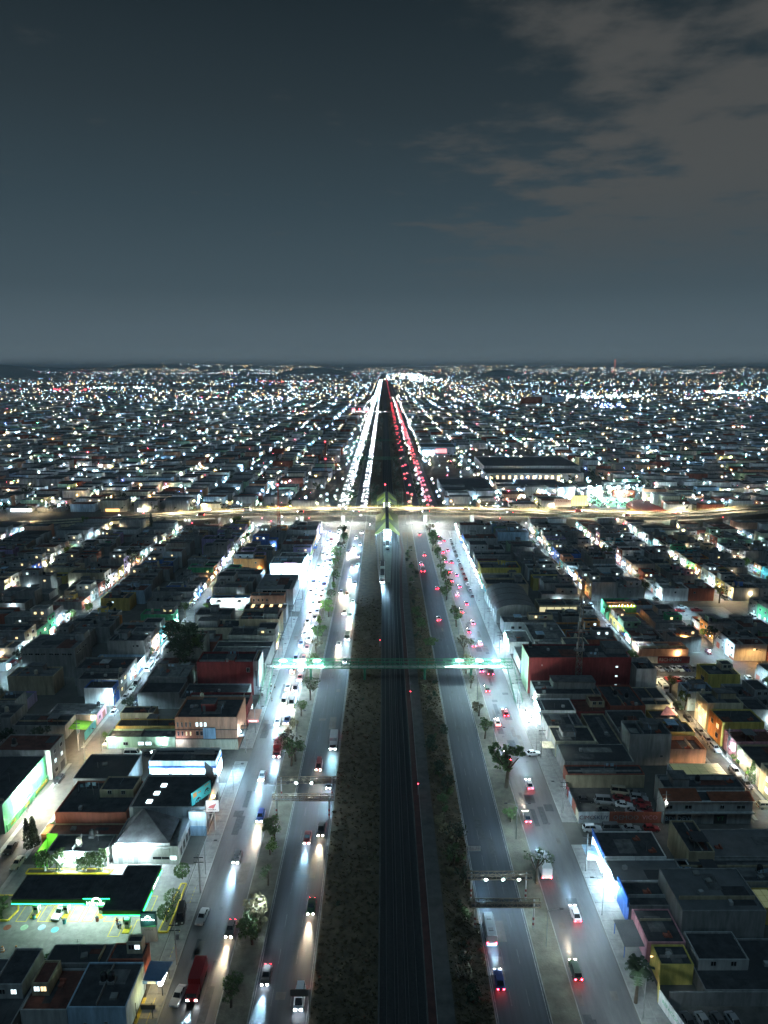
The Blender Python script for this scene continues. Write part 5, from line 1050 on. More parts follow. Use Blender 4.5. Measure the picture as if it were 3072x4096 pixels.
# large far buildings one can pick out
t = bld('superstore','long flat dark warehouse with lit yellow-striped front beyond the overpass','warehouse',100,196,690,725,8,'grey','sheet_dark',.5)
for i in range(12): mb = MB(); mb.box(104+i*6,106.5+i*6,689.7,689.9,1,6); part(t,'lit_panel',mb,M['e_win_warm'])
bld('superstore','vast grey warehouse roof with fine ribs far right of the station','warehouse',104,205,735,815,9,'pale grey','sheet_dark',.5)
t = bld('superstore','pale blue lit store front beside the right road far beyond the station','store',47,92,905,950,10,'pale blue','roof_grey',.6,facade=('S','pale blue')); mb = MB(); mb.box(50,64,904.6,904.8,1,6); part(t,'shop_window',mb,M['e_shop']); mb = MB(); mb.box(66,80,904.6,904.8,3,8); part(t,'sign_panel',mb,emis('far_red',(1,.2,.2),3))
bld('superstore','dark warehouse block right of the station past the overpass','warehouse',50,94,588,660,8,'grey','sheet_dark',.4)
bld('superstore','second dark warehouse block behind the football hall','warehouse',100,160,610,660,7,'grey','sheet_dark',.4)
t = thing('football_hall','green-lit arched hall beside the floodlit pitch past the overpass','hall',(203,535,0)); mb = MB(); rf = MB()
for i in range(12):
    a0,a1 = math.pi*i/12,math.pi*(i+1)/12; x0,x1 = 203-10*math.cos(a0),203-10*math.cos(a1); z0,z1 = 3+4*math.sin(a0),3+4*math.sin(a1)
    rf.poly([(x0,512,z0),(x1,512,z1),(x1,556,z1),(x0,556,z0)]); mb.poly([(x0,512.2,0),(x1,512.2,0),(x1,512.2,z1),(x0,512.2,z0)])
mb.poly([(193,512,0),(193,556,0),(193,556,3),(193,512,3)]); part(t,'wall',mb,M['w_brick red']); part(t,'vault_roof',rf,M['w_dark red']); lamp(t,(6,-33,7),9000,(.6,1,.8),.5)
t = thing('floodlight_row','row of glaring floodlight masts along the green pitch','floodlights',(192,599,0))
for x in (176,184,192,200,208): mb = MB(); mb.tube((x,599,0),(x,599,10),.15); part(t,'mast',mb,M['steel']); mb = MB(); mb.box(x-1.3,x+1.3,598.6,598.8,9.4,10.4); part(t,'floodlight',mb,M['e_wall']); lamp(t,(x-192,-4,9.6),14000,(.75,1,.9),.5)
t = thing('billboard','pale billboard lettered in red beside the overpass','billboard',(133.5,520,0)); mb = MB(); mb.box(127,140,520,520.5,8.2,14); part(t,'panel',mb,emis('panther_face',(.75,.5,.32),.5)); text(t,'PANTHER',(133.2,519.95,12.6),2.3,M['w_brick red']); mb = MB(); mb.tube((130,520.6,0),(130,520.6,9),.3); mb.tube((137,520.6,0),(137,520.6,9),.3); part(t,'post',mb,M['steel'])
t = thing('billboard','glowing yellow striped billboard beside the overpass','billboard',(147,524,0))
for i in range(12): mb = MB(); mb.box(141+i,142+i-.12,524,524.4,8.2,15.5); part(t,'panel',mb,M['e_yellowsign'] if i % 2 else emis('lime_stripe',(.8,1,.2),2.4) if 'lime_stripe' not in bpy.data.materials else bpy.data.materials['lime_stripe'])
mb = MB(); mb.tube((144,524.6,0),(144,524.6,9),.3); mb.tube((150,524.6,0),(150,524.6,9),.3); part(t,'post',mb,M['steel'])
for x,y,h_,lab in ((-70,462,34,'red and white telecom mast with red lamps left of the overpass'),(-58,700,38,'thin distant telecom mast with a red tip')):
    t = thing('telecom_tower',lab,'tower',(x,y,0)); mb = MB()
    for c in cs: mb.tube((x+c[0]*1.3,y+c[1]*1.3,0),(x+c[0]*.4,y+c[1]*.4,h_),.14,5)
    for i in range(14):
        z0,z1 = i*h_/14,(i+1)*h_/14; q0,q1 = 1.3-.9*i/14,1.3-.9*(i+1)/14
        for k in range(3): a,b = cs[k],cs[(k+1)%3]; mb.tube((x+a[0]*q0,y+a[1]*q0,z0),(x+b[0]*q1,y+b[1]*q1,z1),.07,4)
    part(t,'lattice',mb,M['w_brick red'])
    for z in (h_,h_*.55): mb = MB(); mb.octa((x,y-.6,z+.4),.5); part(t,'lamp',mb,M['e_red'])
# lights of the far city
fl = {'cool':emis('f_cool',(.36,.68,1),1150),'white':emis('f_white',(.60,.88,1),1150),'warm':emis('f_warm',(1,.74,.38),850),'sod':emis('f_sod',(1,.46,.11),600),'red':emis('f_red',(1,.04,.07),160),'blue':emis('f_blue',(.12,.2,1),200),'green':emis('f_green',(.1,1,.4),160)}
fk = list(fl); fmats = [fl[k] for k in fk]
vm = [emis('v_'+k, tuple(fl[k].node_tree.nodes['Principled BSDF'].inputs['Emission Color'].default_value)[:3], s) for k,s in zip(fk,(70,70,60,60,45,60,45))]
def octas(name, pts, mats):
    P_ = np.array([p[:3] for p in pts]); r = np.array([p[3] for p in pts]); mi = np.array([p[4] for p in pts]); n = len(P_)
    D = np.array([(1,0,0),(0,1,0),(-1,0,0),(0,-1,0),(0,0,1),(0,0,-1)],float); V = P_[:,None]+r[:,None,None]*D[None]
    F = np.array([(0,1,4),(1,2,4),(2,3,4),(3,0,4),(1,0,5),(2,1,5),(3,2,5),(0,3,5)]); I = (np.arange(n)[:,None,None]*6+F[None]).reshape(-1)
    me = bpy.data.meshes.new(name); me.vertices.add(n*6); me.vertices.foreach_set('co',V.reshape(-1)); me.loops.add(len(I)); me.loops.foreach_set('vertex_index',I.astype(np.int32))
    me.polygons.add(n*8); me.polygons.foreach_set('loop_start',(np.arange(n*8)*3).astype(np.int32))
    for m in mats: me.materials.append(m)
    me.polygons.foreach_set('material_index',np.repeat(mi,8).astype(np.int32)); me.update(calc_edges=True)
    return tag(obj(name,me),kind='stuff')
pk = lambda: int(rg.choice(7,p=[.30,.23,.27,.11,.045,.025,.02]))
pts = []
for _q,a,b,y0,y1,side,*_r in extra:
    if rg.random() < .8: pts.append((b+.35 if side > 0 else a-.35,(y0+y1)/2,rg.uniform(2.4,4.5),rg.uniform(.12,.26),pk()))
    if rg.random() < .35: pts.append((rg.uniform(a+2,b-2),y0-.2,rg.uniform(3,6),rg.uniform(.1,.2),pk()))
for c in range(-48,49):
    xs = c*49-2
    if abs(xs) < 60: continue
    y = 541+rg.uniform(0,30); kk = 0 if rg.random() < .7 else (1 if rg.random() < .6 else 2)
    while y < 2400:
        if inview(xs,y,0) and rg.random() < .85: pts.append((xs+rg.choice((-3,3)),y,rg.uniform(5,7),(.12+.26*rg.random()**1.7),kk if rg.random() < .8 else pk()))
        y += rg.uniform(24,40)
for i in range(4600):
    y = 545+1900*rg.random()**1.3; x = rg.uniform(-1,1)*.55*(y+22)
    if abs(x) > 46: pts.append((x,y,rg.uniform(2.4,8),(.07+.36*rg.random()**2.2),pk()))
for s in (-1,1):
    for y in range(545,2600,27):
        for x in ((-40,-27) if s < 0 else (31,46)):
            if rg.random() < .6: pts.append((x+rg.uniform(-2,2),y+rg.uniform(-9,9),8,rg.uniform(.14,.26),int(rg.choice((0,1,1,2)))))
octas('distant_lights',pts,fmats)
pts = []
for i in range(6600):
    y = 2300+2600*rg.random()**1.15 if i < 4300 else 4900+6500*rg.random()**1.5; x = rg.uniform(-1,1)*.56*y
    if abs(x) < 50: continue
    if 3300 < y < 4200 and rg.random() < .8 and abs(x) > 500: continue          # the dark airfield belt
    if 2600 < y < 2850 and x < -900 and rg.random() < .9: continue
    pts.append((x,y,rg.uniform(5,13),(.18+.75*rg.random()**2.2)*(1+y/7000)*(1.5 if rg.random() < .06 else 1),pk()))
for i in range(1300):
    y = 11000+10500*rg.random(); x = rg.uniform(-1,1)*.55*y; pts.append((x,y,rg.uniform(8,16),1.2+2.4*rg.random()**2,int(rg.choice((0,0,1,1,2,2,4)))))
for i in range(130):                                                             # bright cluster where the avenue meets the horizon
    pts.append((rg.normal(290,120),rg.uniform(5000,11000),rg.uniform(8,22),rg.uniform(2,4.5),int(rg.choice((0,1,1,2)))))
for y0,x0,x1,k,m_ in ((2500,620,900,60,1),(3600,-1500,-1150,30,1),(1700,-120,-40,8,4),(1900,560,640,14,5),(2900,1300,1500,30,0),(3300,-1700,-1300,16,4),(5200,-900,-500,40,4)):
    for i in range(k): pts.append((rg.uniform(x0,x1),y0+rg.uniform(-30,30),rg.uniform(8,16),rg.uniform(.8,1.8),m_ if rg.random() < .7 else 1))
for y in range(2400,6500,34):
    for x in (-36,-30,-19): pts.append((x,y+rg.uniform(-9,9),1.,.6,1))
    if rg.random() < .4: pts.append((23,y+rg.uniform(-9,9),1.,.35,4))
octas('distant_lights',pts,vm)
# lit shopfronts and house fronts facing the near end
SF = []; q = 0
for a_ in A:
    cx,cy_,w_,d_,h_ = a_[:5]
    if cy_ < 2600 and rg.random() < (.55 if cy_ < 560 else .055):
        k = rg.uniform(.25,.8)*w_; SF.append((cx+rg.uniform(-.5,.5)*(w_-k),cy_-d_/2-.06,k,.1,rg.uniform(1.6,2.6),.3))
mi_ = rg.choice(6,len(SF),p=[.34,.30,.18,.08,.06,.04])
boxes('distant_shopfronts',SF,np.stack([mi_,mi_],1),[emis('s_cool',(.6,.85,1),7),emis('s_white',(.85,.97,1),7),emis('s_warm',(1,.76,.4),5),emis('s_sod',(1,.5,.15),3),emis('s_green',(.2,1,.5),2.5),emis('s_red',(1,.15,.12),2.5)])
# hills
def ridge(name, y, x0, x1, f, depth, n=90):
    mb = MB(); prev = None
    for i in range(n+1):
        x = x0+(x1-x0)*i/n; h = f(x)
        row = [(x,y-depth,-5),(x,y-depth*.45,h*.5),(x,y,h),(x,y+depth,-5)]
        if prev:
            for a in range(3): mb.poly([prev[a],row[a],row[a+1],prev[a+1]])
        prev = row
    return struct(name, mb, M['hill'])
from mathutils import noise as mn
def fr(x): return min(232, 90+150*max(0,.45+.75*mn.fractal(Vector((x/5200.,3.3,0)),.9,2.1,4)))
ridge('hills',27000,-19000,19000,fr,5200,160)
ridge('hill',7600,-4560,-3560,lambda x: 140*max(0,1-((x+4060)/500)**2)**.7+2,420,30)
ridge('hill',11500,-1750,-450,lambda x: 105*max(0,1-((x+1100)/650)**2)+2,500,30)
ridge('hill',8300,1080,1620,lambda x: 85*max(0,1-((x-1350)/270)**2)**.8+2,300,24)
pts = []
for i in range(620):
    x = rg.normal(rg.choice((-5200,-5200,1800,6400,9500)),2300); q = rg.random(); y = 27000-5200*(.45+.55*q) if q > .4 else 27000-5200*.45*rg.random(); h = fr(x)
    k = (27000-y)/5200; z = h*(1-k/.45*.5) if k < .45 else h*.5*(1-(k-.45)/.55)
    if abs(x) < .56*y: pts.append((x,y-12,z+14,rg.uniform(2.6,7.5),int(rg.choice((2,2,1,1,3)))))
octas('distant_lights',pts,vm)
t = thing('beacon_tower','thin tall tower glowing red on the far right horizon','tower',(5570,17500,0)); mb = MB(); mb.box(5560,5580,17490,17510,0,300); part(t,'shaft',mb,emis('tower_glow',(1,.25,.12),.9,False))  # the whole shaft is given a red glow of its own
t = thing('church','small church glowing as if floodlit far away at the right','church',(1420,3050,0)); mb = MB(); mb.box(1405,1435,3040,3070,0,14); part(t,'nave',mb,emis('church_glow',(1,.93,.7),1.6,False)); mb = MB(); mb.lathe([(8,14),(7,20),(3,25),(.6,27),(.4,34)],(1420,3050,0),10); part(t,'dome',mb,bpy.data.materials['church_glow'])  # floodlighting put into walls and dome as emission

# ------------------------------------------------------------------ trees and plants
def crown(seed, n, R_=1., flat=.8, size=.13, clumps=11, kind='round'):
    r = random.Random(seed); mb = MB(); C_ = []
    for i in range(clumps):
        while True:
            p = Vector((r.uniform(-1,1),r.uniform(-1,1),r.uniform(-1,1)))
            if .25 < p.length < .82: break
        C_.append((Vector((p.x,p.y,p.z*flat)),r.uniform(.26,.46)))
    for i in range(n):
        c, rr = r.choice(C_); d = Vector((r.gauss(0,1),r.gauss(0,1),r.gauss(0,1))).normalized()*rr*r.uniform(.45,1)
        if kind == 'cypress':
            z = r.uniform(-1,1); q = .22*(1-((z+1)/2)**1.6)+.03; a = r.uniform(0,6.28); p = Vector((math.cos(a)*q*r.uniform(.7,1),math.sin(a)*q*r.uniform(.7,1),z))
        elif kind == 'clipped':
            p = Vector((r.gauss(0,1),r.gauss(0,1),r.gauss(0,1))).normalized()*r.uniform(.8,1); p.z *= flat
        else: p = c+d
        u = Vector((r.gauss(0,1),r.gauss(0,1),r.gauss(0,.6))).normalized(); v = u.orthogonal().normalized(); s = size*r.uniform(.55,1.25)
        mb.poly([p-u*s,p+v*s*.55,p+u*s,p-v*s*.55])
    return mb
CR = {('round',i):crown(i,520) for i in range(3)}; CR[('sparse',0)] = crown(20,260,clumps=7,size=.14); CR[('sparse',1)] = crown(21,240,clumps=6,size=.14); CR[('big',0)] = crown(30,1500,flat=1.1,size=.09,clumps=20)
CR[('clipped',0)] = crown(40,620,flat=.8,size=.13,kind='clipped'); CR[('cypress',0)] = crown(50,700,size=.09,kind='cypress'); CR[('bush',0)] = crown(60,200,flat=.6,size=.2,clumps=8); CR[('bush',1)] = crown(61,170,flat=.6,size=.2,clumps=6)
_cm = {}
def crown_me(k, mk):
    if (k,mk) not in _cm: _cm[(k,mk)] = CR[k].mesh('crown',M[mk])
    return _cm[(k,mk)]
def trunk_me(kind, mk):
    if (kind,mk) not in _cm:
        mb = MB(); r = random.Random(kind)
        if kind == 'pole': mb.tube((0,0,0),(.02,0,1),.035,6,0,.02)
        else:
            mb.tube((0,0,0),(.03,.02,.45),.045,7,0,.034,False); mb.tube((.03,.02,.45),(.0,.04,.8),.034,6,0,.02)
            for i in range(4): a = i*1.57+r.uniform(0,1); mb.tube((.03,.02,r.uniform(.4,.55)),(.25*math.cos(a),.25*math.sin(a),r.uniform(.72,.95)),.02,5,0,.008)
        _cm[(kind,mk)] = mb.mesh('trunk',M[mk])
    return _cm[(kind,mk)]
def tree(x,y,h,kind,i,leaf,label,cr=None,trunk='trunk',group=None,base=.1,name='tree'):
    t = thing(name,label,'tree',(x,y,base),rnd.uniform(0,6.28),group); cr = cr or h*.42
    if kind == 'cypress': c = obj('crown',crown_me((kind,0),leaf),t,(0,0,h*.54),0,(h*.55,h*.55,h*.46)); obj('trunk',trunk_me('pole',trunk),t,(0,0,0),0,h*.3)
    else:
        c = obj('crown',crown_me((kind,i),leaf),t,(0,0,h-cr*.85),0,cr); obj('trunk',trunk_me('limbs',trunk),t,(0,0,0),0,(h*.9,h*.9,h*.9))
    return t
def bush(x,y,r,leaf,label,group,i=0):
    t = thing('bush',label,'bush',(x,y,.15),rnd.uniform(0,6.28),group); obj('crown',crown_me(('bush',i),leaf),t,(0,0,r*.45),0,r); mb = MB(); mb.tube((0,0,0),(0,0,r*.5),.06,5); obj('stem',mb.mesh('stem',M['trunk']),t); return t
for i,(x,y) in enumerate(((-75.4,139.0),(-72.2,139.0),(-66.4,139.),(-62.6,139.))):
    tree(x,y,5.2,'round',i%3,'leaf',f'leafy green tree with a whitewashed stem, {ordw(i+1)} from the left behind the canopy',2.5,'trunk_white','trees behind the canopy')
for i,(x,y,h,lab) in enumerate(((-44.2,136.6,3.6,'clipped round tree farthest from the totem sign'),(-43.9,128.6,3.8,'middle clipped round tree between forecourt and road'),(-44,124.2,4.,'clipped round tree nearest the totem sign'))): tree(x,y,h,'clipped',0,'leaf',lab,1.75)
for x,y,lab in ((-82.6,146.2,'left one of twin dark cypresses on the side street'),(-81.6,147,'right one of twin dark cypresses on the side street')): tree(x,y,8,'cypress',0,'leaf_dark',lab)
tree(-79.5,151.5,3.2,'clipped',0,'leaf_bright','bright clipped bush-like tree beside the orange porch',1.3)
for i,(x,y) in enumerate(((-80.6,126.4),(-79,128.6),(-78.4,125.6))): bush(x,y,1.9,'leaf',('darkest','middle','rightmost')[i]+' bush in the planter at the forecourt edge','forecourt edge bushes',i%2)
tree(-73.2,244.6,20,'big',0,'leaf_dark','huge dark tree towering over the left side street',7.8)
tree(-70.4,248.5,13,'big',0,'leaf','smaller leafy tree pressed against the huge dark tree',3.8)
tree(-108,186,9,'round',0,'leaf_dark','tall dark conifer-like tree beside the pale house at the left edge',2.8); tree(-99.5,189.6,8,'round',1,'leaf_dark','wide black-green tree on the corner of the left side street',3.4)
bush(-84.6,197.8,1.2,'leaf_bright','small bright bush by the white car on the left side street','small street bushes')
mbq = MB(); mbq.tube((-70,139.6,.2),(-70,139.6,3.4),.06); tq = thing('flood_lamp','glaring white flood lamp among the trees behind the canopy','lamp',(-70,139.6,.2)); part(tq,'post',mbq,M['steel']); mbq = MB(); mbq.box(-70.5,-69.5,139.35,139.6,3.2,3.9); part(tq,'floodlight',mbq,M['e_wall']); lamp(tq,(0,-1,3.4),1700,(.85,1,.9),.3)
LV = [(-24.7,121.7,8,'round',0,'leaf_dry'),(-25.6,118.5,7,'round',1,'leaf'),(-26.2,144.4,4.6,'sparse',0,'leaf_bright'),(-26.1,181.6,8.5,'sparse',1,'leaf'),(-27.1,186,9,'round',2,'leaf_dry'),(-25.2,184,7,'sparse',0,'leaf'),(-26.6,210.7,5.5,'round',0,'leaf_bright'),(-26.6,262,6.5,'sparse',1,'leaf_dry'),(-27,274,7.5,'round',1,'leaf'),(-26.1,279.5,5.6,'round',2,'leaf_bright'),(-25.9,317,5,'sparse',0,'leaf'),(-25.4,327,5.5,'clipped',0,'leaf'),(-26.6,367,7,'round',0,'leaf_dry'),(-27,398,9,'round',1,'leaf'),(-26,412,8.5,'round',2,'leaf_dark'),(-27.4,459,8,'round',0,'leaf_dark')]
LV += [(rnd.uniform(-27.6,-24.6),y_+rnd.uniform(-4,4),rnd.uniform(4.5,9),rnd.choice(('round','sparse')),rnd.randint(0,1),rnd.choice(('leaf','leaf_dry','leaf_bright'))) for y_ in (104,134,152,198,222,246,292,306,342,354,382,388,424,436,446)]; LV.sort(key=lambda q:q[1])
for i,(x,y,h,k,j,l) in enumerate(LV): tree(x,y,h,k,j,l,f'tree on the strip between the left roads, {ordw(i+1)} from the near end',None,'trunk','trees on the left road strip')
RV = [(33.1,135.2,8.5,'sparse',0,'leaf'),(32.6,171.2,13,'sparse',1,'leaf'),(30.5,210.7,5.5,'sparse',0,'leaf_dry'),(30.3,231,5,'sparse',1,'leaf_dry'),(31,258.8,8.5,'sparse',0,'leaf_dry'),(31.3,291,9,'sparse',1,'leaf'),(30.1,326.8,8,'sparse',0,'leaf'),(31.6,352.5,8,'round',1,'leaf'),(29.6,420,11,'sparse',1,'leaf'),(31,440,9,'round',0,'leaf'),(31,372,7,'sparse',0,'leaf')]
RV += [(rnd.uniform(29.8,33),y_+rnd.uniform(-4,4),rnd.uniform(4,9),rnd.choice(('round','sparse','sparse')),rnd.randint(0,1),rnd.choice(('leaf','leaf_dry','leaf_dry'))) for y_ in (154,194,246,270,308,338,362,388,402,414,430,452,462)]; RV.sort(key=lambda q:q[1])
for i,(x,y,h,k,j,l) in enumerate(RV): tree(x,y,h,k,j,l,f'thin tree on the strip between the right roads, {ordw(i+1)} from the near end',None,'trunk','trees on the right road strip')
n = 0; yb = 101.
while yb < 430:
    x = rnd.uniform(13.2,18.2); r = rnd.uniform(.9,2.6)*(1 if yb < 260 else .75); n += 1
    bush(x,yb,r,rnd.choice(('leaf_dark','leaf','leaf_dry','leaf_dark')),f'bush on the verge beside the right carriageway, {ordw(n)} from near end' if n < 80 else 'small bush far along the right verge','bushes on the right verge',rnd.randint(0,1)); yb += rnd.uniform(2.2,5.6)
for i,(x,y,h) in enumerate(((15.5,176,5.),(16.4,168,5.5),(15.8,140,6),(16.8,147,6.5),(17.2,134,5.5),(21.2-3,265,6.5),(16.,284,7),(15,300,6.5))): tree(x,y,h,'round',i%3,rnd.choice(('leaf_dark','leaf')),f'dense tree in the right verge thicket, {ordw(i+1)} counted',h*.42,'trunk','thicket trees on the right verge')
n = 0
for i in range(34):
    x,y = rnd.uniform(-12,-2),101+rnd.random()**1.4*240; n += 1
    bush(x,y,rnd.uniform(.3,.8),rnd.choice(('leaf_dry','leaf_dry','leaf_dark')),'small scrubby dry bush on the grass median','scrub on the median',rnd.randint(0,1))
# the palm in the dark corner
t = thing('palm','shaggy dark palm-like tree with a pale thick stem on the pavement','tree',(44.4,105.6,.1)); mb = MB(); mb.tube((0,0,0),(.2,.3,3.2),.35,8,0,.25); mb.tube((.2,.3,3.2),(.4,.8,6),.25,8,0,.2); obj('trunk',mb.mesh('trunk',M['trunk']),t)
mb = MB(); rr = random.Random(3)
for i in range(46):
    a = rr.uniform(0,6.28); e = rr.uniform(-.5,1.2); L = rr.uniform(1.6,2.8); d = Vector((math.cos(a)*math.cos(e),math.sin(a)*math.cos(e),math.sin(e))); s = Vector((-d.y,d.x,0)).normalized()
    b = Vector((.4,.8,6.)); m_ = b+d*L*.55+Vector((0,0,.25)); q = b+d*L-Vector((0,0,.45))
    for k in range(7):
        p = b.lerp(m_,k/3) if k < 4 else m_.lerp(q,(k-3)/4); mb.poly([p,p+s*.45+d*.3,p+d*.42]); mb.poly([p,p+d*.42,p-s*.45+d*.3])
obj('crown',mb.mesh('crown',M['leaf_dark']),t)
TS = [(126.1,330,9,'big'),(124.4,385,13,'big'),(159.6,322.7,9,'round'),(124.5,289,5,'round'),(101.8,294.6,5,'cypress'),(131.1,267,10,'sparse'),(154.4,475,8,'round'),(-184,400,8,'round'),(-181.5,432,7,'round'),(-137.6,374,14,'big'),(-139.4,302,4,'clipped'),(-205,476,10,'big'),(-125,308.5,6,'round'),(-90.5,258,4,'clipped'),(-150,473,9,'big'),(-120,470,8,'round'),(-100,473,11,'big'),(-160,477,12,'cypress'),(93,249,7,'round'),(99.6,184.5,1.9,'clipped'),(99.9,182,1.9,'clipped'),(98.8,172.6,7,'cypress'),(98.2,174.5,4,'sparse'),(-61,306,6,'round'),(-81,310,5,'sparse'),(-44.2,268,6,'round'),(-47,303.8+.1,7,'sparse'),(62,476,6,'round'),(75,474,7,'round'),(110,472,8,'sparse'),(-95.8,420,9,'cypress'),(-79.6,405,5,'round'),(100,440,7,'round'),(168,440,6,'round'),(201,380,7,'round')]
for S_ in (LST,RST):
    for x_ in S_[:5]:
        for k_ in range(9):
            y_ = rnd.uniform(205,470)
            if inview(x_,y_,-4): TS.append((x_+rnd.choice((-3.4,3.4)),y_,rnd.uniform(3,7.5),rnd.choice(('round','clipped','round','sparse'))))
TS.sort(key=lambda q:q[1]); tc_ = {}
for x,y,h,k in TS:
    tc_[x < 0] = i = tc_.get(x < 0,-1)+1
    tree(x,y,h,k,0,'leaf_bright' if h < 3 else rnd.choice(('leaf','leaf_dark','leaf_bright')),f'street tree among houses {"left" if x < 0 else "right"} of the avenue, {ordw(i+1)} from the near end','' or (h*.33 if k != 'clipped' else h*.4),'trunk','street trees among the houses')
A_ = MB(); base = crown(77,34,size=.3,clumps=5)
for i in range(2000):
    y = 541+1600*rg.random()**1.3; x = rg.uniform(-1,1)*.55*y
    if abs(x) < 60: x = rg.choice((-26.4,31.2,-6,14))+rg.uniform(-2,2)
    s = rg.uniform(1.8,4.5); k = len(A_.v); c = (x,y,s*1.2)
    A_.v += [(c[0]+v[0]*s,c[1]+v[1]*s,c[2]+v[2]*s) for v in base.v]; A_.f += [tuple(j+k for j in f) for f in base.f]; A_.m += base.m
tag(obj('distant_trees',A_.mesh('distant_trees',M['leaf_dark'])),kind='stuff')
# hedge by the filling station
mb = MB(); rr = random.Random(8)
for i in range(900):
    p = Vector((rr.uniform(-65.4,-52.2),rr.uniform(113.5,114.4),rr.uniform(.1,2.1))); u = Vector((rr.gauss(0,1),rr.gauss(0,1),rr.gauss(0,1))).normalized(); v = u.orthogonal(); mb.poly([p-u*.2,p+v*.12,p+u*.2,p-v*.12])
t = thing('hedge','leafy hedge along the near edge of the filling station forecourt','hedge',(-59,114,0)); part(t,'foliage',mb,M['leaf'])

# ------------------------------------------------------------------ street lamps and poles
def lamp_proto(h, arm, power, col, em, double=False):
    t = thing('street_lamp','','street lamp'); mb = MB(); mb.tube((0,0,0),(0,0,h),.10,7,0,.06); obj('pole',mb.mesh('pole',M['steel']),t)
    for s in ((1,-1) if double else (1,)):
        mb = MB(); mb.tube((0,0,h-.1),(s*arm,0,h+.35),.045,5); obj('arm',mb.mesh('arm',M['steel']),t)
        mb = MB(); mb.box(min(s*arm,s*(arm+.7)),max(s*arm,s*(arm+.7)),-.16,.16,h+.33,h+.47); hd = obj('lamp_head',mb.mesh('lamp_head',M['dark_steel']),t)
        mb = MB(); x0,x1 = sorted((s*(arm+.05),s*(arm+.65))); mb.poly([(x0,.13,h+.325),(x1,.13,h+.325),(x1,-.13,h+.325),(x0,-.13,h+.325)]); obj('lens',mb.mesh('lens',M[em]),hd)
        lamp(t,(s*(arm+.35),0,h+.15),power,col,.25,160,.35)
    return t
PROT = {'avenue':lamp_proto(8.6,2.2,P_AVENUE,COOL,'e_wall'),'double':lamp_proto(9.2,2.4,P_AVENUE*.11,COOL,'e_wall',True),'mid':lamp_proto(8.6,2.2,P_AVENUE*.27,(.70,.90,1.),'e_wall'),'street':lamp_proto(6.8,1.6,P_STREET,NEUT,'e_wall'),'warm':lamp_proto(6.8,1.6,P_STREET*.8,WARM,'e_wall_warm'),'sod':lamp_proto(6.5,1.4,P_STREET*.6,SOD,'e_wall_orange'),'over':lamp_proto(8.5,2.4,P_AVENUE*6.5,(1,.84,.55),'e_wall_warm'),'dim':lamp_proto(8.2,2.2,P_AVENUE*.12,(.76,.92,1.),'e_wall')}
used = set()
def put_lamp(k, x, y, rz, label, group=None):
    t = PROT[k] if k not in used else copy_tree(PROT[k]); used.add(k); t.location = (x,y,.02); t.rotation_euler = (0,0,rz); t['label'] = label; t['category'] = 'street lamp'
    if group: t['group'] = group
    return t
G1 = 'street lamps along the avenue'
def row(name, x, ys, rz, kinds):
    for i,y in enumerate(ys): put_lamp(kinds(y), x, y, rz, f'tall street lamp on the {name}, {ordw(i+1)} from the near end', G1)
row('left pavement',-39.4,(138,168,200,222,250,276,302,328,352,378,404,430,456),0,lambda y:'dim' if y < 150 else 'mid' if y < 205 else 'avenue')
row('strip between the left roads',-26.4,(121,158,196,232,268,300,334,366,398,430,462),0,lambda y:'dim' if y < 150 else 'double')
row('strip between the right roads',31.4,(118,150,186,222,250,282,314,346,378,410,442,470),0,lambda y:'dim' if y < 130 else 'double')
row('right pavement',44.6,(102.5,126,160,190,216,246,272,300,326,352,378,404,430,456),R(180),lambda y:'dim' if y < 110 else 'mid' if y < 200 else 'avenue')
k = 0
for S, sg in ((LST,-1),(RST,1)):
    for j, x in enumerate(S):
        y = 158+j*6 if sg < 0 else 172+j*7; i = 0
        while y < 474:
            sd_ = 1 if i % 2 else -1; q = rnd.random(); kd = 'street' if q < .62 else 'warm' if q < .9 else 'sod'
            if j == 0 and sg < 0 and 184 < y < 200: kd = 'warm'
            if j == 0 and sg > 0 and 165 < y < 240: kd = 'warm'
            if inview(x,y,2): i += 1; put_lamp(kd,x+sd_*2.9,y,0 if sd_ < 0 else R(180),f'{"white" if kd == "street" else "amber" if kd == "warm" else "orange"} street lamp on {ordw(j+1)} {"left" if sg < 0 else "right"} side street, {ordw(i)} from the near end','street lamps on the side streets')
            y += rnd.uniform(22,34)
for i,x in enumerate((-150,-115,-80,-45,-15,20,50,80,112,145,178,212,250)):
    y,z = rail_at(x); t = copy_tree(PROT['over']); t.location = (x,y+W_-.6,z); t.rotation_euler = (0,0,R(-90)); t['label'] = f'warm lamp on the far parapet of the overpass, {ordw(i+1)} from the left'; t['group'] = 'lamps on the overpass'; t['category'] = 'street lamp'
for i,(x,y) in enumerate(((-400,475),(-360,520),(-330,478),(-290,512),(-250,480),(-265,532),(300,480),(330,520),(380,520),(-185,535),(-140,538),(-100,538),(130,538),(180,540),(-210,500),(-160,510),(-110,486),(-70,530),(-30,488),(30,486),(70,532),(115,484),(170,510),(230,530),(118,262),(140,247),(165,247))): put_lamp('sod' if x > 100 and y < 300 else 'warm',x,y,R(90),f'amber lamp on the ground near the cross avenue, {ordw(i+1)} of the row','lamps by the cross avenue')
for y,p_ in ((-28,10000),(-6,10000),(26,10000)): pass
mst = lamp_proto(17,2.6,5200,NEUT,'e_wall',True)  # masts added here to throw light on the station roof
for i,(x,y) in enumerate(((-9.2,424),(14.2,418),(-9.4,462),(14.4,458),(-9.5,546),(14.6,548))):
    t = mst if i == 0 else copy_tree(mst); t.location = (x,y,.03); t['label'] = f'added double lamp mast lighting the metro station roof, {ordw(i//2+1)} pair, {"left" if x < 0 else "right"} one'; t['category'] = 'street lamp'; t['group'] = 'added masts lighting the station roof'
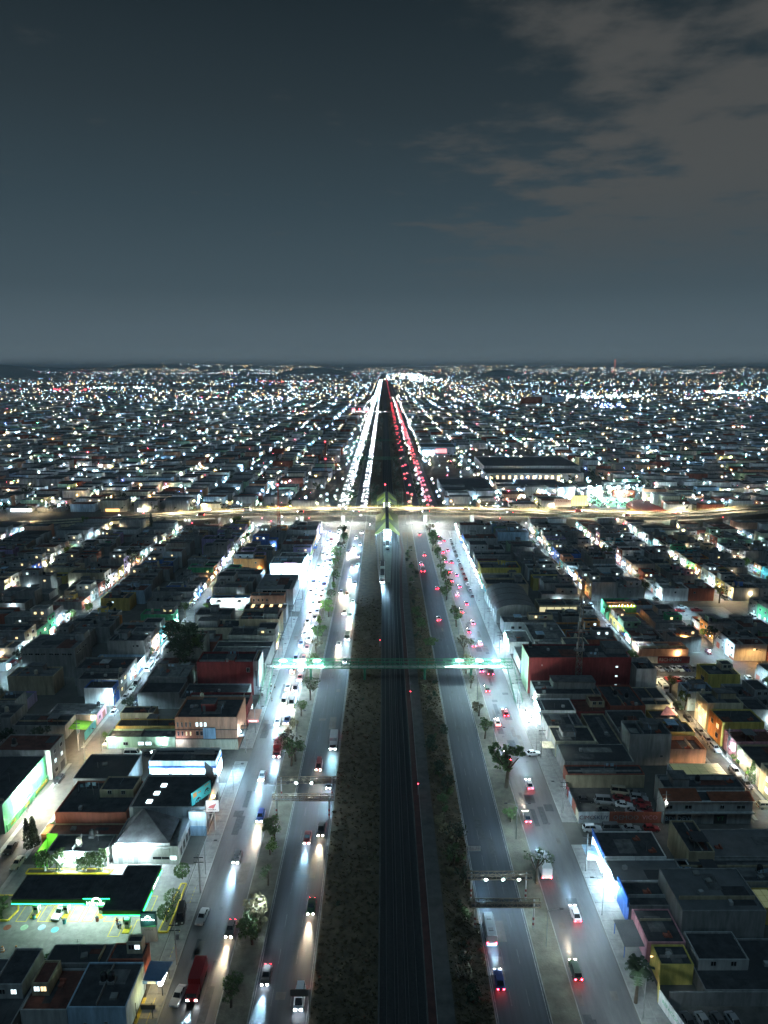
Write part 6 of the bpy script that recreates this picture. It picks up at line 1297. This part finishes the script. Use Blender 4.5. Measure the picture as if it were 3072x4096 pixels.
for i,x in enumerate((-90,-66,-45,-28,-18,18,27,40,58,84,110)):
    y,z = rail_at(x); mb = MB(); mb.box(x-1.2,x+1.2,y+3,y+3.3,z-1.35,z-1.2); part(ov,'underside_light',mb,M['e_shop']); lamp(ov,(x,y+1.5-505,z-1.8),22000,(.85,1,1),.3)
# utility poles
mbp = MB(); mbp.tube((0,0,0),(0,0,9.5),.15,7,0,.1); pm = mbp.mesh('pole',M['concrete']); mb = MB(); mb.box(-1,1,-.06,.06,8.5,8.65); mb.box(-1,1,-.06,.06,7.4,7.52); pc = mb.mesh('crossarm',M['dark_steel']); mb = MB(); mb.lathe([(.3,5.6),(.32,6.6),(.1,6.75)],(.45,0,0)); ptm = mb.mesh('transformer',M['steel'])
poles = [(-39.2,132.4),(-38.9,113.8),(-40.2,188.6),(-40,214),(-40,232),(-39.8,262),(-39.8,290),(44.9,139),(44.6,219.5),(45,160),(45.1,186),(45.2,262),(45.2,290),(68.4,154.9),(-82.3,178),(-89.4,190),(98.6,214),(98.4,186),(-88.9,222),(92,262)]
for i,(x,y) in enumerate(poles):
    t = thing('utility_pole',f'concrete utility pole with crossarms {"left" if x < 0 else "right"} of the avenue, {ordw(1+sum(1 for a in poles if (a[0] < 0) == (x < 0) and (a[1],a[0]) < (y,x)))} from near end there','pole',(x,y,.05),0,'utility poles'); obj('pole',pm,t); obj('crossarm',pc,t)
    if i % 2: obj('transformer',ptm,t)
def wire(a, b, z, label):
    c = bpy.data.curves.new('power_line','CURVE'); c.dimensions = '3D'; c.bevel_depth = .022; c.bevel_resolution = 0; s = c.splines.new('POLY'); s.points.add(8); c.materials.append(M['black'])
    for i in range(9): k = i/8; s.points[i].co = (a[0]+(b[0]-a[0])*k,a[1]+(b[1]-a[1])*k,z-1.1*4*k*(1-k),1)
    o = bpy.data.objects.new('power_line',c); COL.objects.link(o); me = bpy.data.meshes.new_from_object(o.evaluated_get(bpy.context.evaluated_depsgraph_get())); bpy.data.objects.remove(o); me.name = 'power_line'; tag(obj('power_line',me),label,'cable','power lines along the pavements')
for a,b,nm in (((-38.9,113.8),(-39.2,132.4),'left pavement, nearest span'),((-39.2,132.4),(-40.2,188.6),'left pavement, span past the filling station'),((-40.2,188.6),(-40,214),'left pavement before the red awning'),((-40,214),(-40,232),'left pavement up to the footbridge'),((44.9,139),(45,160),'right pavement, nearest span'),((45,160),(45.1,186),'right pavement beside the car yard'),((45.1,186),(44.6,219.5),'right pavement up to the stairs'),((68.4,154.9),(44.9,139),'crossing the side road to the graffiti wall')):
    wire((a[0]-.8,a[1]),(b[0]-.8,b[1]),8.6,'thin black cable along the '+nm)

# ------------------------------------------------------------------ vehicles
def loft(rings):
    mb = MB(); n = len(rings[0])
    for r in rings: mb.v += [tuple(p) for p in r]
    for a in range(len(rings)-1):
        for i in range(n-1): mb.f.append((a*n+i,a*n+i+1,(a+1)*n+i+1,(a+1)*n+i)); mb.m.append(0)
    mb.f.append(tuple(range(n))); mb.m.append(0); mb.f.append(tuple(reversed(range((len(rings)-1)*n,len(rings)*n)))); mb.m.append(0)
    return mb
def car_proto(kind, lit=None, beam=None):
    L,W,H,belt,cab = {'sedan':(4.4,1.72,1.45,.88,(-.75,-.15,1.05,1.75)),'hatchback':(3.8,1.66,1.5,.92,(-.7,-.1,1.35,1.78)),'suv':(4.5,1.82,1.75,1.05,(-.85,-.35,1.75,2.12)),'van':(4.9,1.85,2.1,1.1,(-1.9,-1.2,2.2,2.35)),'pickup':(5.1,1.85,1.75,1.05,(-.9,-.3,.75,1.0)),'taxi':(4.2,1.7,1.5,.9,(-.75,-.15,1.1,1.75))}[kind]
    t = thing('car','','car'); hw = W/2; hl = L/2
    st_ = [(-hl,.34,belt*.62,.80),(-hl+.12,.24,belt*.80,.93),(-hl+.9,.2,belt*.96,1),(0,.2,belt,1),(hl-.8,.2,belt*1.02,1),(hl-.1,.24,belt*.98,.94),(hl,.36,belt*.85,.84)]
    rings = [[(-hw*q*.96,y,z0),(-hw*q,y,z0+.18),(-hw*q,y,z1-.14),(-hw*q*.88,y,z1),(hw*q*.88,y,z1),(hw*q,y,z1-.14),(hw*q,y,z0+.18),(hw*q*.96,y,z0)] for y,z0,z1,q in st_]
    mb = loft(rings); a,b,c,d = cab; rz = H-.05; r0 = hw*.78; r1 = hw*.66
    mb.box(-r1-.02,r1+.02,b-.05,c+.05,rz-.03,rz+.05); k = len(mb.f)
    for s in (-1,1):                                    # pillars
        for (y0,z0),(y1,z1) in (((a,belt-.02),(b,rz)),((d,belt-.02),(c,rz)),(((b+c)/2,belt-.02),((b+c)/2,rz))): mb.tube((s*r0,y0,z0),(s*r1,y1,z1),.045,4)
    if kind == 'pickup': mb.box(-hw*.9,hw*.9,1.1,hl-.05,belt-.01,belt+.18); mb.box(-hw*.75,hw*.75,1.25,hl-.2,belt+.181,belt+.19)
    obj('body',mb.mesh('body',M['p_white']),t)
    g = MB(); q0 = [(-r0,a,belt-.03),(r0,a,belt-.03),(r0,d,belt-.03),(-r0,d,belt-.03)]; q1 = [(-r1,b,rz),(r1,b,rz),(r1,c,rz),(-r1,c,rz)]
    for i in range(4): j = (i+1) % 4; g.poly([q0[i],q0[j],q1[j],q1[i]])
    obj('window',g.mesh('window',M['glass']),t)
    for y in (-hl+.78,hl-.82):
        for s in (-1,1):
            mb = MB(); mb.tube((s*(hw-.2),y,.31),(s*(hw+.01),y,.31),.31,10); mb.tube((s*(hw+.011),y,.31),(s*(hw+.02),y,.31),.17,8,1); obj('wheel',mb.mesh('wheel',[M['rubber'],M['steel']]),t)
    for s in (-1,1):
        mb = MB(); mb.box(s*hw*.58-.17,s*hw*.58+.17,-hl-.05,-hl+.1,belt*.52,belt*.76); obj('headlight',mb.mesh('headlight',M[lit or 'lens_off']),t)
        mb = MB(); mb.box(s*hw*.62-.15,s*hw*.62+.15,hl-.1,hl+.04,belt*.6,belt*.86); obj('taillight',mb.mesh('taillight',M['e_tail' if lit else 'tail_off']),t)
    if kind == 'taxi': mb = MB(); mb.box(-.3,.3,.1,.4,H+.0,H+.16); obj('roof_sign',mb.mesh('roof_sign',M['w_green']),t)
    if lit: lamp(t,(0,-hl-.12,.68),P_HEAD,beam,.06,30,1.,(R(-80),0,0),'headlight_beam')
    return t
def truck_proto(kind, lit=None):
    t = thing('truck','','truck'); L,W,H = {'truck':(7.2,2.2,3.2),'bus':(10.5,2.5,3.0),'minibus':(6.2,2.1,2.6)}[kind]; hl,hw = L/2,W/2
    if kind == 'truck':
        mb = MB(); mb.prism([(-hw*.92,-hl),(hw*.92,-hl),(hw*.92,-hl+1.9),(-hw*.92,-hl+1.9)],.5,2.3); obj('cab',mb.mesh('cab',M['p_white']),t)
        mb = MB(); mb.box(-hw,hw,-hl+2.05,hl,.75,H); obj('body',mb.mesh('cargo_box',M['p_white']),t)
        mb = MB(); mb.box(-.5,.5,-hl+1.9,hl-.1,.45,.74); obj('chassis',mb.mesh('chassis',M['black']),t)
    else:
        rings = [[(-hw*q,y,.35),(-hw*q,y,H-.35),(-hw*q*.85,y,H),(hw*q*.85,y,H),(hw*q,y,H-.35),(hw*q,y,.35)] for y,q in ((-hl,.93),(-hl+.25,1),(hl-.2,1),(hl,.95))]
        obj('body',loft(rings).mesh('body',M['p_white']),t)
        for i in range(int((L-1.6)/1.35)):
            for s in (-1,1): mb = MB(); y = -hl+1.2+i*1.35; mb.box(s*(hw+.004)-.006,s*(hw+.004)+.006,y,y+1.15,1.25,2.1); obj('window',mb.mesh('window',M['glass']),t)
        for y in (-1.5,1.5): mb = MB(); mb.box(-.45,.45,y-.4,y+.4,H-.01,H+.08); obj('roof_hatch',mb.mesh('roof_hatch',M['steel']),t)
    mb = MB(); mb.box(-hw*.8,hw*.8,-hl-.02,-hl+.02,1.3,2.1); obj('windscreen',mb.mesh('windscreen',M['glass']),t)
    for y in (-hl+1,hl-1.3):
        for s in (-1,1): mb = MB(); mb.tube((s*(hw-.3),y,.45),(s*(hw+.005),y,.45),.45,10); obj('wheel',mb.mesh('wheel',M['rubber']),t)
    for s in (-1,1):
        mb = MB(); mb.box(s*hw*.66-.18,s*hw*.66+.18,-hl-.06,-hl-.021,.65,.9); obj('headlight',mb.mesh('headlight',M['e_head' if lit else 'lens_off']),t)
        mb = MB(); mb.box(s*hw*.8-.14,s*hw*.8+.14,hl+.001,hl+.04,.8,1.1); obj('taillight',mb.mesh('taillight',M['e_tail' if lit else 'tail_off']),t)
    if lit: lamp(t,(0,-hl-.15,.8),P_HEAD*1.2,COOL,.06,30,1.,(R(-80),0,0),'headlight_beam')
    return t
PR = {}
def put_car(kind, x, y, rz, paint, label, group, lit=None, name=None, z=.024):
    k = (kind,lit); big_ = kind in ('truck','bus','minibus')
    if k not in PR: PR[k] = truck_proto(kind,lit) if big_ else car_proto(kind,{'cool':'e_head','warm':'e_head_warm'}.get(lit),{'cool':COOL,'warm':(1,.80,.55)}.get(lit)); t = PR[k]
    else: t = copy_tree(PR[k])
    t.name = name or ('truck' if kind == 'truck' else kind if big_ else 'car'); t.location = (x,y,z); t.rotation_euler = (0,0,rz); t['label'] = label; t['category'] = kind if big_ else 'car'; t['group'] = group
    for ch in t.children:
        if ch.name.split('.')[0] in ('body','cab'): ch.material_slots[0].link = 'OBJECT'; ch.material_slots[0].material = M['p_'+paint]
    return t
PC = ['white']*5+['silver']*4+['grey']*3+['black']*3+['red']*2+['blue','beige','dark green']
# parked: measured places first
PK = [(-41.4,125.6,'van','black',8,'black van parked on the pavement beside the clipped trees'),(-37.0,125.2,'sedan','silver',-6,'silver car with its hood towards us stopped by the filling station pavement'),(-36.6,106.6,'sedan','silver',-8,'silver-blue sedan parked by the yellow food stall'),
 (-86.8,146.2,'sedan','black',0,'black car on the side street below the green wall'),(-82.6,141.2,'sedan','beige',-4,'beige sedan beside the twin cypresses'),(-88.3,174.6,'sedan','black',0,'black car on the street at the end of the green wall'),
 (-82.4,193.9,'sedan','white',-6,'white sedan parked at the lit corner shop'),(-87.4,212,'hatchback','silver',-4,'silver hatchback beside motorcycles on the left side street'),(-87.6,223.5,'sedan','silver',0,'silver sedan, first of the row on the left side street'),(-87.5,228.6,'sedan','white',0,'white car, second of the row on the left side street'),(-87.3,234,'van','black',0,'dark van behind the white car on the left side street'),
 (-82.6,217,'hatchback','white',3,'white hatchback opposite the blue house'),(-82.6,221.6,'sedan','blue',3,'blue car opposite the blue house'),(-82.6,226.4,'suv','black',3,'black car under the block wall on the left side street'),(-87.2,247.2,'minibus','white',0,'white minibus parked below the huge tree'),(-87.5,255,'minibus','white',0,'second white minibus above the first on the left side street'),
 (-72.6,187.3,'van','white',90,'white van parked across from the corner shop'),(-67.6,187.3,'hatchback','black',90,'black hatchback beside the white van'),(-63,187.2,'sedan','silver',90,'silver sedan at the end of the cross street row'),
 (50.4,153.3,'suv','white',90,'white estate car parked in front of the graffiti'),(55.2,153.3,'van','grey',90,'grey van parked in front of the graffiti'),(59.9,153.4,'sedan','silver',90,'silver sedan parked in front of the graffiti'),(64.8,153.4,'hatchback','red',90,'red hatchback parked at the end of the graffiti wall'),
 (62.2,168.6,'van','beige',80,'pale van at the back of the walled car yard'),(56.8,164.4,'van','silver',84,'silver van on the left of the walled car yard'),(61.6,165.6,'sedan','red',80,'red sedan behind the white one in the car yard'),(61.3,162.9,'sedan','white',80,'white sedan in the middle of the car yard'),(62.9,160,'sedan','silver',74,'silver sedan at the front of the car yard'),(66.3,167.6,'sedan','grey',76,'grey sedan in the rear right corner of the car yard'),(66.2,163.6,'sedan','red',76,'dark red sedan on the right of the car yard'),(65.9,160.6,'hatchback','red',74,'bright red car at the front right of the car yard'),(66.1,165.6,'suv','silver',76,'silver car squeezed between red ones in the yard'),(56,160.4,'sedan','black',86,'black car at the front left of the car yard'),(52,165,'sedan','black',86,'black car near the yard fence'),
 (43.2,187.6,'sedan','white',100,'white sedan parked across the pavement by the ochre board'),
 (97.2,217,'pickup','dark green',0,'dark green pickup on the right side street'),(97,208.6,'sedan','black',4,'black sedan on the right side street beyond the yellow block'),(92.8,209.4,'van','turquoise',0,'turquoise van on the right side street'),(93,216,'truck','white',0,'white delivery truck with lights by the pink gable'),(92.6,203.4,'sedan','beige',0,'beige car below the turquoise van'),(92.5,197,'hatchback','red',0,'red car on the right side street'),(97,200,'sedan','grey',4,'grey sedan opposite the red car'),(97,194.9,'sedan','silver',4,'silver sedan behind the white estate on the right side street'),(97.1,190.3,'suv','white',4,'white estate car on the right side street'),(97,178,'suv','silver',4,'silver car before the clipped hedges on the right side street'),(97.2,172,'sedan','black',4,'black sedan by the slim dark conifer'),(92.4,171.6,'sedan','silver',70,'silver sedan turning by the lit glass roof house'),(97.4,162.4,'suv','beige',90,'pale estate car at the right picture edge crossing'),(97.4,231,'minibus','white',0,'white bus-like van at the gate of the walled car park'),(93.4,223,'truck','white',0,'white box truck beside the cream wall')]
for x,y,k,p,a,l in PK: put_car(k,x,y,R(a),p,l,'parked vehicles near the avenue')
for i,(x,p) in enumerate(((99.6,'white'),(102.3,'silver'),(104.8,'black'),(107.2,'silver'),(109.6,'white'),(112.1,'blue'),(114.7,'grey'))): put_car('hatchback' if i % 3 == 0 else 'sedan',x,246.4,R(8),p,f'{p} car, {ordw(i+1)} from the left in the back row of the walled car park','cars in the walled car park')
for i,(x,p) in enumerate(((99.2,'grey'),(102.2,'red'),(105,'red'),(107.8,'silver'),(110.2,'white'),(113,'black'))): put_car('sedan',x,237.6,R(188),p,f'{p} car, {ordw(i+1)} from the left in the front row of the walled car park','cars in the walled car park')
for i,(x,p) in enumerate(((52,'grey'),(54.6,'silver'),(57.2,'grey'),(59.8,'silver'))): put_car('sedan',x,101.2,R(8),p,f'dusty {p} car, {ordw(i+1)} from the left in the dark bottom yard','cars in the dark bottom yard')
for i in range(13): put_car(rnd.choice(('sedan','hatchback','suv')),43.0,332+i*9.6,R(184),rnd.choice(('white','white','silver','red','grey')),f'car parked along the right pavement before the overpass, {ordw(i+1)} from the near end','cars parked before the overpass')
put_car('taxi',-66.4,126.4,R(-10),'white','white and green taxi refuelling under the canopy','vehicles at the filling station'); put_car('sedan',136,311,R(80),'red','red car in the floodlit square, left one','cars in the square'); put_car('pickup',144,311.5,R(85),'red','red pickup in the floodlit square','cars in the square'); put_car('sedan',139,315.6,R(85),'white','white car behind the red ones in the square','cars in the square')
for S,sg in ((LST,-1),(RST,1)):
    for j,x in enumerate(S[:4]):
        y = 262. if j == 0 else 225.; i = 0
        while y < 470:
            y += rnd.uniform(10,30); s = rnd.choice((-1,1))
            if inview(x,y,0) and len([1 for o in COL.objects if False]) == 0:
                i += 1; p = rnd.choice(PC); put_car(rnd.choice(('sedan','sedan','hatchback','suv','van')),x+s*1.9,y,R(rnd.choice((0,180))+rnd.uniform(-3,3)),p,f'{p} car parked on {ordw(j+1)} {"left" if sg < 0 else "right"} side street, {ordw(i)} from near end','cars on the side streets')
# moving traffic, lights on
def moving(lane_name, x, ys, away=False, z=.024):
    for i,y in enumerate(sorted(ys)):
        k = rnd.choice(('sedan','sedan','hatchback','suv','van','pickup')) if rnd.random() > .05 else rnd.choice(('minibus','truck')); p = rnd.choice(('black','grey','grey','black','dark green','blue','red','silver','white'))
        lit = 'cool' if k in ('minibus','truck') else rnd.choice(('cool','cool','warm'))
        put_car(k,x+rnd.uniform(-.3,.3),y,R(180 if away else 0),p,f'{p} {k}, {"tail lights" if away else "headlights"} lit, {lane_name}, {ordw(i+1)} from near end','traffic on the avenue',lit)
def seq(a,b,lo,hi):
    o = []; y = a+rnd.uniform(0,lo)
    while y < b: o.append(y); y += rnd.uniform(lo,hi)
    return o
moving('outer lane of left service road',-36.6,[]+seq(330,474,14,30)); moving('middle lane of left service road',-33.6,[109,143,176]+seq(200,474,9,15)); moving('inner lane of left service road',-30.6,[122,158,189]+seq(204,474,8.5,14))
moving('outer lane of left carriageway',-21.6,[111]+seq(330,474,40,80)); moving('middle lane of left carriageway',-18.3,[150,181]+seq(262,474,22,44)); moving('inner lane of left carriageway',-15.1,[106,128,153,172,193]+seq(250,474,18,34))
moving('inner lane of right carriageway',21.0,[110,121,377,390],True); moving('middle lane of right carriageway',24.,[300,410,463],True); moving('outer lane of right carriageway',27,[345],True)
moving('inner lane of right service road',35.7,[112,158,186,206]+seq(220,474,14,26),True); moving('outer lane of right service road',38.9,[126,172,212]+seq(228,474,16,30),True)
put_car('truck',35.6,133.5+6,R(180),'white','white box truck behind the thin tree on the right service road','traffic on the avenue','cool')
for i,(x,dy,a) in enumerate(((-130,4,-90),(-60,5.5,-90),(-20,5,-90),(30,4.5,-90),(90,6,-90),(170,5,-80),(-100,14.5,90),(-30,15,90),(60,15,90),(140,14.5,90),(210,15,105))):
    y,z = rail_at(x); put_car('sedan' if i % 3 else 'van',x,y+dy,R(a),rnd.choice(('white','silver','red','black')),f'vehicle crossing the overpass, {ordw(i+1 if i < 6 else i-5)} from the left in the {"near" if i < 6 else "far"} lanes','vehicles on the overpass','cool',None,z+.02)
# distant traffic, joined
T1 = []; T2 = []
for x,lo,hi,y1 in ((-36,14,34,2300),(-33,11,24,2300),(-30.4,9,20,2300),(-18,11,26,2300),(-15,9,20,2300)):
    y = 541
    while y < y1: T1.append((x,y)); y += rnd.uniform(lo,hi)
for x,lo,hi,y1 in ((21,30,90,2300),(24.4,26,80,2300),(35.6,12,34,2300),(38.8,16,40,2300)):
    y = 541
    while y < y1: T2.append((x,y)); y += rnd.uniform(lo,hi)
tr = [(x,y,1.75,4.3,1.4,.1) for x,y in T1+T2]
boxes('distant_traffic',tr,np.zeros((len(tr),2),int),[M['p_silver']])
pts = [(x+s*.6,y-2.4,.75,.16,0) for x,y in T1 for s in (-1,1)]+[(x+s*.6,y-2.4,.85,.17,1) for x,y in T2 for s in (-1,1)]+[(x,y+2.5,.7,.13,0) for x,y in T2]
octas('distant_traffic',pts,[emis('t_head',(.92,.97,1),230),emis('t_tail',(1,.03,.05),55)])
# the lines of cars crossing far away
pts = []
for y in (541,1676): pts += [(rg.uniform(-250,260),y+rg.uniform(-12,12) if y > 1000 else y-rg.uniform(8,50),9 if y > 1000 else 1.,.28,int(rg.choice((0,0,1)))) for i in range(60)]
octas('distant_traffic',pts,[bpy.data.materials['t_head'],bpy.data.materials['t_tail']])

# ------------------------------------------------------------------ people and two-wheelers
SK = {'hip':(0,0,.95),'waist':(0,0,1.12),'chest':(0,.01,1.36),'neck':(0,.02,1.5),'head':(0,-.01,1.63),'top':(0,0,1.74),'kl':(-.11,-.03,.5),'fl':(-.12,.02,.07),'tl':(-.13,-.16,.04),'kr':(.11,.05,.5),'fr':(.12,.1,.09),'tr':(.13,-.07,.04),'sl':(-.2,0,1.42),'el':(-.26,.04,1.14),'hl':(-.25,-.08,.88),'sr':(.2,0,1.42),'er':(.26,.02,1.14),'hr':(.25,-.12,.9)}
RD = {'hip':.15,'waist':.135,'chest':.155,'neck':.06,'head':.105,'top':.07,'kl':.075,'fl':.05,'tl':.04,'kr':.075,'fr':.05,'tr':.04,'sl':.075,'el':.05,'hl':.042,'sr':.075,'er':.05,'hr':.042}
ED = [('hip','waist'),('waist','chest'),('chest','neck'),('neck','head'),('head','top'),('hip','kl'),('kl','fl'),('fl','tl'),('hip','kr'),('kr','fr'),('fr','tr'),('chest','sl'),('sl','el'),('el','hl'),('chest','sr'),('sr','er'),('er','hr')]
_sk = {}
def skin(name, ks, grow, mk, root):
    key = (name,mk)
    if key in _sk: return _sk[key]
    me = bpy.data.meshes.new(name); idx = {k:i for i,k in enumerate(ks)}; me.from_pydata([SK[k] for k in ks],[(idx[a],idx[b]) for a,b in ED if a in idx and b in idx],[])
    o = bpy.data.objects.new(name,me); COL.objects.link(o); md = o.modifiers.new('skin','SKIN'); sv = me.skin_vertices[0].data
    for k in ks: sv[idx[k]].radius = (RD[k]+grow,)*2
    for v in sv: v.use_root = False
    sv[idx[root]].use_root = True
    md2 = o.modifiers.new('sub','SUBSURF'); md2.levels = md2.render_levels = 1
    dg = bpy.context.evaluated_depsgraph_get(); out_ = bpy.data.meshes.new_from_object(o.evaluated_get(dg)); bpy.data.objects.remove(o); out_.materials.clear(); out_.materials.append(mk)
    _sk[key] = out_; return out_
SKIN_M = mat('skin',(.32,.19,.13),var=0,rough=.6)
def person(x,y,rz,top,legs,label,group='people'):
    t = thing('person',label,'person',(x,y,.03),rz,group)
    obj('body',skin('body',list(SK),0,SKIN_M,'hip'),t); obj('jacket',skin('jacket',['hip','waist','chest','sl','el','sr','er'],.022,M['w_'+top] if 'w_'+top in M else M[top],'waist'),t); obj('trousers',skin('trousers',['hip','kl','fl','kr','fr'],.02,M['w_'+legs] if 'w_'+legs in M else M[legs],'hip'),t)
    mb = MB(); mb.lathe([(.112,1.62),(.118,1.68),(.09,1.75),(.03,1.78)],(0,.015,0),10); obj('hair',mb.mesh('hair',M['black']),t); return t
person(-53.6,123.4,.6,'dark red','black','person in a red jacket standing beside the motorcycle at the pumps'); person(-52.3,123.5,-.9,'black','grey','person in dark clothes at the pump behind the motorcycle'); person(-53.1,122.6,2.4,'blue','black','person in blue leaning by the motorcycle wheel')
for i,(x,y,a,c) in enumerate(((-39.6,232,.4,'white'),(-40.3,229,2,'blue'),(-38.9,226.4,1.2,'turquoise'),(-38.2,231,3.1,'pale grey'),(-41.2,224,.2,'dark red'),(-37.6,221,1.5,'black'))): person(x,y,a,c,'black',f'person waiting under the left end of the footbridge in a {c} top','people at the left bus stop')
for i,(x,y,c) in enumerate(((46.2,214,'white'),(47.2,209,'blue'))): person(x,y,i*2.,c,'black',f'person in a {c} top on the lit pavement near the right stairs','people near the right stairs')
def moto(x,y,rz,mk,label):
    t = thing('motorcycle',label,'motorcycle',(x,y,.03),rz,'motorcycles')
    for yy in (-.65,.65):
        mb = MB()
        for i in range(12): a0,a1 = 6.283*i/12,6.283*(i+1)/12; mb.tube((0,yy+.27*math.cos(a0),.3+.27*math.sin(a0)),(0,yy+.27*math.cos(a1),.3+.27*math.sin(a1)),.05,5)
        obj('wheel',mb.mesh('wheel',M['rubber']),t)
    mb = MB(); mb.box(-.12,.12,-.3,.35,.3,.62); mb.tube((0,-.65,.3),(0,-.42,.98),.05); mb.tube((0,.65,.3),(0,.1,.6),.05); obj('frame',mb.mesh('frame',M['dark_steel']),t)
    mb = MB(); mb.box(-.15,.15,-.4,.02,.62,.86); obj('fuel_tank',mb.mesh('fuel_tank',M[mk]),t); mb = MB(); mb.box(-.13,.13,.03,.75,.66,.8); obj('seat',mb.mesh('seat',M['black']),t); mb = MB(); mb.tube((-.36,-.38,1.02),(.36,-.38,1.02),.025); obj('handlebar',mb.mesh('handlebar',M['steel']),t)
    return t
moto(-52.9,123.1,.5,'p_blue','dark blue motorcycle refuelling at the right-hand pumps'); moto(-88.4,214.4,.9,'p_black','dark motorcycle parked behind the silver hatchback on the side street'); moto(-88.6,216,1.1,'p_red','red-tanked motorcycle next to the dark one on the side street')

# ------------------------------------------------------------------ haze
HAZE = 5.5e-5
if HAZE:
    mb = MB(); mb.box(-43000,43000,-3500,43000,-6,246); hz = obj('haze',mb.mesh('haze',[])); tag(hz,kind='stuff')
    hm = bpy.data.materials.new('haze'); hm.use_nodes = True; n = hm.node_tree; n.nodes.clear(); o_ = n.nodes.new('ShaderNodeOutputMaterial'); v_ = n.nodes.new('ShaderNodeVolumePrincipled')
    v_.inputs['Color'].default_value = (.70,.88,1,1); v_.inputs['Density'].default_value = HAZE; v_.inputs['Anisotropy'].default_value = .2
    n.links.new(v_.outputs[0],o_.inputs['Volume']); hz.data.materials.append(hm)
for pr_ in ('avenue','double','street','warm','sod','dim','over','mid'):
    if pr_ not in used:
        for ch in list(PROT[pr_].children_recursive): bpy.data.objects.remove(ch)
        bpy.data.objects.remove(PROT[pr_])
